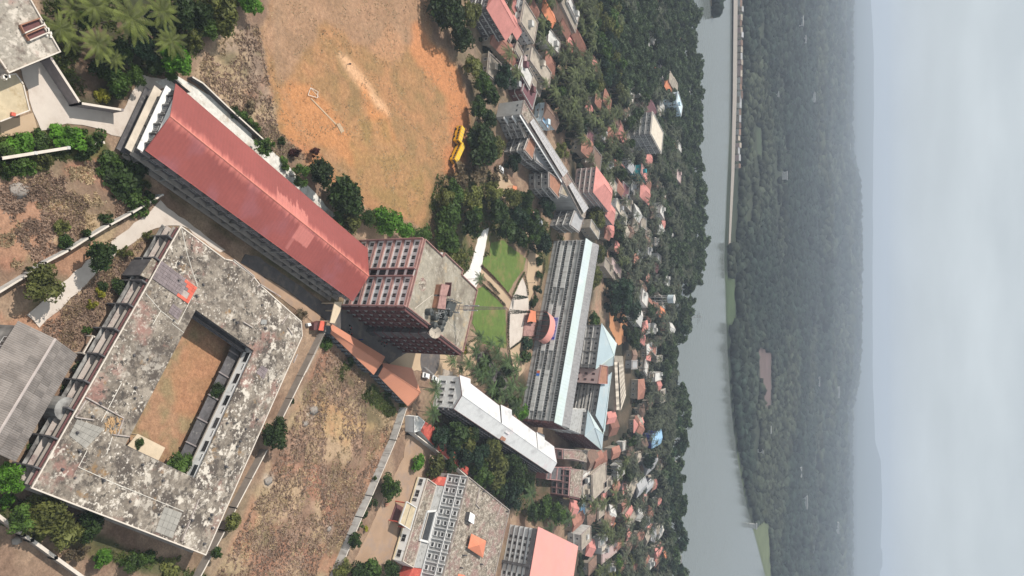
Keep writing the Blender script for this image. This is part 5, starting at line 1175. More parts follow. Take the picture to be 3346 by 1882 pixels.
for i in range(len(up3) - 1):
    a, c_ = Vector(up3[i]), Vector(up3[i + 1]); t0 = (a - Vector(ra)).dot(rv) / rv.length_squared; t1_ = (c_ - Vector(ra)).dot(rv) / rv.length_squared
    if abs(t1_ - t0) < .012: continue
    k = max(1, round((t1_ - t0) * 44)); R_0, R_1 = Vector(ra) + rv * max(0, min(1, t0)), Vector(ra) + rv * max(0, min(1, t1_))
    sheets(aud, a, c_, R_1, R_0, k, 'roof_white', gap=.004)
slab_sheet(aud, [aud_e0[1], rb, up3[-1]], 'roof_white', 'roof_sheet')
b = MB(); b.tube(ra, rb, .14, n=5); b.build('ridge_cap', 'roof_white', aud)
for a, c_ in [(aud_e0[0], aud_e0[1])] + list(zip(up3[:-1], up3[1:])) + [(aud_e0[0], ra), (ra, up3[0])]:
    b = MB(); b.tube(a, c_, .12, n=4); b.build('gutter', 'dark_maroon', aud)
b = MB(); d = rv.normalized() * .5; b.face([Vector(aud_e0[0]) + d - Vector((0, 0, .1)), Vector(up3[0]) + d - Vector((0, 0, .1)), Vector(ra) + d - Vector((0, 0, .15))]); b.build('gable_wall', 'white_wall', aud)
yA, yB = edge_near(aw, lerp2(aud_e0[0][:2], up3[0][:2], .5)); ly = math.dist(yA, yB)
for s_ in (.2, .42, .62, .84):
    for z_ in ((1.5, 5.6) if s_ < .7 else (1.5, 6.0)): wall_windows(aud, yA, yB, [ly * s_], (z_,), .8, 2.2, frame='frame_grey', hood=.4)
zA, zB = edge_near(aw, lerp2(aud_e0[0][:2], aud_e0[1][:2], .5))
for z_ in (2.0, 4.2, 6.4): ledge(aud, zA, zB, z_, .9, .15, 'stone_grey', 'sunshade')
for s_ in spread(zA, zB, 2.2, .2): fin(aud, zA, zB, s_, 0, 8.5, .8, .25, 'blackened', 'fin')
b = MB(); b.prism([P(*wh(x, y), 10.4) for x, y in ((1035, 850), (1085, 880), (1065, 915), (1020, 885))], 9.5, 10.9); b.build('dormer', 'roof_white', aud)
b = MB(); b.prism([P(*wh(x, y), 9.6) for x, y in ((1005, 900), (1060, 920), (1025, 1000), (968, 975))], 9.5, 9.75); b.build('dormer_floor', 'tin_rust', aud)
b = MB(); b.prism([P(*wh(x, y), 9.8) for x, y in ((1030, 890), (1065, 910), (1050, 935), (1018, 915))], 9.74, 10.0); b.build('opening', 'glass', aud)

# ------------------------------------------------------------------ hostel with framed windows
ZH = 12.3
hp0, hp1 = Vector(P(1529, 1557, ZH)), Vector(P(1663, 1666, ZH)); hdir = (Vector(P(1446, 1882, ZH)) - hp0).normalized() * 62
hpoly = ccw([tuple(hp0), tuple(hp1), tuple(hp1 + hdir), tuple(hp0 + hdir)])
hos, hpoly = block('hostel', 'grey hostel with rows of white framed windows and a blotched flat roof', 'building', hpoly, ZH, 'grey_wall', 'mossy_roof', .45)
iA, iB = edge_near(hpoly, tuple(hp0 + hdir / 2)); li = math.dist(iA, iB); bay = 3.75
nb = int(li / bay)
fme = MB(); fw, fh_, ft_ = 1.7, 1.6, .22
for o_, u, v in (((-fw / 2, 0, 0), (ft_, 0, 0), (0, 0, fh_)), ((fw / 2 - ft_, 0, 0), (ft_, 0, 0), (0, 0, fh_)), ((-fw / 2 + ft_, 0, 0), (fw - 2 * ft_, 0, 0), (0, 0, ft_)), ((-fw / 2 + ft_, 0, fh_ - ft_), (fw - 2 * ft_, 0, 0), (0, 0, ft_))): fme.ob(o_, u, (0, .3, 0), v)
fme = fme.mesh('window_frame', 'frame_white'); pme = MB(); pme.ob((-fw / 2 + ft_, 0, ft_), (fw - 2 * ft_, 0, 0), (0, .05, 0), (0, 0, fh_ - 2 * ft_)); pme = pme.mesh('window', 'glass')
bme = MB(); [bme.ob((x, .05, ft_), (.05, 0, 0), (0, .05, 0), (0, 0, fh_ - 2 * ft_)) for x in (-.25, .2)]; bme = bme.mesh('window_bars', 'frame_grey')
di = Vector((iB[0] - iA[0], iB[1] - iA[1])).normalized(); ni = Vector((di.y, -di.x)); rzi = math.atan2(di.y, di.x) + math.pi
for k in range(nb):
    for z_ in (4.6, 7.4, 10.1):
        p = Vector(iA) + di * (bay * (k + .5)) + ni * .004; w_o = inst('window', pme, hos, (p.x, p.y, z_), rzi)
        for me_, nm in ((fme, 'window_frame'), (bme, 'window_bars')):
            f_ = bpy.data.objects.new(nm, me_); COL.objects.link(f_); f_.parent = w_o
    fin(hos, iA, iB, max(.15, bay * k), 4, ZH - .1, .4, .32, 'frame_white', 'pier')
ledge(hos, iA, iB, 9.35, .45, .34, 'frame_white', 'beam'); ledge(hos, iA, iB, 4.1, .5, .35, 'frame_white', 'beam')
b = MB(); q = [P(*ho(x, y), 14) for x, y in ((1275, 658), (1330, 695), (1318, 805), (1255, 765))]; b.prism(q, ZH, 14); b.build('lift_house', 'blackened', hos); b = MB(); b.prism(inset(q, -.05), 14, 14.12); b.build('lift_house_roof', 'white_wall', hos)  # white roof box, shade of its sides put into the dark wall colour
hp4 = [P(*ho(x, y), ZH + 1.4) for x, y in ((1292, 925), (1475, 1015), (1435, 1225), (1250, 1105))]; ap = (*P(*ho(1388, 1065), ZH + 3.0), ZH + 3.0)
for i in range(4): slab_sheet(hos, [(*hp4[i], ZH + 1.4), (*hp4[(i + 1) % 4], ZH + 1.4), ap], 'roof_orange_bright', 'pavilion_roof')
for q in inset(hp4, .5): b = MB(); b.tube((*q, ZH), (*q, ZH + 1.3), .15); b.build('pavilion_post', 'wall_cream', hos)
for c, pts in ((ho, [(1385, 350), (1340, 560), (1385, 610)]), (ho, [(1600, 700), (1660, 560)])): 
    for a_, c_ in zip(pts[:-1], pts[1:]): a, b_ = P(*c(*a_), ZH), P(*c(*c_), ZH); b = MB(); b.strip(a, b_, .25, ZH, ZH + .5); b.build('kerb', 'parapet', hos)
for x, y in ((1200, 1190), (1150, 1345), (1400, 1300), (1180, 1190), (1430, 400), (1720, 650)): q = P(*ho(x, y), ZH); b = MB(); b.box(q[0] - .2, q[1] - .2, ZH, q[0] + .2, q[1] + .2, ZH + 1.2); b.build('column_stub', 'blackened', hos)
# second orange roof at the bottom edge
q4 = [P(*ho(x, y), ZH + 1.4) for x, y in ((1130, 1420), (1215, 1440), (1200, 1560), (1110, 1530))]; slab_sheet(hos, [(*q, ZH + 1.4) for q in q4], 'roof_orange_bright', 'pavilion_roof')
# front range
fr_, frp = block('hostel_front_range', 'narrow low range with a mossy roof and dark openings in front of the hostel', 'building', PP(ho, [(740, 238), (852, 318), (565, 1345), (432, 1268)], 4.0), 4.0, 'white_wall', 'mossy_roof', .4, parm='coping')
jA, jB = edge_near(frp, lerp2(P(*ho(740, 238), 4), P(*ho(432, 1268), 4), .5)); lj = math.dist(jA, jB)
wall_windows(fr_, jA, jB, [lj * t for t in (.06, .2, .74, .92)], (1.0,), 2.6, 1.9, frame='frame_white', fr=.2); wall_windows(fr_, jA, jB, [lj * .28], (.5,), 1.2, 2.2, frame='frame_white')
ledge(fr_, jA, jB, .5, .7, .2, 'yellow_slab', 'plinth')
b = MB(); pq = PP(ho, [(482, 520), (606, 598), (528, 882), (388, 795)], 4.4); b.prism(pq, 4.15, 4.4); pr_ = b.alone('porch_roof', 'yellow_slab', 'flat hostel porch roof of two pale slabs edged in white, over the red lined entrance', 'porch')
por2 = root('hostel_porch', 'white edged porch jutting from the hostel front range towards the sandy yard', 'porch', (*centroid(pq), 0)); pr_.parent = None
bpy.data.objects.remove(pr_)
b = MB(); b.prism(pq, 4.15, 4.4); b.build('roof', 'yellow_slab', por2); parapet(por2, pq, 4.401, .35, .25, 'frame_white')
b = MB(); b.strip(lerp2(pq[0], pq[1], .5), lerp2(pq[3], pq[2], .5), .15, 4.4, 4.5); b.build('joint', 'blackened', por2)
for t in inset(pq, .5): b = MB(); b.tube((*t, 0), (*t, 4.15), .2); b.build('column', 'tile_scarlet', por2)
b = MB(); b.prism(inset(pq, 1.0), .0, .3); b.build('floor', 'dark_maroon', por2); foot(pq, .5)
# dark sheet standing in for the shaded void between range and hostel, framed in white; red tiled lean-tos at both ends
ctr = PP(ho, [(835, 640), (865, 650), (768, 1035), (735, 1025)], 4.5)
fr4 = [P(*ho(x, y), 4.4) for x, y in ((745, 650), (860, 640), (762, 1030), (650, 1000))]
b = MB(); b.prism(fr4, 3.8, 4.1); b.build('dark_void', 'glass', hos)
for i in range(4): b = MB(); b.strip(fr4[i], fr4[(i + 1) % 4], .7 if i != 3 else .25, 4.0, 4.5); b.build('void_frame', 'frame_white', hos)
lean = PP(ho, [(855, 330), (1080, 355), (1100, 225), (1000, 205), (850, 262)], 6.0)
b = MB(); b.prism(PP(ho, [(850, 320), (1085, 352), (1110, 232), (880, 222), (830, 300)], 4.0), 0, 4.0); b.build('lean_to_roof', 'roof_scarlet', hos)
b = MB(); b.prism(PP(ho, [(1095, 355), (1185, 375), (1218, 245), (1120, 225)], 4.2), 0, 4.2); b.build('terrace', 'village_grey', hos); parapet(hos, PP(ho, [(1095, 355), (1185, 375), (1218, 245), (1120, 225)], 4.2), 4.201, .4, .2, 'frame_white')
b = MB(); b.prism(PP(ho, [(570, 1345), (790, 1380), (770, 1520), (500, 1480)], 4.0), 0, 4.0); b.build('lean_to_roof', 'roof_scarlet', hos)
gfl = PP(ho, [(845, 325), (1190, 370), (930, 1390), (560, 1340)], 3.9); b = MB(); b.prism(gfl, 0, 3.85); b.build('podium', 'grey_wall', hos); foot(gfl, 1)

# ------------------------------------------------------------------ salmon roofed dormitory
ZP = 13.5
pkp = [Vector(P(*pk(758, 765), ZP)), Vector(P(*pk(1278, 1030), ZP))]; kd = (Vector(P(*pk(640, 1449), ZP)) - pkp[0]).normalized() * 48
pkq = ccw([tuple(pkp[0]), tuple(pkp[1]), tuple(pkp[1] + kd), tuple(pkp[0] + kd)])
dor = root('dormitory', 'dormitory with a flat salmon pink metal roof and ribbed grey white facade', 'building', (*centroid(pkq), 0)); dw = ccw(inset(pkq, .9)); foot(pkq, 1)
b = MB(); b.prism(dw, 0, ZP - .3); b.build('wall', 'white_wall', dor)
b = MB(); q = [(*pkp[0], ZP), (*pkp[1], ZP + 1.2), (*(pkp[1] + kd), ZP + 1.2), (*(pkp[0] + kd), ZP)]; sheets(dor, q[0], q[3], q[2], q[1], 40, 'roof_pink', gap=.002)
kA, kB = edge_near(dw, tuple(pkp[0] + kd / 2)); lk_ = math.dist(kA, kB)
ledge(dor, kA, kB, 11.0, .9, 2.0, 'blackened', 'eaves_shade_box')  # dark box standing in for the shade under the eaves
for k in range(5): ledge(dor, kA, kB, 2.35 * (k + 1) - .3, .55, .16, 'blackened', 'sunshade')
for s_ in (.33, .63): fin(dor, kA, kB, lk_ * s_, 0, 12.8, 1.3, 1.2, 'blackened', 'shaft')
wall_windows(dor, kA, kB, [lk_ * t for t in (.10, .155, .22, .27, .42, .48, .54, .60, .72, .78, .84, .90)], [2.35 * k + .7 for k in range(5)], 1.3, 1.15)

# ------------------------------------------------------------------ unfinished mossy block beside the auditorium
mo, mop = block('mossy_block', 'half finished block with a long mossy roof and dark recessed floors below the blue roofs', 'building', PP(pk, [(1215, -20), (1385, -20), (1345, 370), (1195, 340)], 10), 10, 'wall_rose', 'mossy_roof', 0)
mo2, mop2 = block('mossy_block', 'lower dark shell with pink piers between the auditorium tip and the mossy roof', 'building', PP(pk, [(880, -60), (1210, -60), (1190, 140), (860, 110)], 5.0), 5.0, 'dark_maroon', 'blackened', .5, parm='pink_edge')
qA, qB = edge_near(mop, lerp2(P(*pk(1345, 370), 10), P(*pk(1195, 340), 10), .5)); frame_facade(mo, qA, qB, 0, 9.6, 3.2, 2.6, .8)
qA, qB = edge_near(mop, lerp2(P(*pk(1215, -20), 10), P(*pk(1195, 340), 10), .5)); frame_facade(mo, qA, qB, 0, 9.6, 3.2, 3.4, .8, 'pink_edge', 'weathered_wall')
for t in (.15, .4, .65, .9): p_, q_ = lerp2(mop2[0], mop2[1], t), lerp2(mop2[3], mop2[2], t); b = MB(); b.strip(p_, q_, .5, 5.0, 5.6); b.build('beam', 'pink_edge', mo2)
blk3, _ = block('mossy_block', 'pale flat roofed annex at the foot of the maroon grid wall', 'building', [P(*q, 9) for q in (mb(680, 1140), mb(800, 1140), mb(960, 1150), mb(950, 1290), mb(800, 1250), mb(680, 1250))], 9, 'wall_rose', 'mossy_roof', .4)
frame_facade(blk3, *edge_near(ccw([P(*q, 9) for q in (mb(680, 1140), mb(800, 1140), mb(960, 1150), mb(950, 1290), mb(800, 1250), mb(680, 1250))]), P(*mb(680, 1200), 9)), 0, 8.8, 3, 3, .5, 'pink_edge', 'weathered_wall')

# ------------------------------------------------------------------ orange roofed sheds along the service road
def gable_shed(name, label, c, near, far, ridge, ze, zr, m, mats=None, wallm='wall_bluegrey', cat='shed', n=24, near_bar='wall_bluegrey'):
    """near, far: pixel pairs of the two eaves, ridge: pixel pair of the ridge"""
    N0, N1 = p3(c(*near[0]), ze), p3(c(*near[1]), ze); F0, F1 = p3(c(*far[0]), ze), p3(c(*far[1]), ze); R_0, R_1 = p3(c(*ridge[0]), zr), p3(c(*ridge[1]), zr)
    poly = [N0[:2], N1[:2], F1[:2], F0[:2]]; rt = root(name, label, cat, (*centroid(poly), 0)); foot(poly, 1)
    sheets(rt, N0, N1, R_1, R_0, n, m, gap=.003); sheets(rt, F0, F1, R_1, R_0, n, mats or m, gap=.003)
    b = MB(); b.tube(R_0, R_1, .15, n=5); b.build('ridge_cap', m if isinstance(m, str) else m[0], rt)
    wp_ = ccw(inset(poly, .5)); b = MB(); b.prism(wp_, 0, ze - .15); b.build('wall', wallm, rt)
    for q0, q1_, rr1 in ((N0, F0, R_0), (N1, F1, R_1)):
        b = MB(); b.face([(*lerp2(q0[:2], rr1[:2], .1), ze - .15), (*lerp2(q1_[:2], rr1[:2], .1), ze - .15), (rr1[0], rr1[1], zr - .2)]); b.build('gable_wall', wallm, rt)
    A, B = edge_near(wp_, lerp2(N0[:2], N1[:2], .5))
    for s_ in spread(A, B, 2.2, .2): fin(rt, A, B, s_, 0, ze - .3, .35, .25, 'blackened', 'pier')
    wall_windows(rt, A, B, [s + 1.1 for s in spread(A, B, 2.2, .2)], (1.2,), 1.1, 1.0)
    return rt
gable_shed('service_shed', 'long low shed with a dull orange roof parallel to the tall block', og, ((290, 470), (800, 960)), ((290, 348), (938, 745)), ((303, 432), (895, 828)), 3.6, 4.7, 'roof_orange')
gable_shed('service_shed', 'slightly taller shed with a bright orange gabled roof at the end of the service road', og, ((855, 972), (1205, 1330)), ((905, 815), (1255, 880)), ((915, 868), (1358, 1165)), 4.0, 5.8, 'roof_orange')
slab_sheet(ROOTS.get('x') or bpy.data.objects['service_shed.001'], [p3(og(*q), z) for q, z in (((1355, 1162), 5.8), ((1255, 880), 4.0), ((1185, 930), 4.05), ((1215, 1050), 5.5))], 'roof_orange', 'hip_slope')
slab_sheet(bpy.data.objects['service_shed.001'], [p3(og(*q), z) for q, z in (((1358, 1165), 5.78), ((1340, 1200), 4.0), ((1215, 1335), 4.0))], 'roof_orange', 'hip_slope')
# gate canopy slab
b = MB(); gq = PP(n5, [(1022, 888), (1076, 888), (1062, 960), (1020, 1050), (985, 1045)], 5.0)
gt = root('gate_canopy', 'pale yellow slab spanning the road between the red hall and the tall block', 'canopy', (*centroid(gq), 0)); b.prism(gq, 4.75, 5.0); b.build('slab', 'cream', gt)
for t in inset(gq, .4): b = MB(); b.tube((*t, 0), (*t, 4.75), .2); b.build('column', 'cream', gt)
# red kiosk
b = MB(); kq = PP(og, [(175, 318), (232, 325), (205, 438), (150, 430)], 2.6)
kk = root('kiosk', 'small bright red roofed kiosk at the corner between the courtyard building and the orange shed', 'kiosk', (*centroid(kq), 0))
b.prism(kq, 2.4, 2.6); b.build('roof', 'tile_scarlet', kk); b = MB(); b.prism(inset(kq, .2), 0, 2.4); b.build('wall', 'maroon_band', kk)
b = MB(); b.prism(PP(og, [(95, 345), (175, 320), (150, 430), (90, 430)], 1.6), 0, 1.6); b.build('annex', 'dark_maroon', kk)
b = MB(); b.prism(PP(og, [(20, 350), (55, 345), (65, 375), (30, 385)], .9), 0, .9); b.alone('water_drum', 'white_wall', 'white drum beside the small red kiosk', 'drum')
b = MB(); b.prism(PP(og, [(230, 370), (300, 380), (300, 450), (225, 455)], 2.2), 0, 2.2); b.build('side_shed', 'weathered_wall', kk)
# scarlet lean-to below the palms
sc = ccw(PP(wh, [(0, 770), (110, 830), (230, 960), (420, 1210), (575, 1340), (570, 1420), (440, 1330), (340, 1240), (200, 1120), (0, 935)], 3)); scb = root('scarlet_shed', 'curving lean-to with a patchy scarlet roof under the dark trees', 'shed', (*centroid(sc), 0))
A0 = [wh(-60, 800), wh(110, 900), wh(330, 1110), wh(480, 1250), wh(578, 1335)]; A1 = [wh(-80, 890), wh(60, 980), wh(250, 1150), wh(440, 1320), wh(572, 1415)]
A0 = [m3(175, 270), m3(290, 340), m3(400, 470), m3(470, 590), m3(535, 640)]; A1 = [m3(165, 350), m3(240, 440), m3(330, 530), m3(440, 620), m3(525, 690)]
for i in range(4): sheets(scb, p3(A0[i], 3.4), p3(A0[i + 1], 3.4), p3(A1[i + 1], 2.8), p3(A1[i], 2.8), 6, 'roof_scarlet', gap=.01)
b = MB()
for i in range(4): b.face([(*P(*A1[i], 2.8), 2.7), (*P(*A1[i + 1], 2.8), 2.7), (*P(*A1[i + 1], 2.8), 0), (*P(*A1[i], 2.8), 0)])
b.build('wall', 'wall_compound', scb)
wb2, _ = block('gate_lodge', 'small white walled lodge with a dark opening at the head of the scarlet shed', 'building', PP(m3, [(118, 250), (150, 245), (200, 290), (165, 355), (120, 370)], 3.5), 3.5, 'white_wall', 'village_white', .3, parm='white_wall')

# ------------------------------------------------------------------ foliage prototypes
def crown_mesh(name, nq, leaf, blobs, seed, flat=0.75, m='leaf_mid', dense=0.25):
    """crown of unit radius: leaf clumps scattered over and through uneven blobs; z from 0 to about 1.4"""
    r = np.random.RandomState(seed)
    bc = r.normal(size=(blobs, 3)) * np.array([0.42, 0.42, 0.26]); bc[:, 2] += 0.72; ln = np.hypot(bc[:, 0], bc[:, 1]); bc[:, :2] *= (np.minimum(ln, 0.72) / np.maximum(ln, 1e-3))[:, None]
    br = 0.22 + 0.26 * r.rand(blobs); br /= (0.7 + 0.5 * np.hypot(bc[:, 0], bc[:, 1]))
    w = br ** 2; k = r.choice(blobs, nq, p=w / w.sum()); d = r.normal(size=(nq, 3)); d /= np.linalg.norm(d, axis=1)[:, None]; d[:, 2] = np.where(r.rand(nq) < .7, np.abs(d[:, 2]), d[:, 2])
    rad = np.where(r.rand(nq) < dense, r.rand(nq) ** .5, 0.9 + 0.25 * r.rand(nq))
    c = bc[k] + d * (br[k] * rad)[:, None] * np.array([1, 1, flat])
    n = d + r.normal(size=(nq, 3)) * 0.55; n /= np.linalg.norm(n, axis=1)[:, None]
    a = np.cross(n, r.normal(size=(nq, 3))); a /= np.linalg.norm(a, axis=1)[:, None]; b_ = np.cross(n, a)
    s = leaf * (0.6 + 0.8 * r.rand(nq))[:, None]; el = (0.6 + 0.6 * r.rand(nq))[:, None]
    nc = blobs * 7; kc = np.arange(nc) % blobs; cc_ = bc[kc] + r.normal(size=(nc, 3)) * (br[kc] * .28)[:, None]; nn = r.normal(size=(nc, 3)) + np.array([0, 0, .8]); nn /= np.linalg.norm(nn, axis=1)[:, None]  # large inner quads added to block light and darken the crown
    ac = np.cross(nn, r.normal(size=(nc, 3))); ac /= np.linalg.norm(ac, axis=1)[:, None]; b2c = np.cross(nn, ac); sc_ = (br[kc] * .62)[:, None]
    V = np.concatenate([np.stack([c - a * s, c - b_ * s * el * .6 + n * s * .15, c + a * s, c + b_ * s * el * .6], 1), np.stack([cc_ - ac * sc_, cc_ - b2c * sc_, cc_ + ac * sc_, cc_ + b2c * sc_], 1)]).reshape(-1, 3); nq += nc
    o = npmesh(name, V, np.arange(nq * 4).reshape(-1, 4), m); me = o.data; bpy.data.objects.remove(o); return me
CROWN = [crown_mesh('crown', 1900, 0.085, 15, 100 + i) for i in range(5)]
CROWN_LO = [crown_mesh('crown', 620, 0.14, 12, 200 + i) for i in range(5)]
SPARSE = [crown_mesh('crown', 700, 0.085, 13, 300 + i, dense=.5) for i in range(2)]
BUSH = [crown_mesh('foliage', 650, 0.12, 9, 400 + i) for i in range(4)]
def trunk_mesh(h, r, seed, m='bark', limbs=4, spread_=0.5):
    rr = random.Random(seed); b = MB(); top = h * 0.72; lx, ly = rr.uniform(-.06, .06) * h, rr.uniform(-.06, .06) * h
    b.tube((0, 0, -.2), (lx * .5, ly * .5, top * .5), r, r * .8, 7, False); b.tube((lx * .5, ly * .5, top * .5), (lx, ly, top), r * .8, r * .45, 7, False)
    for k in range(limbs):
        a = 2 * math.pi * k / limbs + rr.uniform(-.4, .4); z0 = top * rr.uniform(.4, .8); f = z0 / top
        b.tube((lx * f, ly * f, z0), (lx + math.cos(a) * h * spread_ * .5, ly + math.sin(a) * h * spread_ * .5, h * rr.uniform(.7, .9)), r * .4, r * .15, 5, False)
    return b.mesh('trunk', m)
TRUNK = [trunk_mesh(1.0, .035, i) for i in range(3)]
def tree(x, y, rad, h, m, label, group=None, low=False, sparse=False, cat='tree', name='tree'):
    rt = root(name, label, cat, (x, y, 0), group)
    inst('trunk', R.choice(TRUNK), rt, (x, y, 0), R.uniform(0, 6.3), (h, h, h * .9))
    me = R.choice(SPARSE if sparse else (CROWN_LO if low else CROWN))
    inst('crown', me, rt, (x, y, h - rad * 1.15 if h > rad * 1.3 else h * .12), R.uniform(0, 6.3), (rad, rad * R.uniform(.85, 1.1), min(rad * R.uniform(.8, 1.0), h / 1.35)), m)
    return rt
def bush(x, y, rad, h, m, label, group=None, cat='bush'):
    o = inst('bush', R.choice(BUSH), None, (x, y, -.25), R.uniform(0, 6.3), (rad, rad * R.uniform(.8, 1.15), h / 1.15), m); return tag(o, label, cat, group)
# palms
def frond_geo(b, L_, az, lift, droop, wd, nseg=7, leaflets=2):
    ca, sa = math.cos(az), math.sin(az); pts = []
    for k in range(nseg + 1):
        t = k / nseg; x = L_ * t * (1 - .12 * t); z = lift * L_ * t - droop * L_ * t * t; pts.append(Vector((ca * x, sa * x, z)))
    side = Vector((-sa, ca, 0))
    for k in range(nseg):
        p, q = pts[k], pts[k + 1]; t = (k + .5) / nseg; w = wd * math.sin(math.pi * min(1, .18 + t * .8)) ** .7
        d = (q - p)
        for s_ in (-1, 1):
            for l_ in range(leaflets):
                a = p + d * (l_ / leaflets); c_ = p + d * ((l_ + .8) / leaflets)
                tip = (a + c_) / 2 + side * s_ * w + d.normalized() * w * .55 - Vector((0, 0, w * .42))
                t1_, t2_ = tip - (c_ - a) * .28, tip + (c_ - a) * .28; b.face([a, c_, t2_, t1_] if s_ > 0 else [c_, a, t1_, t2_])
def palm_crown(seed, n=16, L_=1.0, nseg=8, leaflets=1):
    rr = random.Random(seed); b = MB()
    for k in range(n):
        u = rr.random(); frond_geo(b, L_ * rr.uniform(.8, 1.05), 2.399 * k + rr.uniform(-.2, .2), .75 - 1.0 * k / n, .45 + .25 * rr.random(), .17, nseg, leaflets)
    return b.mesh('crown', 'leaf_palm')
PALM = [palm_crown(i) for i in range(5)]
PTRUNK = []
for i in range(3):
    rr = random.Random(i); b = MB(); p = Vector((0, 0, -.03)); lean = Vector((rr.uniform(-.08, .08), rr.uniform(-.08, .08), 0))
    for k in range(5): q = Vector((lean.x * ((k + 1) / 5) ** 1.6, lean.y * ((k + 1) / 5) ** 1.6, (k + 1) / 5)); b.tube(p, q, .018 - .002 * k, .016 - .002 * k, 6, False); p = q
    PTRUNK.append((b.mesh('trunk', 'bark'), lean))
def palm(x, y, L_, h, label, group=None, m='leaf_palm', fronds=False):
    rt = root('palm_tree', label, 'palm tree', (x, y, 0), group); tm, ln = R.choice(PTRUNK)
    inst('trunk', tm, rt, (x, y, 0), 0, (h, h, h)); tx, ty = x + ln.x * h, y + ln.y * h
    if fronds:
        n = 17
        for k in range(n):
            inst('frond', FROND[k % 3], rt, (tx, ty, h), 2.399 * k + R.uniform(-.2, .2), (L_ * R.uniform(.8, 1.1), L_, L_ * (1.0 - 1.5 * k / n) if k < n * .5 else -L_ * (1.5 * k / n - .7) * .5 + L_ * .15), m)
    else: inst('crown', R.choice(PALM), rt, (tx, ty, h), R.uniform(0, 6.3), (L_, L_, L_ * R.uniform(.8, 1.1)), m)
    return rt
FROND = []
for i in range(3): b = MB(); frond_geo(b, 1.0, 0, .5, .62 + .1 * i, .11, 9, 2); FROND.append(b.mesh('frond', 'leaf_palm_near'))

def crown_at(fx, fy, rf, h, zf=.7):
    """crown centre in the 2576-wide photo frame, radius in those pixels -> ground position and radius in metres"""
    px = ff(fx, fy); x, y = P(*px, h * zf); dep = y * cp + (CAMH - h * zf) * sp; return x, y, rf * FX * dep / F
def T(fx, fy, rf, h, m, label, **kw):
    x, y, rad = crown_at(fx, fy, rf, h); rad *= 1.12; return tree(x, y, rad, h, m, label, **kw)
def Bu(fx, fy, rf, h, m, label, **kw):
    x, y, rad = crown_at(fx, fy, rf, h, .4); return bush(x, y, rad * 1.2, h, m, label, **kw)
def Pm(fx, fy, rf, h, label, **kw):
    px = ff(fx, fy); x, y = P(*px, h); dep = y * cp + (CAMH - h) * sp; return palm(x, y, rf * FX * dep / F * 1.3, h, label, **kw)
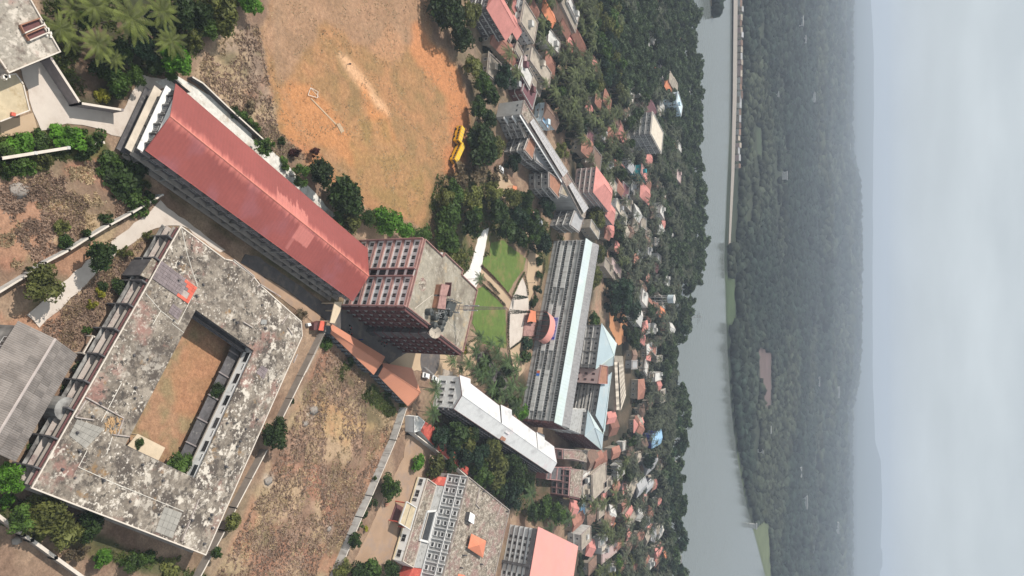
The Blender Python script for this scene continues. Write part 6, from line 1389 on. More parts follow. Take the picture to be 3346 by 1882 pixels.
# palms and plants of the grove top left
for fx, fy, rf, h, lb_ in ((144, 62, 40, 7, 'yellowish palm nearest the top left flat roof'), (172, 95, 34, 6, 'low ragged palm between the top left flat roof and the palm grove'), (243, 102, 48, 8, 'spreading palm in the middle of the top left grove'), (326, 38, 62, 10, 'largest long fronded palm of the top left grove'),
                          (234, 8, 44, 9, 'palm cut by the top edge above the grove'), (402, 16, 46, 10, 'palm at the top edge on the right of the grove'), (424, 92, 44, 9, 'palm over the round tree on the right side of the grove'), (285, 150, 30, 6, 'short dark palm above the banana clump'), (178, 26, 34, 7, 'leaning palm close to the top edge beside the flat roof')):
    Pm(fx, fy, rf, h, lb_, m='leaf_palm_near', fronds=True, group='palms of the top left grove')
for fx, fy, rf, h, m_, lb_ in ((301, 205, 34, 4.5, 'leaf_mid', 'banana clump bordering the bend of the stone wall'), (262, 168, 30, 4.5, 'leaf_dark', 'dark clump at the left side of the banana grove'), (300, 135, 36, 5, 'leaf_dark', 'leafy clump in the centre of the banana grove'), (338, 190, 24, 4, 'leaf_mid', 'clump at the tip of the banana grove by the concrete road'),
                              (352, 120, 34, 6, 'leaf_deep', 'deep green tree behind the banana grove'), (386, 160, 28, 5, 'leaf_dark', 'tree between the banana grove and the bright round tree'), (436, 150, 42, 7, 'leaf_bright', 'bright green round tree at the top left near the end of the hall'), (482, 97, 28, 5, 'leaf_olive', 'olive tree on the right rim of the grove'),
                              (560, 28, 52, 7, 'leaf_olive', 'broad olive tree at the top edge left of the playing field'), (470, 40, 50, 8, 'leaf_dark', 'dark tree at the top edge between the palms and the olive tree'), (395, 60, 36, 7, 'leaf_deep', 'deep green tree behind the largest palm'), (520, 70, 30, 5, 'leaf_mid', 'tree below the dark top edge tree'),
                              (626, 2, 30, 5, 'leaf_bright', 'bright tree clipped by the top edge beside the playing field'), (345, 78, 30, 6, 'leaf_dark', 'tree shading the ground between two large palms'), (212, 55, 26, 5, 'leaf_mid', 'tree standing between the first two palms from the left'), (430, 190, 14, 3, 'leaf_mid', 'small tree at the corner of the concrete road'), (300, 240, 14, 2.5, 'leaf_dark', 'low clump against the bend of the stone wall'),
                              (250, 640, 36, 6.5, 'leaf_dark', 'dark round tree overhanging the diagonal concrete path'), (116, 716, 46, 6.5, 'leaf_olive', 'yellow green round tree left of the diagonal concrete path'), (22, 1198, 36, 5, 'leaf_bright', 'bright green tree at the bottom left below the grey shed'),
                              (115, 1300, 52, 6, 'leaf_olive', 'large yellow green tree below the courtyard building'), (58, 1305, 34, 5, 'leaf_mid', 'tree left of the large yellow green tree by the bottom wall'), (172, 1338, 36, 5, 'leaf_olive', 'tree right of the large yellow green tree'), (228, 1322, 36, 5, 'leaf_dark', 'darker tree close to the shaded side of the courtyard building'), (255, 1405, 24, 4, 'leaf_bright', 'small bright tree near the bottom edge'), (335, 1418, 28, 4, 'leaf_mid', 'tree at the bottom edge right of the small bright tree'),
                              (345, 1112, 16, 3.5, 'leaf_dark', 'small tree over the cream slab in the courtyard'), (452, 1167, 30, 4, 'leaf_mid', 'bushy tree in the lower corner of the courtyard'), (546, 980, 18, 3.5, 'leaf_dark', 'small tree against the right side of the courtyard'),
                              (692, 1090, 35, 6, 'leaf_dark', 'dark round tree over the wall right of the courtyard building'), (586, 1311, 22, 4.5, 'leaf_olive', 'yellow green tree at the lower right wall of the courtyard building'), (541, 1392, 15, 4, 'leaf_dark', 'small tree at the bottom corner of the courtyard building'),
                              (808, 437, 36, 7, 'leaf_dark', 'dark tree on the field edge beside the middle of the red hall'), (872, 502, 52, 8, 'leaf_dark', 'largest dark round tree between the red hall and the field'), (882, 562, 28, 6, 'leaf_olive', 'thin olive tree between the hall roof and the largest dark tree'),
                              (972, 556, 38, 7, 'leaf_bright', 'bright green tree on the field edge above the tall block'), (1020, 578, 28, 7, 'leaf_bright', 'second bright tree on the field edge, nearer the tall block corner'), (1062, 592, 24, 6, 'leaf_mid', 'tree touching the top corner of the tall block'), (930, 548, 22, 5, 'leaf_mid', 'tree between the largest dark tree and the bright one'),
                              (1125, 28, 58, 10, 'leaf_dark', 'huge dark tree at the top right end of the playing field'), (1165, 92, 38, 8, 'leaf_dark', 'dark tree next below the huge tree by the field end'), (1185, 40, 34, 8, 'leaf_olive', 'olive tree right of the huge dark tree'), (1190, 165, 26, 7, 'leaf_olive', 'small crowned tree on the field rim below the dark trees'), (1210, 205, 26, 7, 'leaf_mid', 'tree above the library end wall by the field rim'), (1268, 195, 30, 8, 'leaf_deep', 'deep bluish green tree left of the maroon roof'), (1235, 238, 26, 7, 'leaf_dark', 'tree just above the library end wall'), (1200, 270, 24, 7, 'leaf_dark', 'tree in shade left of the library end wall'),
                              (1212, 366, 62, 9, 'leaf_dark', 'very large dark tree beside the yellow buses'), (1248, 372, 34, 8, 'leaf_olive', 'olive tree between the very large dark tree and the library'), (1150, 482, 30, 7, 'leaf_mid', 'tree at the lower right rim of the field'), (1192, 500, 34, 7, 'leaf_olive', 'pale olive tree near the lower right rim of the field'), (1138, 542, 38, 8, 'leaf_mid', 'tree in the belt above the tall block roof'), (1185, 560, 32, 8, 'leaf_dark', 'dark tree in the belt left of the lawn'), (1195, 538, 24, 8, 'leaf_mid', 'tree whose crown reaches the pale path by the lawn'), (1128, 606, 38, 9, 'leaf_mid', 'tree overhanging the top side of the tall block roof'), (1146, 650, 30, 8, 'leaf_olive', 'speckled light olive tree at the notched side of the tall block roof'), (1110, 600, 22, 6, 'leaf_dark', 'tree in the corner behind the tall block'),
                              (1252, 528, 34, 8, 'leaf_dark', 'tree at the upper left of the first lawn'), (1300, 545, 30, 8, 'leaf_deep', 'deep green tree above the first lawn'), (1340, 562, 32, 8, 'leaf_dark', 'tree shading the parked cars'), (1366, 612, 30, 8, 'leaf_deep', 'tree at the top end of the college facade'), (1290, 500, 26, 7, 'leaf_olive', 'olive tree by the library drive'), (1322, 530, 22, 7, 'leaf_mid', 'tree between the olive tree and the parked cars'), (1240, 486, 26, 7, 'leaf_olive', 'tree left of the library drive'), (1292, 412, 22, 6, 'leaf_deep', 'small bluish tree in the library forecourt'), (1376, 520, 26, 7, 'leaf_deep', 'bluish green tree before the lower library porch'), (1310, 600, 22, 6, 'leaf_dark', 'tree on the right rim of the first lawn'),
                              (1148, 1088, 36, 8, 'leaf_dark', 'tree in the grove just below the auditorium gable end'), (1108, 1098, 28, 7, 'leaf_deep', 'deep shade tree beside the scarlet roof'), (1178, 1112, 34, 8, 'leaf_olive', 'olive tree in the middle of the auditorium grove'), (1168, 1145, 32, 7, 'leaf_deep', 'dark tree between the scarlet roof and the olive tree'), (1240, 1132, 38, 9, 'leaf_olive', 'light green tree right against the auditorium eave'), (1206, 1152, 32, 8, 'leaf_deep', 'shaded tree left of the light green grove tree'), (1284, 1162, 28, 8, 'leaf_dark', 'tree below the dormer of the auditorium'), (1252, 1186, 40, 8, 'leaf_olive', 'brownish olive tree above the hostel parapet'), (1212, 1200, 32, 7, 'leaf_mid', 'tree by the top corner of the hostel roof'), (1300, 1202, 36, 8, 'leaf_dark', 'tree between hostel and auditorium tip'), (1292, 1245, 38, 7, 'leaf_deep', 'very dark tree right of the hostel parapet'), (1375, 1272, 30, 8, 'leaf_mid', 'tree below the mossy block'), (1402, 1292, 26, 8, 'leaf_mid', 'tree at the top corner of the salmon roof'), (1340, 1290, 22, 7, 'leaf_dark', 'tree above the dormitory facade'), (1100, 1172, 30, 5, 'leaf_olive', 'greyish tree in front of the hostel lean-to'), (1057, 1163, 20, 4, 'leaf_bright', 'small bright tree in the hostel yard near the scarlet shed'), (1135, 1172, 22, 5, 'leaf_dark', 'tree between the scarlet shed and the hostel lean-to'),
                              (984, 1226, 31, 6, 'leaf_mid', 'round tree standing by the wall in the sandy hostel yard'), (890, 1362, 20, 4.5, 'leaf_dark', 'dark tree astride the white wall near the bottom edge'), (938, 1432, 30, 5, 'leaf_mid', 'tree at the bottom edge in the hostel yard'), (900, 1445, 30, 5, 'leaf_dark', 'dark tree at the bottom edge right of the white wall'), (985, 1440, 24, 5, 'leaf_dark', 'tree at the bottom edge beside the hostel front range'), (862, 1435, 24, 4, 'leaf_olive', 'olive tree at the bottom edge left of the white wall'),
                              (1562, 742, 42, 13, 'leaf_deep', 'tall deep green tree casting shade on the orange ground behind the college'), (1588, 775, 30, 12, 'leaf_deep', 'second tall deep green tree nearer the river beside the orange ground'), (1598, 848, 26, 9, 'leaf_dark', 'dull green tree just below the orange ground'), (1494, 802, 20, 7, 'leaf_mid', 'tree between the college roof and the first pyramid roof'), (1496, 700, 26, 7, 'leaf_olive', 'olive tree behind the upper part of the college roof'), (1502, 640, 28, 8, 'leaf_olive', 'olive tree at the top end of the college roof'), (1410, 380, 22, 7, 'leaf_olive', 'light olive tree behind the library roof'), (1500, 545, 28, 8, 'leaf_olive', 'olive tree at the lower tip of the library'), (1275, 575, 28, 8, 'leaf_dark', 'dark tree leaning over the top of the first lawn'), (1318, 500, 26, 8, 'leaf_dark', 'dark tree by the forecourt between olive tree and library'), (1345, 590, 24, 8, 'leaf_mid', 'tree between the parked cars and the first lawn'), (1292, 1018, 22, 7, 'leaf_mid', 'bushy tree beside the auditorium step, college side'), (1255, 960, 18, 6, 'leaf_dark', 'bushy tree between the lawn palms and the auditorium'), (1225, 905, 16, 5, 'leaf_dark', 'dark small tree at the lower lawn corner'), (1185, 1090, 26, 8, 'leaf_dark', 'tree hugging the shaded auditorium wall'), (1135, 1120, 26, 6, 'leaf_deep', 'dark tree over the middle of the scarlet roof'), (1325, 1225, 28, 8, 'leaf_dark', 'dark tree just below the auditorium tip'), (1255, 1225, 28, 6, 'leaf_dark', 'dark tree on the hostel parapet side of the grove'), (1120, 500, 22, 6, 'leaf_olive', 'olive tree at the inner side of the tree belt'), (1215, 930, 16, 5, 'leaf_mid', 'small green tree in the auditorium planting, upper'), (1245, 990, 17, 6, 'leaf_mid', 'small green tree in the auditorium planting, lower'), (1275, 935, 15, 5, 'leaf_dark', 'small dark tree beside the asphalt drive'), (1310, 1040, 20, 7, 'leaf_bright', 'bright tree at the lower college corner'), (1230, 300, 26, 7, 'leaf_dark', 'dark tree left of the library mid porch')):
    T(fx, fy, rf, h, m_, lb_, group='broadleaved trees on the campus')
for fx, fy, rf, h, lb_ in ((664, 372, 24, 5, 'thin pale green tree over the rocky strip beside the hall'), (756, 440, 26, 5, 'sparse light green tree between hall eave and dark tree'), (850, 548, 22, 5, 'sparse tree near the lower end of the rocky strip')):
    T(fx, fy, rf, h, 'leaf_mid', lb_, sparse=True, group='broadleaved trees on the campus')
for fx, fy, rf, h, lb_ in ((1165, 442, 32, 6, 'bare grey branched tree by the right rim of the field'), (1205, 425, 30, 6, 'dry leafless tree below the very large dark tree'), (1252, 440, 22, 6, 'dry tree next to the library drive'), (195, 1392, 24, 3, 'dead brown bushy tree at the bottom left'), (750, 800, 26, 2.5, 'dry tree top against the courtyard building corner')):
    T(fx, fy, rf, h, 'leaf_dry', lb_, sparse=True, group='dry trees')
for fx, fy, rf, h, lb_ in ((1095, 976, 32, 9, 'palm in front of the auditorium gable'), (1088, 1036, 32, 9, 'palm beside the lower corner of the auditorium gable'), (1208, 702, 18, 6, 'palm at the left corner of the second lawn path'), (1207, 846, 22, 7, 'palm at the lower right corner of the tall block'), (1252, 884, 24, 8, 'first palm of the row below the second lawn'), (1276, 908, 24, 8, 'second palm of the row below the second lawn'), (1298, 936, 26, 8, 'palm of the lawn row nearest the college facade'), (1178, 912, 22, 7, 'palm between the yellow ring garden and the auditorium'), (1212, 948, 22, 7, 'palm beside the upper eave of the auditorium'), (1238, 975, 22, 7, 'palm halfway along the upper auditorium eave'), (1264, 998, 22, 7, 'palm by the step of the auditorium roof'), (1300, 1022, 26, 8, 'bright palm between the auditorium and the college'), (1334, 1240, 32, 9, 'palm below the auditorium tip with drooping fronds'), (1432, 1305, 28, 9, 'palm right of the salmon dormitory roof'), (1245, 925, 18, 6, 'small palm above the asphalt drive'), (1220, 905, 18, 6, 'small palm at the lower edge of the second lawn'), (1160, 930, 14, 5, 'short palm beside the ring garden'), (1385, 1330, 20, 8, 'palm at the lower edge of the salmon roof'), (1196, 880, 22, 7, 'palm tucked under the lower corner of the tall block'), (1236, 862, 20, 7, 'palm at the foot of the second lawn, left one'), (1262, 862, 18, 7, 'palm at the foot of the second lawn, right one'), (1230, 945, 24, 8, 'dense palm in the middle of the auditorium planting'), (1288, 968, 24, 8, 'palm between the drive and the college facade'), (1200, 930, 20, 7, 'palm beside the far auditorium corner'), (1255, 1020, 20, 8, 'palm leaning over the auditorium eave'), (1312, 985, 20, 8, 'palm touching the lower college facade'), (1282, 985, 20, 8, 'palm next to the asphalt drive end'), (1140, 905, 18, 6, 'palm beside the shaded ring garden'), (1302, 905, 18, 7, 'palm at the end of the plaza')):
    Pm(fx, fy, rf, h, lb_, fronds=rf > 30, m='leaf_palm_dark', group='palms between the campus blocks')
# shrubs
for fx, fy, rf, h, m_, lb_ in ((192, 345, 32, 2.2, 'leaf_bright', 'thick green bush at the end of the verge by the road'), (228, 352, 28, 2.2, 'leaf_mid', 'bush beside the short pale wall stub'), (150, 348, 26, 1.6, 'leaf_bright', 'bush in the middle of the green verge'), (105, 352, 26, 1.4, 'leaf_mid', 'bush on the verge left of the thick bush'), (55, 362, 26, 1.3, 'leaf_bright', 'bush on the verge near the left edge'), (12, 372, 22, 1.3, 'leaf_mid', 'bush on the verge at the left edge'),
                              (18, 428, 24, 2.0, 'leaf_mid', 'shrub just below the verge wall at the left edge'), (64, 420, 22, 1.8, 'leaf_mid', 'shrub below the verge wall, second from the left edge'), (112, 408, 26, 1.8, 'leaf_olive', 'olive shrub below the middle of the verge wall'), (205, 385, 18, 2.4, 'leaf_dark', 'dark shrub hiding the gap in the verge wall'), (318, 440, 50, 2.6, 'leaf_dark', 'wide dark green shrub mass below the hall corner'), (275, 415, 30, 1.8, 'leaf_mid', 'shrub left of the wide dark shrub mass'), (345, 515, 26, 2.2, 'leaf_mid', 'shrub on the diagonal wall near its upper end'), (375, 497, 15, 2.4, 'leaf_dark', 'small shrub at the top end of the diagonal wall'), (268, 548, 18, 1.4, 'leaf_dark', 'shrub behind the diagonal wall, upper half'),
                              (220, 588, 15, 1.8, 'leaf_dark', 'shrub breaking the middle of the diagonal wall'), (166, 612, 18, 1.8, 'leaf_dark', 'long shrub breaking the diagonal wall left of its middle'), (76, 681, 12, 1.5, 'leaf_dark', 'small shrub over the lower part of the diagonal wall'), (155, 570, 20, 1.2, 'leaf_olive', 'grey olive shrub in the dry plot'), (310, 632, 16, 1.6, 'leaf_olive', 'shrub between the path and the courtyard building, upper'), (302, 718, 20, 1.8, 'leaf_dark', 'dark shrub beside the black stair block'), (262, 724, 14, 1.2, 'leaf_dark', 'small dark shrub in the strip beside the courtyard building'), (252, 736, 11, 1.2, 'leaf_yellow', 'upper yellow shrub in the strip beside the courtyard building'), (228, 766, 11, 1.2, 'leaf_yellow', 'lower yellow shrub in the strip beside the courtyard building'), (219, 831, 9, 1.2, 'leaf_mid', 'lone small bush above the open beam frame'), (372, 590, 12, 1.6, 'leaf_olive', 'shrub at the top corner of the courtyard building wall'),
                              (196, 925, 16, 2.0, 'leaf_dark', 'topmost bush in the gap between shed and courtyard building'), (172, 975, 15, 1.6, 'leaf_dark', 'second bush in the gap between shed and courtyard building'), (146, 1028, 15, 1.6, 'leaf_mid', 'third bush in the gap between shed and courtyard building'), (118, 1078, 14, 1.8, 'leaf_dark', 'fourth bush in the gap between shed and courtyard building'), (88, 1128, 14, 1.8, 'leaf_mid', 'fifth bush in the gap between shed and courtyard building'), (62, 1168, 14, 1.8, 'leaf_olive', 'lowest bush in the gap between shed and courtyard building'), (86, 1345, 22, 1.5, 'leaf_olive', 'shrub by the bend of the bottom left wall'), (430, 1420, 24, 1.5, 'leaf_olive', 'shrub at the bottom edge left of the courtyard building corner'), (380, 1400, 20, 1.4, 'leaf_mid', 'shrub in the shade strip near the bottom edge'), (22, 1262, 16, 1.4, 'leaf_bright', 'low bright bush at the bottom left'),
                              (258, 242, 18, 1.6, 'leaf_yellow', 'yellow shrub at the inner bend of the stone wall'), (592, 282, 15, 1.8, 'leaf_dark', 'first bush on the rocky strip beside the hall'), (616, 302, 17, 2.0, 'leaf_mid', 'second bush on the rocky strip beside the hall'), (640, 322, 14, 1.8, 'leaf_mid', 'third bush on the rocky strip beside the hall'), (628, 272, 16, 1.4, 'leaf_dry', 'dry brown bush above the rocky strip'), (652, 345, 17, 1.4, 'leaf_dry', 'dry dark bush by the blackened wall'), (706, 356, 9, 1.8, 'leaf_dark', 'lone small round bush at the field corner'), (742, 384, 12, 3.0, 'leaf_maroon', 'left dark red leaved shrub on the orange soil'), (788, 384, 13, 3.0, 'leaf_maroon', 'right dark red leaved shrub on the orange soil'), (715, 412, 14, 1.4, 'leaf_mid', 'bush at the step of the rocky strip'),
                              (820, 865, 18, 2.0, 'leaf_mid', 'bush at the top end of the orange sheds back wall'), (885, 905, 14, 1.6, 'leaf_dark', 'bush against the back wall of the orange sheds'), (975, 995, 12, 1.6, 'leaf_dark', 'bush behind the bright orange shed'), (735, 1008, 7, 1.2, 'leaf_dark', 'tiny bush beside the thin wall'), (930, 1256, 17, 2.0, 'leaf_dark', 'upper of two dark bushes on the white panel wall'), (914, 1288, 14, 2.0, 'leaf_dark', 'lower of two dark bushes on the white panel wall'), (905, 1318, 9, 1.4, 'leaf_mid', 'small bush on the white panel wall'), (922, 1330, 7, 1.0, 'leaf_yellow', 'small yellow flowering bush in the hostel yard'), (943, 1206, 9, 1.4, 'leaf_mid', 'small bush on the wall left of the round yard tree'),
                              (1358, 655, 12, 2.4, 'leaf_dark', 'highest shrub along the college facade'), (1354, 690, 12, 2.4, 'leaf_dark', 'second shrub along the college facade'), (1350, 725, 13, 2.4, 'leaf_deep', 'third shrub along the college facade'), (1342, 760, 15, 2.6, 'leaf_dark', 'fourth shrub along the college facade'), (1336, 795, 14, 2.4, 'leaf_deep', 'fifth shrub along the college facade, next to the porch'), (1322, 862, 20, 3.0, 'leaf_deep', 'dark shrub mass just below the red porch'), (1318, 895, 18, 3.0, 'leaf_dark', 'dark shrub in front of the lower college facade'), (1165, 875, 12, 2.2, 'leaf_yellow', 'yellow shrub by the shaded ring garden'), (1150, 880, 10, 2.2, 'leaf_olive', 'olive shrub below the ring garden')):
    Bu(fx, fy, rf, h, m_, lb_, group='shrubs on the campus')
# conifers and clipped hedges of the forecourt
for k, (c, base, tip, rw, lb_) in enumerate(((m2, (862, 853), (972, 857), 2.0, 'upper of the two narrow cypresses on the forecourt'), (m2, (835, 962), (992, 967), 1.6, 'lower and taller of the two narrow cypresses on the forecourt'))):
    x, y = P(*c(*base)); best = min(range(20, 140), key=lambda z: abs(topx(x, y, z / 10)[0] - c(*tip)[0])) / 10
    rt = root('cypress', lb_, 'cypress tree', (x, y, 0)); b = MB(); b.tube((x, y, 0), (x, y, best * .5), .15, .08); b.build('trunk', 'bark', rt)
    r_ = np.random.RandomState(k); n = 900; t = r_.rand(n) ** .8; an = r_.rand(n) * 6.28; rad = rw * .62 * (1 - t) ** .7 * (.6 + .5 * r_.rand(n)) + .05; cc = np.stack([rad * np.cos(an), rad * np.sin(an), .3 + t * (best - .3)], 1)
    d = r_.normal(size=(n, 3)) * .35 + np.array([0, 0, .5]); s = .28; a_ = np.cross(d, r_.normal(size=(n, 3))); a_ /= np.linalg.norm(a_, axis=1)[:, None]
    V = np.stack([cc - a_ * s * .4, cc + a_ * s * .4, cc + d * s * 2], 1).reshape(-1, 3); o = npmesh('crown', V, np.arange(n * 3).reshape(-1, 3), 'leaf_deep'); o.parent = rt; print('CYP', best)
def hedge(c, pts, label, w=.7, h=.9, m='hedge_leaf'):
    P_ = [Vector(P(*c(*p))) for p in pts]; off = P_[0]; r_ = np.random.RandomState(len(label)); VV = []
    for a, b_ in zip(P_[:-1], P_[1:]):
        n = int((b_ - a).length * 60); t = r_.rand(n); q = np.outer(1 - t, (a - off)) + np.outer(t, (b_ - off)); q = q + (r_.rand(n, 2) - .5) * w; gapm = vnoise(q[:, 0] * 3, q[:, 1] * 3, 3, 5) > .2; q = q[gapm]; n = len(q)
        cc = np.concatenate([q, (r_.rand(n, 1) ** .6) * h], 1); a_ = r_.normal(size=(n, 3)); b2 = r_.normal(size=(n, 3)); s = .17
        a_ /= np.linalg.norm(a_, axis=1)[:, None]; b2 /= np.linalg.norm(b2, axis=1)[:, None]; VV.append(np.stack([cc - a_ * s, cc + a_ * s, cc + b2 * s * 1.4], 1).reshape(-1, 3))
    V = np.concatenate(VV); o = npmesh('hedge', V, np.arange(len(V)).reshape(-1, 3), m); o.location = (off.x, off.y, 0); tag(o, label, 'hedge', 'hedges of the forecourt')
for c, pts, lb_, m_ in ((m2, [(620, 615), (700, 690), (790, 790), (850, 865)], 'dark red hedge along the upper side of the diagonal path', 'leaf_maroon'), (m2, [(610, 740), (680, 800), (750, 860), (800, 915)], 'dark hedge along the lower side of the diagonal path', 'hedge_leaf'), (m2, [(670, 735), (755, 830)], 'short hedge inside the diagonal path', 'hedge_leaf'),
                       (m2, [(945, 665), (905, 730), (860, 835)], 'hedge on the left side of the triangular plaza', 'leaf_mid'), (m2, [(945, 680), (965, 760), (972, 840)], 'hedge on the right side of the triangular plaza', 'hedge_leaf'), (m2, [(828, 965), (820, 1100), (822, 1230)], 'long straight hedge between the second lawn and the plaza', 'hedge_leaf'), (m2, [(840, 1240), (915, 1185), (935, 1155)], 'short slanting hedge below the plaza', 'hedge_leaf'),
                       (m2, [(985, 890), (995, 925)], 'stub of hedge beside the red porch', 'hedge_leaf'), (m2, [(960, 560), (975, 500)], 'hedge stub between the first lawn and the drive', 'hedge_leaf'), (m2, [(825, 1230), (840, 1330), (850, 1430)], 'hedge curving down from the second lawn', 'hedge_leaf'), (m2, [(1095, 560), (1095, 640), (1075, 720), (1060, 800)], 'tall ragged hedge along the right side of the drive', 'leaf_dark')):
    hedge(c, pts, lb_, m=m_)

# ------------------------------------------------------------------ village houses
def house(px, z, w, d, rot, kind, rm, wm, label, group='village houses', nwin=2, floors=1, z0=0):
    x, y = P(*px, z); rt = root('house', label, 'house', (x, y, 0), group); a = math.radians(rot); U_ = Vector((math.cos(a), math.sin(a))); V_ = Vector((-U_.y, U_.x)); c = Vector((x, y))
    def q(u, v): p = c + U_ * u + V_ * v; return (p.x, p.y)
    wl_ = ccw([q(-w / 2, -d / 2), q(w / 2, -d / 2), q(w / 2, d / 2), q(-w / 2, d / 2)]); FOOT.append(inset(wl_, -.3)); e_ = .5
    b = MB(); b.prism(wl_, z0, z - .02); b.build('wall', wm, rt)
    C4 = [q(-w / 2 - e_, -d / 2 - e_), q(w / 2 + e_, -d / 2 - e_), q(w / 2 + e_, d / 2 + e_), q(-w / 2 - e_, d / 2 + e_)]; rise = min(w, d) * .22
    if kind == 'flat':
        b = MB(); b.prism(C4 if R.random() < .5 else wl_, z, z + .15); b.build('roof', rm, rt); parapet(rt, wl_, z + .151, .5, .2, 'village_white' if R.random() < .4 else 'parapet')
        if R.random() < .6: b = MB(); t = q(R.uniform(-.3, .3) * w, R.uniform(-.3, .3) * d); b.box(t[0] - 1.2, t[1] - 1.2, z + .15, t[0] + 1.2, t[1] + 1.2, z + 2.0); b.build('stair_head', wm, rt)
    else:
        if w >= d: r0, r1 = q(-w / 2 + (d * .45 if kind == 'hip' else -e_), 0), q(w / 2 - (d * .45 if kind == 'hip' else -e_), 0)
        else: r0, r1 = q(0, -d / 2 + (w * .45 if kind == 'hip' else -e_)), q(0, d / 2 - (w * .45 if kind == 'hip' else -e_))
        r0, r1 = (*r0, z + rise), (*r1, z + rise); K = [(*p, z) for p in C4]
        if w >= d: fs = [[K[0], K[1], r1, r0], [K[2], K[3], r0, r1], [K[1], K[2], r1], [K[3], K[0], r0]]
        else: fs = [[K[1], K[2], r1, r0], [K[3], K[0], r0, r1], [K[0], K[1], r0], [K[2], K[3], r1]]
        b = MB()
        for f in fs: b.face(f)
        b.face([K[3], K[2], K[1], K[0]]); b.build('roof', rm, rt)
        b = MB(); b.tube(r0, r1, .14, n=4); b.build('ridge_cap', rm, rt)
    for i in range(4):
        A, B = wl_[i], wl_[(i + 1) % 4]; dd = Vector((B[0] - A[0], B[1] - A[1])).normalized()
        if -dd.x > .3: continue
        if dd.x < .3: continue
        for fl in range(floors): wall_windows(rt, A, B, spread(A, B, 2.9, .6), (z / floors * fl + 1.1,), 1.2, min(1.4, z / floors - 1.6), frame='frame_white')
        if floors > 1:
            for fl in range(1, floors): ledge(rt, A, B, z / floors * fl - .1, .5, .15, 'village_white', 'sunshade')
    return rt
tA = crop(1520, 0, 4.14); tB = crop(1900, 0, 3.915); tC = crop(1900, 350, 3.915); tD = crop(1900, 700, 3.6225); tE = crop(1900, 1100, 3.622); tF = crop(1900, 1480, 3.606)
vp, vt, vb, vg, vw, vf, vbl, vo, vm = 'village_pink', 'village_tile', 'village_brown', 'village_grey', 'village_white', 'village_buff', 'village_blue', 'village_orange', 'village_maroon'
CN = {vp: 'pink', vt: 'red tiled', vb: 'brown', vg: 'grey', vw: 'white', vf: 'buff', vbl: 'blue', vo: 'orange', vm: 'maroon', 'wall_teal': 'teal'}
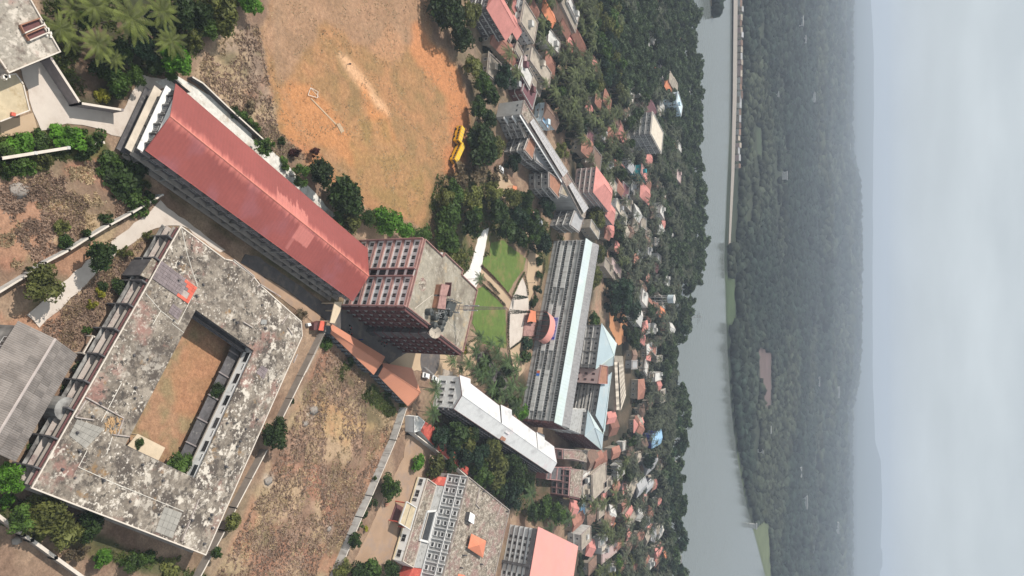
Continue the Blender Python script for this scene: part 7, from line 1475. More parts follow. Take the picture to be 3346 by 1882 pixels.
HL = [(tA, 470, 160, 9, 17, 13, 65, 'gable', vp, 'blackened', 3), (tA, 640, 300, 6, 12, 7, 65, 'gable', vp, vf, 1), (tA, 510, 620, 4, 20, 8, 80, 'gable', vt, vf, 1), (tA, 860, 300, 8, 14, 11, 70, 'flat', vf, 'wall_compound', 3), (tA, 930, 140, 5, 9, 8, 60, 'hip', vt, vf, 1),
      (tA, 1120, 170, 5, 12, 7, 70, 'gable', vo, vf, 1), (tA, 1285, 200, 5, 22, 8, 72, 'gable', vb, vf, 1), (tA, 1400, 180, 7, 20, 7, 65, 'flat', vf, vf, 2), (tA, 1455, 120, 8, 14, 5, 65, 'flat', vw, vw, 2), (tA, 1500, 480, 5, 24, 8, 68, 'gable', vt, vp, 1), (tA, 1190, 560, 6, 14, 7, 80, 'flat', vw, vw, 2), (tA, 600, 770, 3.5, 9, 6, 70, 'flat', vp, vf, 1),
      (tA, 740, 740, 6, 9, 5, 60, 'flat', vf, 'wall_rose', 2), (tA, 815, 985, 7, 12, 7, 62, 'flat', vw, vm, 2), (tA, 860, 1240, 6, 12, 10, 62, 'flat', vm, 'dark_maroon', 2), (tA, 1010, 900, 6, 22, 8, 72, 'flat', vf, 'wall_cream', 2), (tA, 930, 1110, 5, 14, 5, 62, 'flat', vf, vf, 1), (tA, 1150, 880, 4.5, 11, 8, 75, 'hip', vt, vf, 1), (tA, 385, 930, 3, 10, 9, 80, 'flat', vf, vf, 1), (tA, 760, 120, 6, 8, 6, 60, 'flat', vg, vg, 2),
      (tA, 700, 130, 5, 9, 5, 65, 'gable', vp, vf, 1), (tA, 1340, 360, 5, 10, 7, 70, 'gable', vt, vf, 1), (tA, 560, 400, 5, 9, 5, 60, 'flat', vf, vf, 1), (tA, 1420, 590, 4, 8, 6, 70, 'hip', vp, vf, 1), (tA, 700, 1120, 4, 8, 4, 62, 'flat', vg, vg, 1),
      (lb, 800, 320, 5, 14, 7, 75, 'gable', vb, 'wall_paleblue', 2), (lb, 730, 380, 4, 8, 5, 70, 'flat', vbl, 'wall_paleblue', 1), (tC, 75, 510, 5, 16, 10, 80, 'hip', vt, vf, 1), (tC, 105, 390, 5, 10, 8, 75, 'flat', vm, vm, 1), (tC, 190, 660, 7, 12, 9, 75, 'flat', vb, 'wall_cream', 2),
      (tC, 275, 1060, 11, 26, 14, 72, 'hip', vp, 'wall_rose', 4), (tC, 370, 1350, 9, 14, 9, 72, 'hip', vp, 'wall_rose', 3), (tC, 390, 990, 5, 14, 7, 72, 'flat', vf, vf, 1), (tC, 480, 1020, 4, 12, 7, 75, 'gable', vt, vf, 1), (tC, 860, 660, 6, 14, 9, 78, 'hip', vp, vf, 2), (tC, 812, 1100, 8, 20, 10, 80, 'hip', vp, vf, 2), (tC, 800, 850, 8, 13, 6, 70, 'flat', vp, 'wall_teal', 2),
      (tC, 960, 330, 17, 26, 15, 72, 'flat', 'wall_cream', 'weathered_wall', 5), (tC, 800, 540, 6, 9, 8, 80, 'flat', 'wall_rose', 'wall_rose', 2), (tC, 1180, 490, 5, 8, 6, 80, 'gable', vo, vf, 1), (tC, 1240, 880, 8, 14, 9, 80, 'flat', 'wall_rose', 'wall_rose', 2), (tC, 560, 1090, 4, 12, 10, 80, 'flat', 'village_maroon', 'cloth_dark', 1), (tC, 620, 450, 4, 14, 9, 75, 'flat', vf, vf, 1),
      (tC, 1030, 1330, 7, 13, 8, 72, 'flat', vw, 'wall_compound', 2), (tC, 505, 1340, 5, 22, 6, 65, 'flat', 'wall_cream', vg, 2), (tC, 1250, 510, 6, 12, 6, 80, 'flat', vw, vw, 2), (tC, 1435, 500, 5, 18, 7, 85, 'flat', vw, vf, 1), (tC, 625, 750, 4, 10, 6, 78, 'gable', vg, vg, 1), (tC, 355, 740, 4, 8, 6, 80, 'flat', vw, vw, 1), (tC, 440, 720, 4, 7, 4, 80, 'gable', vp, vf, 1), (tC, 660, 1020, 3.5, 7, 6, 75, 'flat', vg, vg, 1), (tC, 520, 780, 4, 7, 4, 80, 'gable', vp, vf, 1), (tC, 270, 360, 4, 8, 6, 80, 'flat', vw, vw, 1), (tC, 370, 350, 4, 9, 7, 80, 'hip', vt, vf, 1), (tC, 600, 1230, 5, 10, 8, 75, 'flat', vf, vf, 1),
      (tB, 1268, 680, 5, 26, 9, 85, 'gable', vp, vf, 1), (tB, 1215, 320, 4, 14, 8, 85, 'flat', vo, vf, 1), (tB, 1260, 520, 4, 9, 7, 85, 'gable', vo, vf, 1), (tB, 1100, 1100, 6, 16, 7, 80, 'gable', vo, vf, 1), (tB, 1175, 1050, 8, 22, 9, 80, 'hip', vf, vf, 1), (tB, 850, 1340, 5, 26, 14, 76, 'gable', vm, 'wall_rose', 1), (tB, 985, 1120, 4, 8, 8, 80, 'gable', vt, vf, 1), (tB, 1355, 1190, 5, 16, 5, 85, 'flat', vw, vw, 1), (tB, 175, 820, 5, 8, 6, 80, 'hip', vp, vf, 1), (tB, 215, 1300, 5, 9, 6, 75, 'hip', vt, vf, 1), (tB, 90, 1360, 5, 8, 5, 75, 'gable', vp, vf, 1), (tB, 730, 1170, 5, 14, 4, 80, 'flat', vw, vw, 1), (tB, 840, 570, 5, 9, 5, 80, 'flat', vw, vw, 1), (tB, 1060, 600, 5, 8, 4, 80, 'gable', vo, vw, 1), (tB, 965, 90, 5, 10, 4, 85, 'flat', vw, vw, 1), (tB, 1035, 940, 5, 12, 7, 80, 'flat', vg, vg, 1), (tB, 900, 490, 5, 9, 4, 80, 'flat', vw, vw, 1), (tB, 1120, 530, 4, 8, 5, 80, 'flat', vf, vf, 1), (tB, 915, 850, 4, 8, 4, 80, 'gable', vo, vf, 1),
      (tD, 745, 990, 8, 14, 9, 70, 'flat', vw, 'wall_compound', 2), (tD, 800, 1060, 7, 10, 7, 75, 'gable', vt, vf, 2), (tD, 668, 1190, 5, 18, 10, 68, 'hip', vw, vw, 1), (tD, 715, 870, 6, 12, 8, 80, 'gable', vb, vf, 1), (tD, 420, 385, 4, 7, 6, 70, 'hip', vp, vf, 1), (tD, 780, 350, 4, 12, 9, 80, 'gable', vb, vf, 1), (tD, 405, 640, 5, 18, 6, 68, 'flat', 'wall_rose', vf, 1), (tD, 315, 630, 5, 16, 6, 66, 'flat', vf, vf, 1), (tD, 1062, 1350, 7, 14, 7, 80, 'gable', vw, vp, 1), (tD, 945, 1160, 4, 12, 7, 80, 'gable', vo, vf, 1), (tD, 1015, 790, 7, 12, 7, 75, 'flat', vw, vw, 2), (tD, 565, 760, 4, 8, 5, 75, 'hip', vt, vf, 1), (tD, 790, 220, 4, 12, 5, 80, 'flat', vf, vf, 1),
      (tD, 880, 620, 4, 8, 7, 80, 'gable', vm, vf, 1), (tD, 790, 750, 4, 8, 5, 80, 'hip', vp, vf, 1), (tD, 915, 520, 6, 10, 5, 80, 'flat', vg, vw, 2), (tD, 800, 440, 5, 8, 7, 80, 'flat', vg, vg, 1), (tD, 150, 180, 6, 14, 5, 66, 'flat', vf, vf, 1), (tD, 925, 920, 5, 9, 5, 80, 'flat', vf, vf, 1), (tD, 1045, 230, 5, 12, 4, 85, 'flat', vw, vw, 1), (tD, 400, 740, 4, 8, 5, 70, 'flat', vf, vf, 1), (tD, 970, 1080, 4, 8, 4, 80, 'flat', vw, vw, 1), (tD, 860, 1350, 4, 8, 6, 80, 'flat', vw, vw, 1), (tD, 1160, 880, 4, 8, 6, 85, 'gable', vp, vf, 1), (tD, 885, 330, 4, 8, 5, 85, 'flat', vw, vw, 1),
      (tE, 705, 620, 5, 13, 12, 85, 'hip', vt, vf, 1), (tE, 345, 955, 6, 14, 6, 85, 'gable', vp, vf, 1), (tE, 370, 1070, 5, 13, 9, 85, 'gable', vt, vf, 1), (tE, 890, 1210, 7, 24, 9, 88, 'hip', vbl, 'sign_blue', 1), (tE, 905, 470, 6, 18, 6, 88, 'flat', vw, vw, 2), (tE, 912, 580, 5, 10, 6, 88, 'gable', vp, vf, 1), (tE, 825, 480, 4, 12, 6, 88, 'flat', vb, vf, 1), (tE, 960, 700, 6, 13, 9, 88, 'flat', vf, vf, 1), (tE, 625, 330, 4, 12, 5, 85, 'flat', vg, vg, 1), (tE, 400, 1370, 5, 13, 6, 85, 'gable', vt, vf, 1), (tE, 735, 1290, 4, 12, 8, 85, 'gable', vb, vf, 1), (tE, 825, 1190, 4, 9, 5, 85, 'gable', vt, vf, 1), (tE, 905, 1140, 4, 7, 7, 88, 'flat', vw, vw, 1), (tE, 795, 800, 4, 10, 6, 88, 'gable', vb, vf, 1), (tE, 620, 220, 4, 8, 6, 85, 'gable', vb, vf, 1), (tE, 500, 1290, 4, 6, 5, 85, 'flat', vw, vw, 1), (tE, 935, 50, 4, 8, 6, 88, 'gable', vb, vf, 1), (tE, 920, 260, 5, 14, 4, 88, 'flat', vf, vf, 1), (tE, 1095, 1400, 3, 10, 5, 90, 'flat', vw, vf, 1), (tE, 680, 1420, 4, 8, 6, 90, 'flat', vf, vf, 1),
      (tF, 110, 80, 4, 12, 10, 95, 'gable', vb, vf, 1), (tF, 188, 75, 5, 12, 7, 92, 'gable', vt, vf, 1), (tF, 265, 80, 5, 9, 8, 92, 'hip', vt, vf, 1), (tF, 262, 165, 4, 6, 6, 95, 'flat', vf, vf, 1), (tF, 445, 210, 4, 12, 9, 95, 'flat', vw, vw, 1), (tF, 205, 330, 6, 22, 14, 95, 'flat', vf, 'wall_cream', 2), (tF, 300, 370, 6, 12, 6, 95, 'flat', vf, vf, 1), (tF, 400, 410, 4, 11, 6, 92, 'gable', vt, vf, 1), (tF, 500, 400, 3, 10, 8, 100, 'flat', vp, vf, 1), (tF, 590, 430, 5, 16, 9, 110, 'gable', vf, vb, 1), (tF, 700, 400, 7, 18, 8, 92, 'gable', vg, 'cloth_dark', 1), (tF, 795, 385, 7, 15, 6, 92, 'gable', vg, 'cloth_dark', 1),
      (tF, 812, 130, 6, 24, 9, 92, 'gable', vg, vg, 1), (tF, 725, 190, 4, 11, 6, 92, 'gable', vb, vf, 1), (tF, 560, 800, 5, 20, 8, 92, 'gable', vf, vb, 1), (tF, 555, 720, 6, 12, 5, 100, 'gable', vp, vf, 1), (tF, 675, 1010, 4, 18, 7, 92, 'gable', vt, vf, 1), (tF, 235, 670, 4, 12, 7, 90, 'flat', vf, vf, 1), (tF, 325, 1170, 5, 26, 6, 86, 'flat', 'wall_rose', vf, 1), (tF, 420, 1080, 4, 18, 7, 90, 'gable', vt, vf, 1), (tF, 900, 1160, 5, 16, 8, 90, 'gable', vp, vf, 1), (tF, 995, 1190, 4, 13, 6, 90, 'gable', vo, vf, 1), (tF, 1125, 1150, 5, 13, 7, 90, 'gable', 'wall_rose', vf, 1), (tF, 1140, 1300, 5, 16, 7, 90, 'flat', vg, vg, 1), (tF, 460, 1330, 4, 14, 7, 85, 'gable', vt, vf, 1), (tF, 885, 1270, 4, 10, 6, 90, 'gable', vt, vf, 1), (tF, 825, 1300, 4, 12, 5, 90, 'flat', vw, vw, 1),
      (tF, 620, 1340, 4, 9, 6, 90, 'gable', vt, vf, 1), (tF, 920, 560, 5, 8, 5, 90, 'hip', vp, vw, 1), (tF, 745, 530, 4, 7, 5, 90, 'flat', vp, vf, 1), (tF, 855, 60, 4, 12, 6, 90, 'gable', vt, vf, 1), (tF, 1105, 750, 4, 14, 5, 90, 'flat', vw, vw, 1), (tF, 45, 290, 4, 13, 6, 95, 'flat', vw, vw, 1), (tF, 1095, 160, 3, 22, 3, 92, 'flat', vf, vf, 1), (tF, 35, 440, 4, 8, 6, 95, 'flat', vf, vf, 1), (tF, 265, 480, 4, 8, 6, 95, 'flat', vp, vf, 1), (tF, 545, 960, 3, 6, 6, 90, 'gable', vp, vf, 1), (tF, 550, 1130, 4, 12, 7, 100, 'gable', vb, vf, 1), (tF, 345, 1400, 5, 7, 8, 80, 'flat', vw, vg, 1), (tF, 240, 1040, 5, 10, 5, 80, 'flat', vw, vw, 1), (tF, 270, 1130, 5, 12, 4, 80, 'flat', 'wall_cream', vg, 1), (tF, 40, 1000, 6, 12, 8, 95, 'flat', vg, 'wall_compound', 2), (tF, 500, 620, 4, 9, 5, 95, 'gable', vt, vf, 1), (tF, 660, 60, 4, 9, 6, 90, 'gable', vf, vf, 1),
      (pk, 1235, 510, 6, 10, 7, 70, 'gable', vp, vf, 1), (pk, 1300, 690, 4, 14, 6, 92, 'gable', vt, vf, 1), (pk, 1410, 920, 7, 14, 8, 92, 'flat', vf, 'wall_compound', 2), (pk, 1350, 545, 3, 10, 6, 92, 'flat', vbl, vbl, 1), (pk, 1400, 130, 4, 10, 4, 95, 'flat', vw, vw, 1)]
def zone_name(px, py):
    if px < 1905 and py < 420: return 'beyond the field'
    if px < 1935: return 'behind the campus'
    if px > 2130: return 'near the river trees'
    return 'in the top village' if py < 420 else 'behind the library' if py < 760 else 'behind the college' if py < 1180 else 'beyond the pyramid roofs' if py < 1500 else 'in the bottom village'
HPOS = []
grp = {}
for h_ in HL:
    px = h_[0](h_[1], h_[2]); key = (CN.get(h_[8], 'buff' if 'cream' in h_[8] else 'rose'), h_[7] if h_[7] == 'flat' else 'pitched', zone_name(*px)); grp.setdefault(key, []).append((px[1], h_))
NUM = 'second third fourth fifth sixth seventh eighth ninth tenth eleventh twelfth thirteenth fourteenth fifteenth sixteenth seventeenth eighteenth nineteenth twentieth twenty-first twenty-second twenty-third twenty-fourth twenty-fifth twenty-sixth twenty-seventh twenty-eighth twenty-ninth thirtieth thirty-first thirty-second thirty-third thirty-fourth thirty-fifth thirty-sixth thirty-seventh thirty-eighth thirty-ninth'.split()
ORD = ['topmost'] + [n_ + ' from the top' for n_ in NUM]
for (cn, kd_, zn), lst in grp.items():
    lst.sort(key=lambda t: t[0])
    for i, (_, h_) in enumerate(lst):
        c, hx, hy, z, w, d, rot, kind, rm, wm, fl = h_; kd2 = kd_ if kd_ == 'flat' else 'pitched'
        lab = f'house with a {cn} {kd2} roof {zn}' + ('' if len(lst) == 1 else f', {ORD[min(i, 26)]}')
        house(c(hx, hy), z, w, d, rot, kind, rm, wm, lab, floors=fl); HPOS.append((*P(*c(hx, hy), z), f'{cn} {kd2} roof {zn}' + ('' if len(lst) == 1 else f', {ORD[min(i, 26)]}')))
DEFER = []
def settle_labels():
    keys = {}
    for o, word in DEFER:
        x, y = o.location.x, o.location.y; hx, hy, hl = min(HPOS, key=lambda t: (t[0] - x) ** 2 + (t[1] - y) ** 2); dx, dy = x - hx, (y - hy) * .8
        d = ('below' if dx > 0 else 'above') if abs(dx) > abs(dy) else ('right of' if dy > 0 else 'left of'); keys.setdefault((word, d, hl), []).append((math.hypot(hx - x, hy - y), o))
    for (word, d, hl), lst in keys.items():
        lst.sort(key=lambda t: t[0])
        for i, (_, o) in enumerate(lst):
            l_ = f"{'nearest' if i == 0 else NUM[min(i - 1, 37)]} {word} {d} the {hl}"
            o['label'] = l_ if len(l_.split()) <= 16 else l_.replace(' pitched', '').replace(' flat', '')
USED = set()
def near_label(kind, x, y, fallback):
    hx, hy, hl = min(HPOS, key=lambda t: (t[0] - x) ** 2 + (t[1] - y) ** 2)
    if math.hypot(hx - x, hy - y) > 22: return fallback
    dx, dy = x - hx, (y - hy) * .8; d = ('below' if dx > 0 else 'above') if abs(dx) > abs(dy) else ('right of' if dy > 0 else 'left of')
    l_ = f'{kind} just {d} the {hl}'
    if len(l_.split()) > 16: l_ = l_.replace(' from the top', '')
    if l_ in USED: return fallback
    USED.add(l_); return l_
Rh = random.Random(77); nh = 0; SMALL = []
VILH = [(1900, 300), (2010, 420), (1960, 760), (2085, 900), (2090, 1150), (2070, 1400), (1990, 1480), (1900, 1560), (1895, 1860), (2170, 1860), (2150, 1400), (2150, 1000), (2185, 700), (2170, 300), (2000, 260)]
for _ in range(900):
    if nh >= 75: break
    px = (Rh.uniform(1900, 2180), Rh.uniform(260, 1860))
    if not inside(np.array([px[0]]), np.array([px[1]]), VILH)[0]: continue
    x, y = P(*px, 4)
    if min(math.hypot(h_[0] - x, h_[1] - y) for h_ in HPOS) < 13: continue
    rm = Rh.choice([vt, vb, vb, vg, vf, vt, vw, vp]); kd_ = Rh.choice(['gable', 'hip', 'gable', 'flat']); l_ = near_label('small ' + CN[rm] + ' house', x, y, '')
    if not l_: continue
    house(px, Rh.uniform(3.2, 4.6), Rh.uniform(8, 13), Rh.uniform(6, 8.5), Rh.uniform(60, 100), kd_, rm, 'village_buff', l_); SMALL.append((x, y)); nh += 1
# striking pale blue four storey house near the river
px4 = tB(1250, 1330); h4 = house(px4, 13, 15, 10, 62, 'flat', 'wall_paleblue', 'wall_paleblue', 'pale blue four storey house standing out of the palms near the river', floors=4)

x, y = P(2204, 977, 18); FOOT.append([(x - 6, y - 26), (x + 6, y - 26), (x + 6, y + 5), (x - 6, y + 5)])
# water tower on legs
x, y = P(2204, 977, 18); zt0 = min(range(60, 300), key=lambda z: abs(topx(x, y, z / 10)[0] - tD(1028, 0)[0])) / 10; zt1 = min(range(60, 300), key=lambda z: abs(topx(x, y, z / 10)[0] - tD(1100, 0)[0])) / 10
wt = root('water_tower', 'round pale blue water tower on a white frame among the palms', 'water tower', (x, y, 0))
b = MB(); b.tube((x, y, zt0), (x, y, zt1), 2.9, n=24, cap=False); b.build('tank', 'tank_pale', wt); b = MB(); b.tube((x, y, zt1), (x, y, zt1 + .8), 3.05, .6, 24); b.build('tank_cover', 'village_white', wt); b = MB(); b.tube((x, y, zt0 - 1.2), (x, y, zt0), 1.0, 2.9, 24); b.build('tank_base', 'tank_pale', wt)
for k in range(6): a = k * math.pi / 3; b = MB(); b.tube((x + 2.4 * math.cos(a), y + 2.4 * math.sin(a), 0), (x + 2.2 * math.cos(a), y + 2.2 * math.sin(a), zt0 - .5), .22, n=6); b.build('leg', 'village_white', wt)
for zz in (zt0 * .33, zt0 * .66):
    b = MB()
    for k in range(6): a, c_ = k * math.pi / 3, (k + 1) * math.pi / 3; b.tube((x + 2.3 * math.cos(a), y + 2.3 * math.sin(a), zz), (x + 2.3 * math.cos(c_), y + 2.3 * math.sin(c_), zz), .14, n=4)
    b.build('ring_beam', 'village_white', wt)
# power pylon on the river bank
x, y = P(2232, 1033); y -= 3
zp = min(range(100, 700), key=lambda z: abs(topx(x, y, z / 10)[0] - 2292)) / 10
py_ = root('power_pylon', 'thin grey lattice pylon with cross arms standing against the river', 'pylon', (x, y, 0)); lattice(py_, (x, y), 0, zp, 4.5, .8, 'metal_grey', .13, 3.0, 'lattice_segment')
for zz, ww in ((zp * .8, 5.5), (zp * .9, 4.0)): b = MB(); b.tube((x - ww, y, zz), (x + ww, y, zz), .14, n=4); b.tube((x - ww, y, zz), (x, y, zz + 1.6), .08, n=4); b.tube((x + ww, y, zz), (x, y, zz + 1.6), .08, n=4); b.build('cross_arm', 'metal_grey', py_)

# ------------------------------------------------------------------ village palms and broadleaved trees
foot_arr = FOOT
def occupied(xs, ys):
    m_ = np.zeros(xs.shape, bool)
    for f in foot_arr: m_ |= inside(xs, ys, f)
    return m_
VIL = [(1525, -300), (1560, 130), (1600, 240), (1700, 300), (1800, 400), (1940, 640), (1960, 760), (1975, 1000), (2080, 1150), (2060, 1400), (1985, 1460), (1970, 1520), (1880, 1520), (1850, 1640), (1890, 1740), (1890, 1900), (1900, 2200), (2260, 2200), (2268, 1500), (2262, 900), (2268, -300)]
OPEN = [[(1985, 1000), (2070, 1000), (2065, 1130), (2010, 1130)], [(1610, 60), (1720, 60), (1760, 300), (1640, 300)]]
rs = np.random.RandomState(11); XV = []; YV = []
for yv in np.arange(225, 640, 4.9):
    xs = np.arange(-300, 300, 4.9); XV.append(xs + (rs.rand(len(xs)) - .5) * 4.6); YV.append(yv + (rs.rand(len(xs)) - .5) * 4.6)
XV, YV = np.concatenate(XV), np.concatenate(YV); qx, qy = topx(XV, YV)
k = inside(qx, qy, VIL) & (YV < shore_y(XV) - 4) & (qy > -110) & (qy < 1990)
for o_ in OPEN: k &= ~(inside(qx, qy, o_) & (rs.rand(len(k)) < .8))
k &= ~inside(qx, qy, [(2175, 1108), (2250, 1110), (2250, 1275), (2175, 1265)])
XV, YV, qx, qy = XV[k], YV[k], qx[k], qy[k]; k = ~occupied(XV, YV); rq = rs.rand(len(XV))
for hx_, hy_ in [h_[:2] for h_ in HPOS] + SMALL: k &= ~((np.abs(XV - hx_) < 6.5) & (hy_ - YV > 0) & (hy_ - YV < 13) & (rq < .72))
XV, YV, qx, qy = XV[k], YV[k], qx[k], qy[k]
ds = shore_y(XV) - YV; rr_n = rs.rand(len(XV)); noi = vnoise(XV, YV, 26, 77)
wood = ((qx > 1900) & (qx < 2200) & (qy < 300)) | ((qx > 2100) & (qy < 150))
isb = (ds < 30 + 22 * noi) | (wood & (noi > .40)) | (rr_n < .06) | ((qx > 2130) & (noi > .56))
spots = sorted(zip(YV, XV, isb, ds, wood, rr_n), key=lambda t: t[0])
npalm = nbr = 0; stuffp = []; lastb = []; stufft = []; quota = {'b': 95, 'w': 55, 'v': 30}
for yv, xv, bb, d_, wd_, rn in spots:
    if bb:
        rad = R.uniform(3.4, 5.6) if d_ > 30 else R.uniform(4.2, 7.0); h = R.uniform(8, 12) if d_ > 30 else R.uniform(9, 15)
        if any(abs(xv - a) < rad * .95 and abs(yv - b_) < rad * .95 for a, b_ in lastb[-160:]): continue
        lastb.append((xv, yv))
        kq_ = 'b' if d_ < 45 else 'w' if wd_ else 'v'
        if quota[kq_] <= 0: stufft.append((xv, yv, rad, h))
        else:
            quota[kq_] -= 1; nbr += 1
            if d_ < 45: lb_, g_ = 'dark broadleaved tree in the dense belt along the near river bank', 'trees along the near river bank'
            elif wd_: lb_, g_ = 'green broadleaved tree in the wooded patch of the village', 'trees of the wooded patch'
            else: lb_, g_ = 'broadleaved tree among the coconut palms of the village', 'broadleaved trees in the village'
            o_t = tree(xv, yv, rad, h, R.choice(['leaf_bank', 'leaf_bank', 'leaf_deep', 'leaf_dark']) if d_ < 45 else R.choice(['leaf_deep', 'leaf_mid', 'leaf_olive', 'leaf_dark']), lb_, group=g_, low=True); DEFER.append((o_t, 'tree'))
    else:
        if R.random() < .06: continue
        npalm += 1
        if npalm <= 295: DEFER.append((palm(xv, yv, R.uniform(4.0, 5.2), R.uniform(7, 12), 'coconut palm', group='coconut palms of the village', m='leaf_palm'), 'palm'))
        else: stuffp.append((xv, yv))
settle_labels()
tv = [np.array([tuple(v.co) for v in me.vertices]) for me in CROWN_LO]; W_t = []
for i, (xv, yv, rad, h) in enumerate(stufft): W_t.append(tv[i % 5] * np.array([rad, rad, rad * .95]) * np.array([1 if i % 2 else -1, 1, 1]) + np.array([xv, yv, h - rad * 1.15]))
if W_t: W_t = np.concatenate(W_t); o = npmesh('tree_thicket', W_t, np.arange(len(W_t)).reshape(-1, 4), 'leaf_bank'); tag(o, 'closed canopy of broadleaved trees filling the far side of the village', 'trees'); o['kind'] = 'stuff'
b = MB(); Rp = random.Random(9)
far_proto = []
for i in range(4): q = MB(); rr = random.Random(40 + i); [frond_geo(q, rr.uniform(.85, 1.05), 2.399 * k_ + rr.uniform(-.2, .2), .7 - 1.0 * k_ / 13, .5, .16, 5, 1) for k_ in range(13)]; far_proto.append((np.array(q.v), np.array(q.f)))
VV, FF_, CC, off = [], [], [], 0
for xv, yv in stuffp:
    v, f = far_proto[Rp.randrange(4)]; s = Rp.uniform(4.0, 5.3); h = Rp.uniform(7, 12); a = Rp.uniform(0, 6.3); ca, sa = math.cos(a), math.sin(a)
    w = np.stack([v[:, 0] * ca - v[:, 1] * sa, v[:, 0] * sa + v[:, 1] * ca, v[:, 2]], 1) * s + np.array([xv, yv, h]); VV.append(w); FF_.append(f + off); off += len(w)
    t = np.array([[-.14, 0, 0], [.14, 0, 0], [.1, 0, h], [-.1, 0, h]]) + np.array([xv, yv, 0]); VV.append(t); FF_.append(np.array([[0, 1, 2, 3]]) + off); off += 4
if VV:
    o = npmesh('palm_thicket', np.concatenate(VV), np.concatenate(FF_), 'leaf_palm_far' if 'leaf_palm_far' in MATS else 'leaf_palm'); tag(o, 'thicket of distant coconut palms between the village houses and the river', 'palms'); o['kind'] = 'stuff'
print('PALMS', npalm, 'BROAD', nbr)
# undergrowth filling the village floor
n = 26000; xs = rs.uniform(-290, 290, n); ys = 235 + 390 * rs.rand(n); qx, qy = topx(xs, ys); k = inside(qx, qy, VIL) & (ys < shore_y(xs) - 2) & (vnoise(xs, ys, 9, 88) > .30); xs, ys = xs[k], ys[k]; k = ~occupied(xs, ys); xs, ys = xs[k], ys[k]
rad = .9 + 1.5 * rs.rand(len(xs)); o = canopy('undergrowth', xs, ys, rad * .1, rad, rad * .9, np.tile(np.array((.020, .026, .014)), (len(xs), 1)), 'far_mat', 12); tag(o, 'low green undergrowth between the village palms', 'undergrowth'); o['kind'] = 'stuff'

# dry brush on the waste plots, grass tufts on the verges
def tufts(name, polys, n, s, m, label, seed, cat, spread_=1.0, dens=.35, bladen=3):
    r = np.random.RandomState(seed); VV = []
    allx, ally = [], []
    for poly, share in polys:
        pw = [P(*ff(*p)) for p in poly]; x0, x1 = min(p[0] for p in pw), max(p[0] for p in pw); y0, y1 = min(p[1] for p in pw), max(p[1] for p in pw)
        k = int(n * share); xs = r.uniform(x0, x1, k * 3); ys = r.uniform(y0, y1, k * 3); mm = inside(xs, ys, pw) & (vnoise(xs, ys, 2.2, seed + 1) > dens) & (vnoise(xs, ys, 10, seed + 2) > .40); allx.append(xs[mm][:k]); ally.append(ys[mm][:k])
    xs, ys = np.concatenate(allx), np.concatenate(ally); kk = ~occupied(xs, ys)
    for pv_ in PAVED: kk &= ~inside(xs, ys, pv_)
    xs, ys = xs[kk], ys[kk]; n = len(xs); vs_ = []
    for q in range(bladen):
        d = r.normal(size=(n, 3)); d[:, 2] = np.abs(d[:, 2]) * .45 + .15; d /= np.linalg.norm(d, axis=1)[:, None]; a = np.cross(d, r.normal(size=(n, 3))); a /= np.linalg.norm(a, axis=1)[:, None]
        ss = (s * (.5 + r.rand(n)))[:, None]; c = np.stack([xs, ys, np.full(n, -.12)], 1) + np.concatenate([r.normal(size=(n, 2)) * s * .4, np.zeros((n, 1))], 1)
        vs_.append(np.stack([c - a * ss * .45, c + a * ss * .45, c + d * ss * 1.3 + a * ss * .2], 1))
    V = np.concatenate(vs_).reshape(-1, 3); o = npmesh(name, V, np.arange(len(V)).reshape(-1, 3), m); tag(o, label, cat); o['kind'] = 'stuff'; return o
tufts('dry_brush', [([(820, 860), (1050, 1030), (990, 1120), (870, 1360), (840, 1500), (520, 1500), (700, 1150)], .42), ([(-40, 480), (260, 400), (400, 500), (300, 560), (-40, 720)], .24), ([(480, 190), (560, 90), (650, 60), (700, 330), (780, 400), (700, 400), (600, 300)], .09), ([(280, 600), (380, 590), (330, 700), (130, 960), (90, 850)], .14)], 21000, .42, 'brush_leaf', 'tangled brown dry brush covering the waste plots around the courtyard building', 31, 'brush')
tufts('dry_grass', [([(820, 860), (1050, 1030), (990, 1120), (870, 1360), (840, 1500), (520, 1500), (700, 1150)], .42), ([(-40, 480), (260, 400), (400, 500), (300, 560), (-40, 720)], .24), ([(480, 190), (560, 90), (650, 60), (700, 330), (780, 400), (700, 400), (600, 300)], .09), ([(280, 600), (380, 590), (330, 700), (130, 960), (90, 850)], .14)], 17000, .36, 'straw_leaf', 'pale straw coloured dry grass tufts scattered over the waste plots', 36, 'grass', dens=.5)
tufts('field_grass', [(FIELD, 1.0)], 7000, .22, 'straw_leaf', 'sparse dry grass tufts dotted over the playing field', 39, 'grass', dens=.5)
tufts('verge_grass', [([(-40, 345), (120, 320), (240, 325), (300, 400), (380, 470), (300, 480), (240, 400), (120, 400), (-40, 450)], .3), ([(-40, 1230), (60, 1260), (300, 1370), (520, 1449), (520, 1500), (-40, 1300)], .3), ([(100, -40), (650, -40), (560, 60), (500, 130), (440, 195), (330, 190), (300, 270), (200, 260), (120, 150)], .4)], 14000, .45, 'grass_leaf', 'green grass and weeds on the verges, bank and grove floor', 41, 'grass')
tufts('weeds', [([(1100, 440), (1230, 430), (1420, 600), (1380, 700), (1300, 600), (1180, 700), (1060, 600)], .4), ([(1060, 1070), (1180, 1190), (1270, 1280), (1360, 1320), (1500, 1230), (1380, 1180), (1200, 1090), (1100, 1000)], .3), ([(820, 870), (880, 900), (960, 960), (1020, 1020), (980, 1050), (860, 960)], .3)], 12000, .6, 'grass_leaf', 'weeds and low scrub under the campus trees', 51, 'weeds')

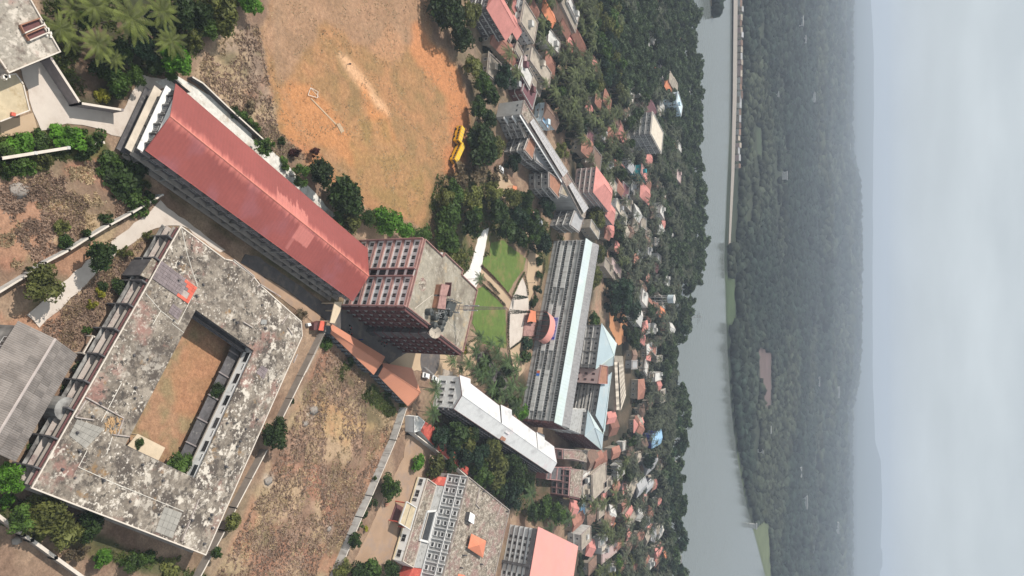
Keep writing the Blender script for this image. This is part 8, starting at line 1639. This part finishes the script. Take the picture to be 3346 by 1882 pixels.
# ------------------------------------------------------------------ vehicles, people, small things
def ob_local(b, x0, y0, z0, x1, y1, z1): b.box(x0, y0, z0, x1, y1, z1)
def bus(px, rot, Ln, label):
    x, y = P(*px, 1.5); rt = root('bus', label, 'bus', (x, y, 0), 'yellow buses parked at the field edge'); rt.rotation_euler = (0, 0, math.radians(rot)); W2 = 1.2
    def part(name, m, fn):
        b = MB(); fn(b); o = bpy.data.objects.new(name, b.mesh(name, m)); COL.objects.link(o); o.parent = rt; return o
    part('body', 'bus_yellow', lambda b: (b.box(-Ln / 2, -W2, .5, Ln / 2, W2, 1.5), b.box(-Ln / 2, -W2 + .04, 1.5, Ln / 2, W2 - .04, 2.75)))
    part('roof', 'bus_yellow_roof', lambda b: (b.box(-Ln / 2 + .05, -W2 + .1, 2.75, Ln / 2 - .05, W2 - .1, 2.88), ))
    for i in range(4): part('roof_rail', 'metal_grey', lambda b: b.box(-Ln / 2 + 1 + i * (Ln - 2) / 3.2, -W2 + .2, 2.88, -Ln / 2 + 1.1 + i * (Ln - 2) / 3.2, W2 - .2, 2.95))
    nw = int(Ln / 1.3)
    for i in range(nw):
        for s_ in (-1, 1): part('window', 'glass', lambda b: b.box(-Ln / 2 + .35 + i * (Ln - .5) / nw, s_ * W2 - (.0 if s_ > 0 else .0) - .03, 1.6, -Ln / 2 + .35 + (i + .82) * (Ln - .5) / nw, s_ * W2 + .02 * s_, 2.35))
    part('windscreen', 'glass', lambda b: b.box(Ln / 2 - .02, -W2 + .15, 1.45, Ln / 2 + .03, W2 - .15, 2.5)); part('rear_window', 'glass', lambda b: b.box(-Ln / 2 - .03, -W2 + .3, 1.6, -Ln / 2 + .02, W2 - .3, 2.4))
    part('bumper', 'tyre', lambda b: b.box(Ln / 2, -W2, .45, Ln / 2 + .12, W2, .75))
    for s_ in (-.8, .8): part('headlight', 'car_white', lambda b: b.box(Ln / 2, s_ - .15, .85, Ln / 2 + .05, s_ + .15, 1.05))
    for wx in (-Ln / 2 + 1.8, Ln / 2 - 1.5):
        for s_ in (-1, 1): part('wheel', 'tyre', lambda b: b.tube((wx, s_ * (W2 - .3), .48), (wx, s_ * W2 + .02 * s_, .48), .48, n=12))
bA, bB = P(1477, 534, 1.5), P(1508, 466, 1.5); bus(((1493.5), 500), math.degrees(math.atan2(bB[1] - bA[1], bB[0] - bA[0])), 9.2, 'longer yellow bus parked along the right edge of the playing field beside the large tree')
bus((1499, 440), math.degrees(math.atan2(bB[1] - bA[1], bB[0] - bA[0])) + 14, 6.5, 'shorter yellow bus half under the large tree above the longer bus')
def car(px, rot, m, label):
    x, y = P(*px, .8); rt = root('parked_car', label, 'car', (x, y, 0), 'cars parked by the library'); rt.rotation_euler = (0, 0, math.radians(rot))
    def part(name, mm, fn): b = MB(); fn(b); o = bpy.data.objects.new(name, b.mesh(name, mm)); COL.objects.link(o); o.parent = rt
    def hull(b, prof, w0, w1):
        n = len(prof); L0 = [(x_, -w0 if z_ < 1 else -w1, z_) for x_, z_ in prof]; R0 = [(x_, -y_, z_) for x_, y_, z_ in L0]
        b.face(L0); b.face(R0[::-1])
        for i in range(n): j = (i + 1) % n; b.face([L0[j], L0[i], R0[i], R0[j]])
    part('body', m, lambda b: hull(b, [(-2.1, .35), (2.1, .35), (2.15, .75), (1.2, .95), (-1.9, .98), (-2.15, .7)], .88, .85))
    part('cabin', m, lambda b: hull(b, [(-1.75, .96), (1.15, .94), (.45, 1.5), (-1.3, 1.52)], .84, .68))
    part('windscreen', 'glass', lambda b: b.face([(1.12, -.72, 1.0), (1.12, .72, 1.0), (.52, .62, 1.47), (.52, -.62, 1.47)])); part('rear_window', 'glass', lambda b: b.face([(-1.74, .72, 1.03), (-1.74, -.72, 1.03), (-1.38, -.62, 1.47), (-1.38, .62, 1.47)]))
    for s_ in (-1, 1): part('side_window', 'glass', lambda b: b.face([(-1.5, s_ * .83, 1.04), (.95, s_ * .83, 1.04), (.4, s_ * .71, 1.45), (-1.25, s_ * .71, 1.45)]))
    for wx in (-1.35, 1.35):
        for s_ in (-1, 1): part('wheel', 'tyre', lambda b: b.tube((wx, s_ * .68, .32), (wx, s_ * .9, .32), .32, n=12))
cc_ = crop(1660, 620, 8.05)
for (x, y, m_, lb_) in ((560, 520, 'car_white', 'topmost white car by the library porch'), (600, 620, 'village_buff', 'beige car just below the topmost white car'), (720, 690, 'car_white', 'white car in the middle of the library parking row, left one'), (772, 760, 'car_white', 'white car in the middle of the library parking row, right one'), (715, 830, 'car_white', 'white car under the tree side of the parking row'), (860, 860, 'car_white', 'lowest right white car by the library'), (858, 960, 'car_dark', 'dark car below the lowest white car'), (640, 640, 'car_red', 'brownish red car squeezed behind the beige car')):
    car(cc_(x, y), 62, m_, lb_)
bm_ = m1(780, 1275); car(bm_, 70, 'car_white', 'white car at the top of the library drive under dry trees')
gx = crop(1240, 1040, 4.83)
for (x, y, r_, m_, lb_) in ((888, 965, 5, 'car_white', 'white car parked left of the auditorium fence'), (1035, 970, 5, 'car_white', 'white car parked against the auditorium gable'), (740, 905, 15, 'car_white', 'white and pink car nearest the sandy turning area'), (1185, 548, 30, 'car_white', 'white car under the shaded foot of the tall block')):
    car(gx(x, y), r_ + 60, m_, lb_)
def moto(px, rot, label):
    x, y = P(*px, .5); rt = root('motorcycle', label, 'motorcycle', (x, y, 0), 'motorcycles on the shaded service road'); rt.rotation_euler = (0, 0, math.radians(rot))
    def part(name, mm, fn): b = MB(); fn(b); o = bpy.data.objects.new(name, b.mesh(name, mm)); COL.objects.link(o); o.parent = rt
    for wx in (-.65, .65): part('wheel', 'tyre', lambda b: b.tube((wx, -.06, .3), (wx, .06, .3), .3, n=12))
    part('engine', 'metal_grey', lambda b: b.box(-.25, -.14, .25, .2, .14, .6)); part('fuel_tank', 'car_red', lambda b: b.tube((-.05, 0, .75), (.4, 0, .78), .15, .12)); part('saddle', 'tyre', lambda b: b.box(-.7, -.12, .72, -.05, .12, .82)); part('handlebar', 'metal_dark', lambda b: (b.tube((.45, -.33, .98), (.45, .33, .98), .025), b.tube((.45, 0, .95), (.65, 0, .3), .035)))
for i, (x, y, lb_) in enumerate(((528, 398, 'motorcycle on the service road beside the top orange roof'), (530, 466, 'motorcycle by the inner side of the long orange shed'), (885, 565, 'left motorcycle in the row under the tall block'), (915, 585, 'middle motorcycle in the row under the tall block'), (945, 600, 'right motorcycle in the row under the tall block'))): moto(og(x, y), 20 + 30 * i, lb_)
def person(px, rot, top, label):
    x, y = P(*px, 0); vs_ = [(0, 0, .95), (0, 0, 1.2), (0, 0, 1.42), (0, 0, 1.52), (0, .01, 1.68), (-.19, 0, 1.4), (-.26, .04, 1.12), (-.25, .14, .88), (.19, 0, 1.4), (.26, -.04, 1.12), (.25, .04, .86), (-.09, 0, .9), (-.1, .12, .5), (-.1, .02, .06), (-.1, .16, .03), (.09, 0, .9), (.1, -.08, .5), (.1, -.2, .08), (.1, -.08, .03)]
    es = [(0, 1), (1, 2), (2, 3), (3, 4), (2, 5), (5, 6), (6, 7), (2, 8), (8, 9), (9, 10), (0, 11), (11, 12), (12, 13), (13, 14), (0, 15), (15, 16), (16, 17), (17, 18)]
    rd = [.14, .14, .15, .06, .11, .07, .05, .04, .07, .05, .04, .1, .07, .05, .045, .1, .07, .05, .045]
    me = bpy.data.meshes.new('person'); me.from_pydata(vs_, es, []); me.materials.append(MATS[top]); o = bpy.data.objects.new('person', me); COL.objects.link(o); o.location = (x, y, .03); o.rotation_euler = (0, 0, rot)
    sk = o.modifiers.new('skin', 'SKIN'); o.modifiers.new('sub', 'SUBSURF').levels = 1
    for i, r_ in enumerate(rd): me.skin_vertices[0].data[i].radius = (r_, r_)
    me.skin_vertices[0].data[0].use_root = True; tag(o, label, 'person')
person(og(625, 540), 1.0, 'cloth_dark', 'person in dark clothes walking down the service road in the shade'); person(n5(1200, 1170), 2.2, 'sign_blue', 'person in blue on the service road near the orange shed')
person(m4(1110, 483) if 'm4' in globals() else n4(1112, 484), .5, 'cloth_dark', 'person in dark clothes standing on the pale cricket strip')
# things on the field and yards
gq = [P(*n4(*p)) for p in ((835, 660), (890, 690), (885, 735), (815, 715))]
gl_ = root('goal_frame', 'white goal frame lying near the middle left of the playing field', 'goal', (*centroid(gq), 0)); b = MB()
for i in range(4): b.tube((*gq[i], .25), (*gq[(i + 1) % 4], .25), .08, n=5)
b.build('frame', 'pipe_white', gl_); b = MB(); b.tube((*gq[0], .2), (*gq[2], .9), .06); b.build('brace', 'pipe_white', gl_)
struct(sheet('field_line', [P(*n4(*p)) for p in ((838, 740), (846, 738), (1035, 930), (1025, 935))], .0, 'sand')); struct(sheet('cricket_strip', [P(*n4(*p)) for p in ((1035, 935), (1060, 925), (1095, 985), (1070, 1000))], .01, 'sand'))
q = P(*ho(240, 560), .5); cart = root('handcart', 'small dark cart with a red load standing in the sandy hostel yard', 'cart', (*q, 0)); b = MB(); b.box(q[0] - .5, q[1] - .9, .5, q[0] + .5, q[1] + .9, .75); b.build('bed', 'tin_rust', cart)
for s_ in (-.55, .55): b = MB(); b.tube((q[0] + s_ - .04, q[1], .35), (q[0] + s_ + .04, q[1], .35), .35, n=12); b.build('wheel', 'tyre', cart)
b = MB(); b.tube((q[0], q[1] + .9, .6), (q[0], q[1] + 1.9, .5), .05); b.build('handle', 'metal_dark', cart)
for (x, y, lb_) in ((990, 600, 'garden lamp post between the first lawn and the drive'), (965, 745, 'garden lamp post at the triangular plaza'), (990, 520, 'garden lamp post at the top of the drive')):
    p = P(*m2(x, y)); lp_ = root('lamp_post', lb_, 'lamp post', (*p, 0), 'garden lamp posts'); b = MB(); b.tube((*p, 0), (*p, 4), .07); b.build('post', 'metal_dark', lp_); b = MB(); b.tube((*p, 4), (*p, 4.4), .22, .15); b.build('lamp_head', 'metal_dark', lp_)
# round garden, shade put into its dark disc, and fence strips by the auditorium
b = MB(); c_ = P(*gx(800, 650)); b.tube((*c_, -.1), (*c_, .08), 6.2, n=40); struct(b.build('garden_bed', 'asphalt'))
for k in range(9): p0, p1 = P(*gx(1000 + 18 * k, 800 + 6 * k)), P(*gx(990 + 18 * k, 900)); b = MB(); b.strip(p0, p1, .25, 0, .5); tag(b.build('planter_strip', 'coping'), 'low pale planter kerb before the auditorium, ' + (['leftmost'] + [n_ + ' from the left' for n_ in NUM])[k], 'planter', 'planter kerbs before the auditorium')
fn = root('yard_fence', 'thin rail fence around the parking bays before the auditorium gable', 'fence', (*P(*gx(840, 910)), 0)); fp = [P(*gx(x, y)) for x, y in ((690, 770), (840, 905), (1140, 905), (1220, 890))]
for a, c_ in zip(fp[:-1], fp[1:]):
    ln = math.dist(a, c_); n = max(1, int(ln / 2.2))
    for zz in (.6, 1.1): b = MB(); b.tube((*a, zz), (*c_, zz), .05, n=4); b.build('rail', 'metal_grey', fn)
    for i in range(n): t = lerp2(a, c_, i / n); b = MB(); b.tube((*t, 0), (*t, 1.2), .06, n=5); b.build('post', 'metal_grey', fn)
# dark laid stair flight and stacked goods by the tall block
# low boulders on the waste ground
Rb = random.Random(21)
for fx, fy, s_, lb_ in ((675, 1210, 2.6, 'long pale boulder in the middle of the reddish scrub field'), (828, 1330, 2.0, 'white boulder in the lower part of the reddish scrub field'), (790, 1032, 3.0, 'flat grey rock slab near the orange sheds'), (770, 1065, 2.2, 'pinkish flat rock beside the grey slab'), (42, 1360, 1.6, 'pale rock behind the bottom left wall'), (45, 480, 3.4, 'broad grey rock slab in the dry plot at the left')):
    x, y = P(*ff(fx, fy)); r_ = np.random.RandomState(int(fx)); v = ico * (1 + (r_.rand(12, 1) - .5) * .5) * np.array([s_ * .5, s_ * .6, .18]); o = npmesh('boulder', v, icf, 'wall_grey_old'); o.location = (x, y, .02); tag(o, lb_, 'boulder')
# the far bank: embankment road, island tip, a few pale buildings
eb = [P(2396, 0), P(2392, 300), P(2388, 520)]; bq = []
sheet('embankment_road', [P(2398, -60, .8), P(2395, 300, .8), P(2390, 560, .8), P(2381, 800, .8), P(2387, 800, .8), P(2400, 560, .8), P(2408, 300, .8), P(2411, -60, .8)], 0.8, 'wall_grey_old')
x, y = P(2352, -45); isl = canopy('island_trees', *[np.array(t) for t in zip(*[(x + Rb.uniform(-1, 1) * 15 + k_ * -2, y + Rb.uniform(-1, 1) * 16) for k_ in range(1)])], np.array([4.]), np.array([3.]), np.array([3.]), np.array([[.03, .045, .03]]), 'far_mat'); bpy.data.objects.remove(isl)
tipx, tipy = P(2330, 52)
nI = 120; a_ = np.random.RandomState(4); tI = a_.rand(nI) ** .7; xi = tipx - tI * 60; yi = tipy + (a_.rand(nI) - .35) * tI * 60; ri = 3.5 + 3 * a_.rand(nI)
b = MB(); b.prism([(tipx + 2, tipy), (tipx - 70, tipy - 28), (tipx - 110, tipy - 20), (tipx - 110, tipy + 60), (tipx - 60, tipy + 42)], -1.5, -.5); struct(b.build('island', 'sand'))
o = canopy('island_wood', xi, yi, ri * .8, ri, ri * 1.3, np.tile(np.array((.022, .034, .024)), (nI, 1)), 'far_mat', 3); tag(o, 'dark wooded tip of an island in the river at the top edge', 'trees'); o['kind'] = 'stuff'
FB = [(2475, 1125, 'white house cluster in the clearing'), ]
fbx = crop(2260, 0, 1.61); fby = crop(2260, 900, 1.475)
for c, x, y, w, h, lb_ in ((fbx, 563, 115, 60, 12, 'long white building on the far hillside near the top'), (fbx, 578, 212, 45, 12, 'white building just below the long white one'), (fbx, 628, 515, 60, 12, 'pale building high on the far hillside'), (fbx, 435, 498, 30, 9, 'small white building low on the far bank'), (fbx, 478, 925, 50, 10, 'pale building in the middle of the far forest'), (fbx, 790, 1058, 90, 14, 'pale building below the crest of the far hills'), (fbx, 820, 765, 110, 14, 'white building on the crest of the far hills'), (fbx, 785, 1130, 90, 12, 'greenish pale building near the far crest'),
                       (fby, 683, 560, 70, 22, 'bright white block high on the far hillside'), (fby, 500, 945, 60, 10, 'pale building on the far slope in the lower half'), (fby, 540, 1090, 80, 9, 'row of white houses low on the far slope'), (fby, 685, 1210, 70, 18, 'white building on the far hillside near the bottom'), (fby, 362, 742, 40, 8, 'small pale building beyond the pink clearing'), (fby, 322, 845, 22, 8, 'small white house near the far river bend'), (fby, 290, 1205, 30, 9, 'white house at the edge of the bright far meadow'), (fby, 775, 95, 100, 18, 'pale building on the far crest above the river bend'), (fby, 605, 510, 60, 8, 'long pale roof in the far forest')):
    px = c(x, y); d_ = None
    for Y in np.arange(820, 4700, 12):
        X_ = (px[1] - 941) / F * (Y * cp + CAMH * sp); hz2 = float(far_h(np.array([X_]), np.array([Y]))[0]) + (6 if Y > 1500 else 2)
        if topx(X_, Y, hz2)[0] >= px[0]: d_ = (X_, Y, hz2); break
    if not d_: continue
    X_, Y, hz2 = d_; w *= Y / 4000 * .8; h *= Y / 3500 * .7 + .3; rt = root('far_house', lb_, 'building', (X_, Y, hz2 - 8), 'pale buildings beyond the river')
    b = MB(); b.box(X_ - w / 2, Y - w / 5, hz2 - 10, X_ + w / 2, Y + w / 5, hz2 + h); b.build('wall', 'village_white', rt); b = MB(); b.box(X_ - w / 2 - 1, Y - w / 5 - 1, hz2 + h, X_ + w / 2 + 1, Y + w / 5 + 1, hz2 + h + 1); b.build('roof', 'village_grey', rt)
# row of tiny houses on the embankment
Re = random.Random(8)
for k in range(26):
    yy = 12 + k * 21 + Re.uniform(-5, 5); xx = np.interp(yy, [0, 300, 560], [2412, 2410, 2402]); x, y = P(xx, yy, 1); y += 4; w = Re.uniform(4, 8); h = Re.uniform(3, 5)
    rt = root('bank_house', 'tiny house on the far embankment road, ' + ORD[k], 'house', (x, y, 0), 'houses on the far embankment'); b = MB(); b.box(x - w / 2, y - 3, 0, x + w / 2, y + 3, h); b.build('wall', Re.choice(['village_buff', 'wall_rose', 'village_white']), rt)
    b = MB(); b.face([(x - w / 2 - .5, y - 3.5, h), (x + w / 2 + .5, y - 3.5, h), (x + w / 2 + .5, y, h + 1.6), (x - w / 2 - .5, y, h + 1.6)]); b.face([(x - w / 2 - .5, y, h + 1.6), (x + w / 2 + .5, y, h + 1.6), (x + w / 2 + .5, y + 3.5, h), (x - w / 2 - .5, y + 3.5, h)]); b.build('roof', Re.choice(['village_brown', 'village_grey', 'village_buff']), rt)
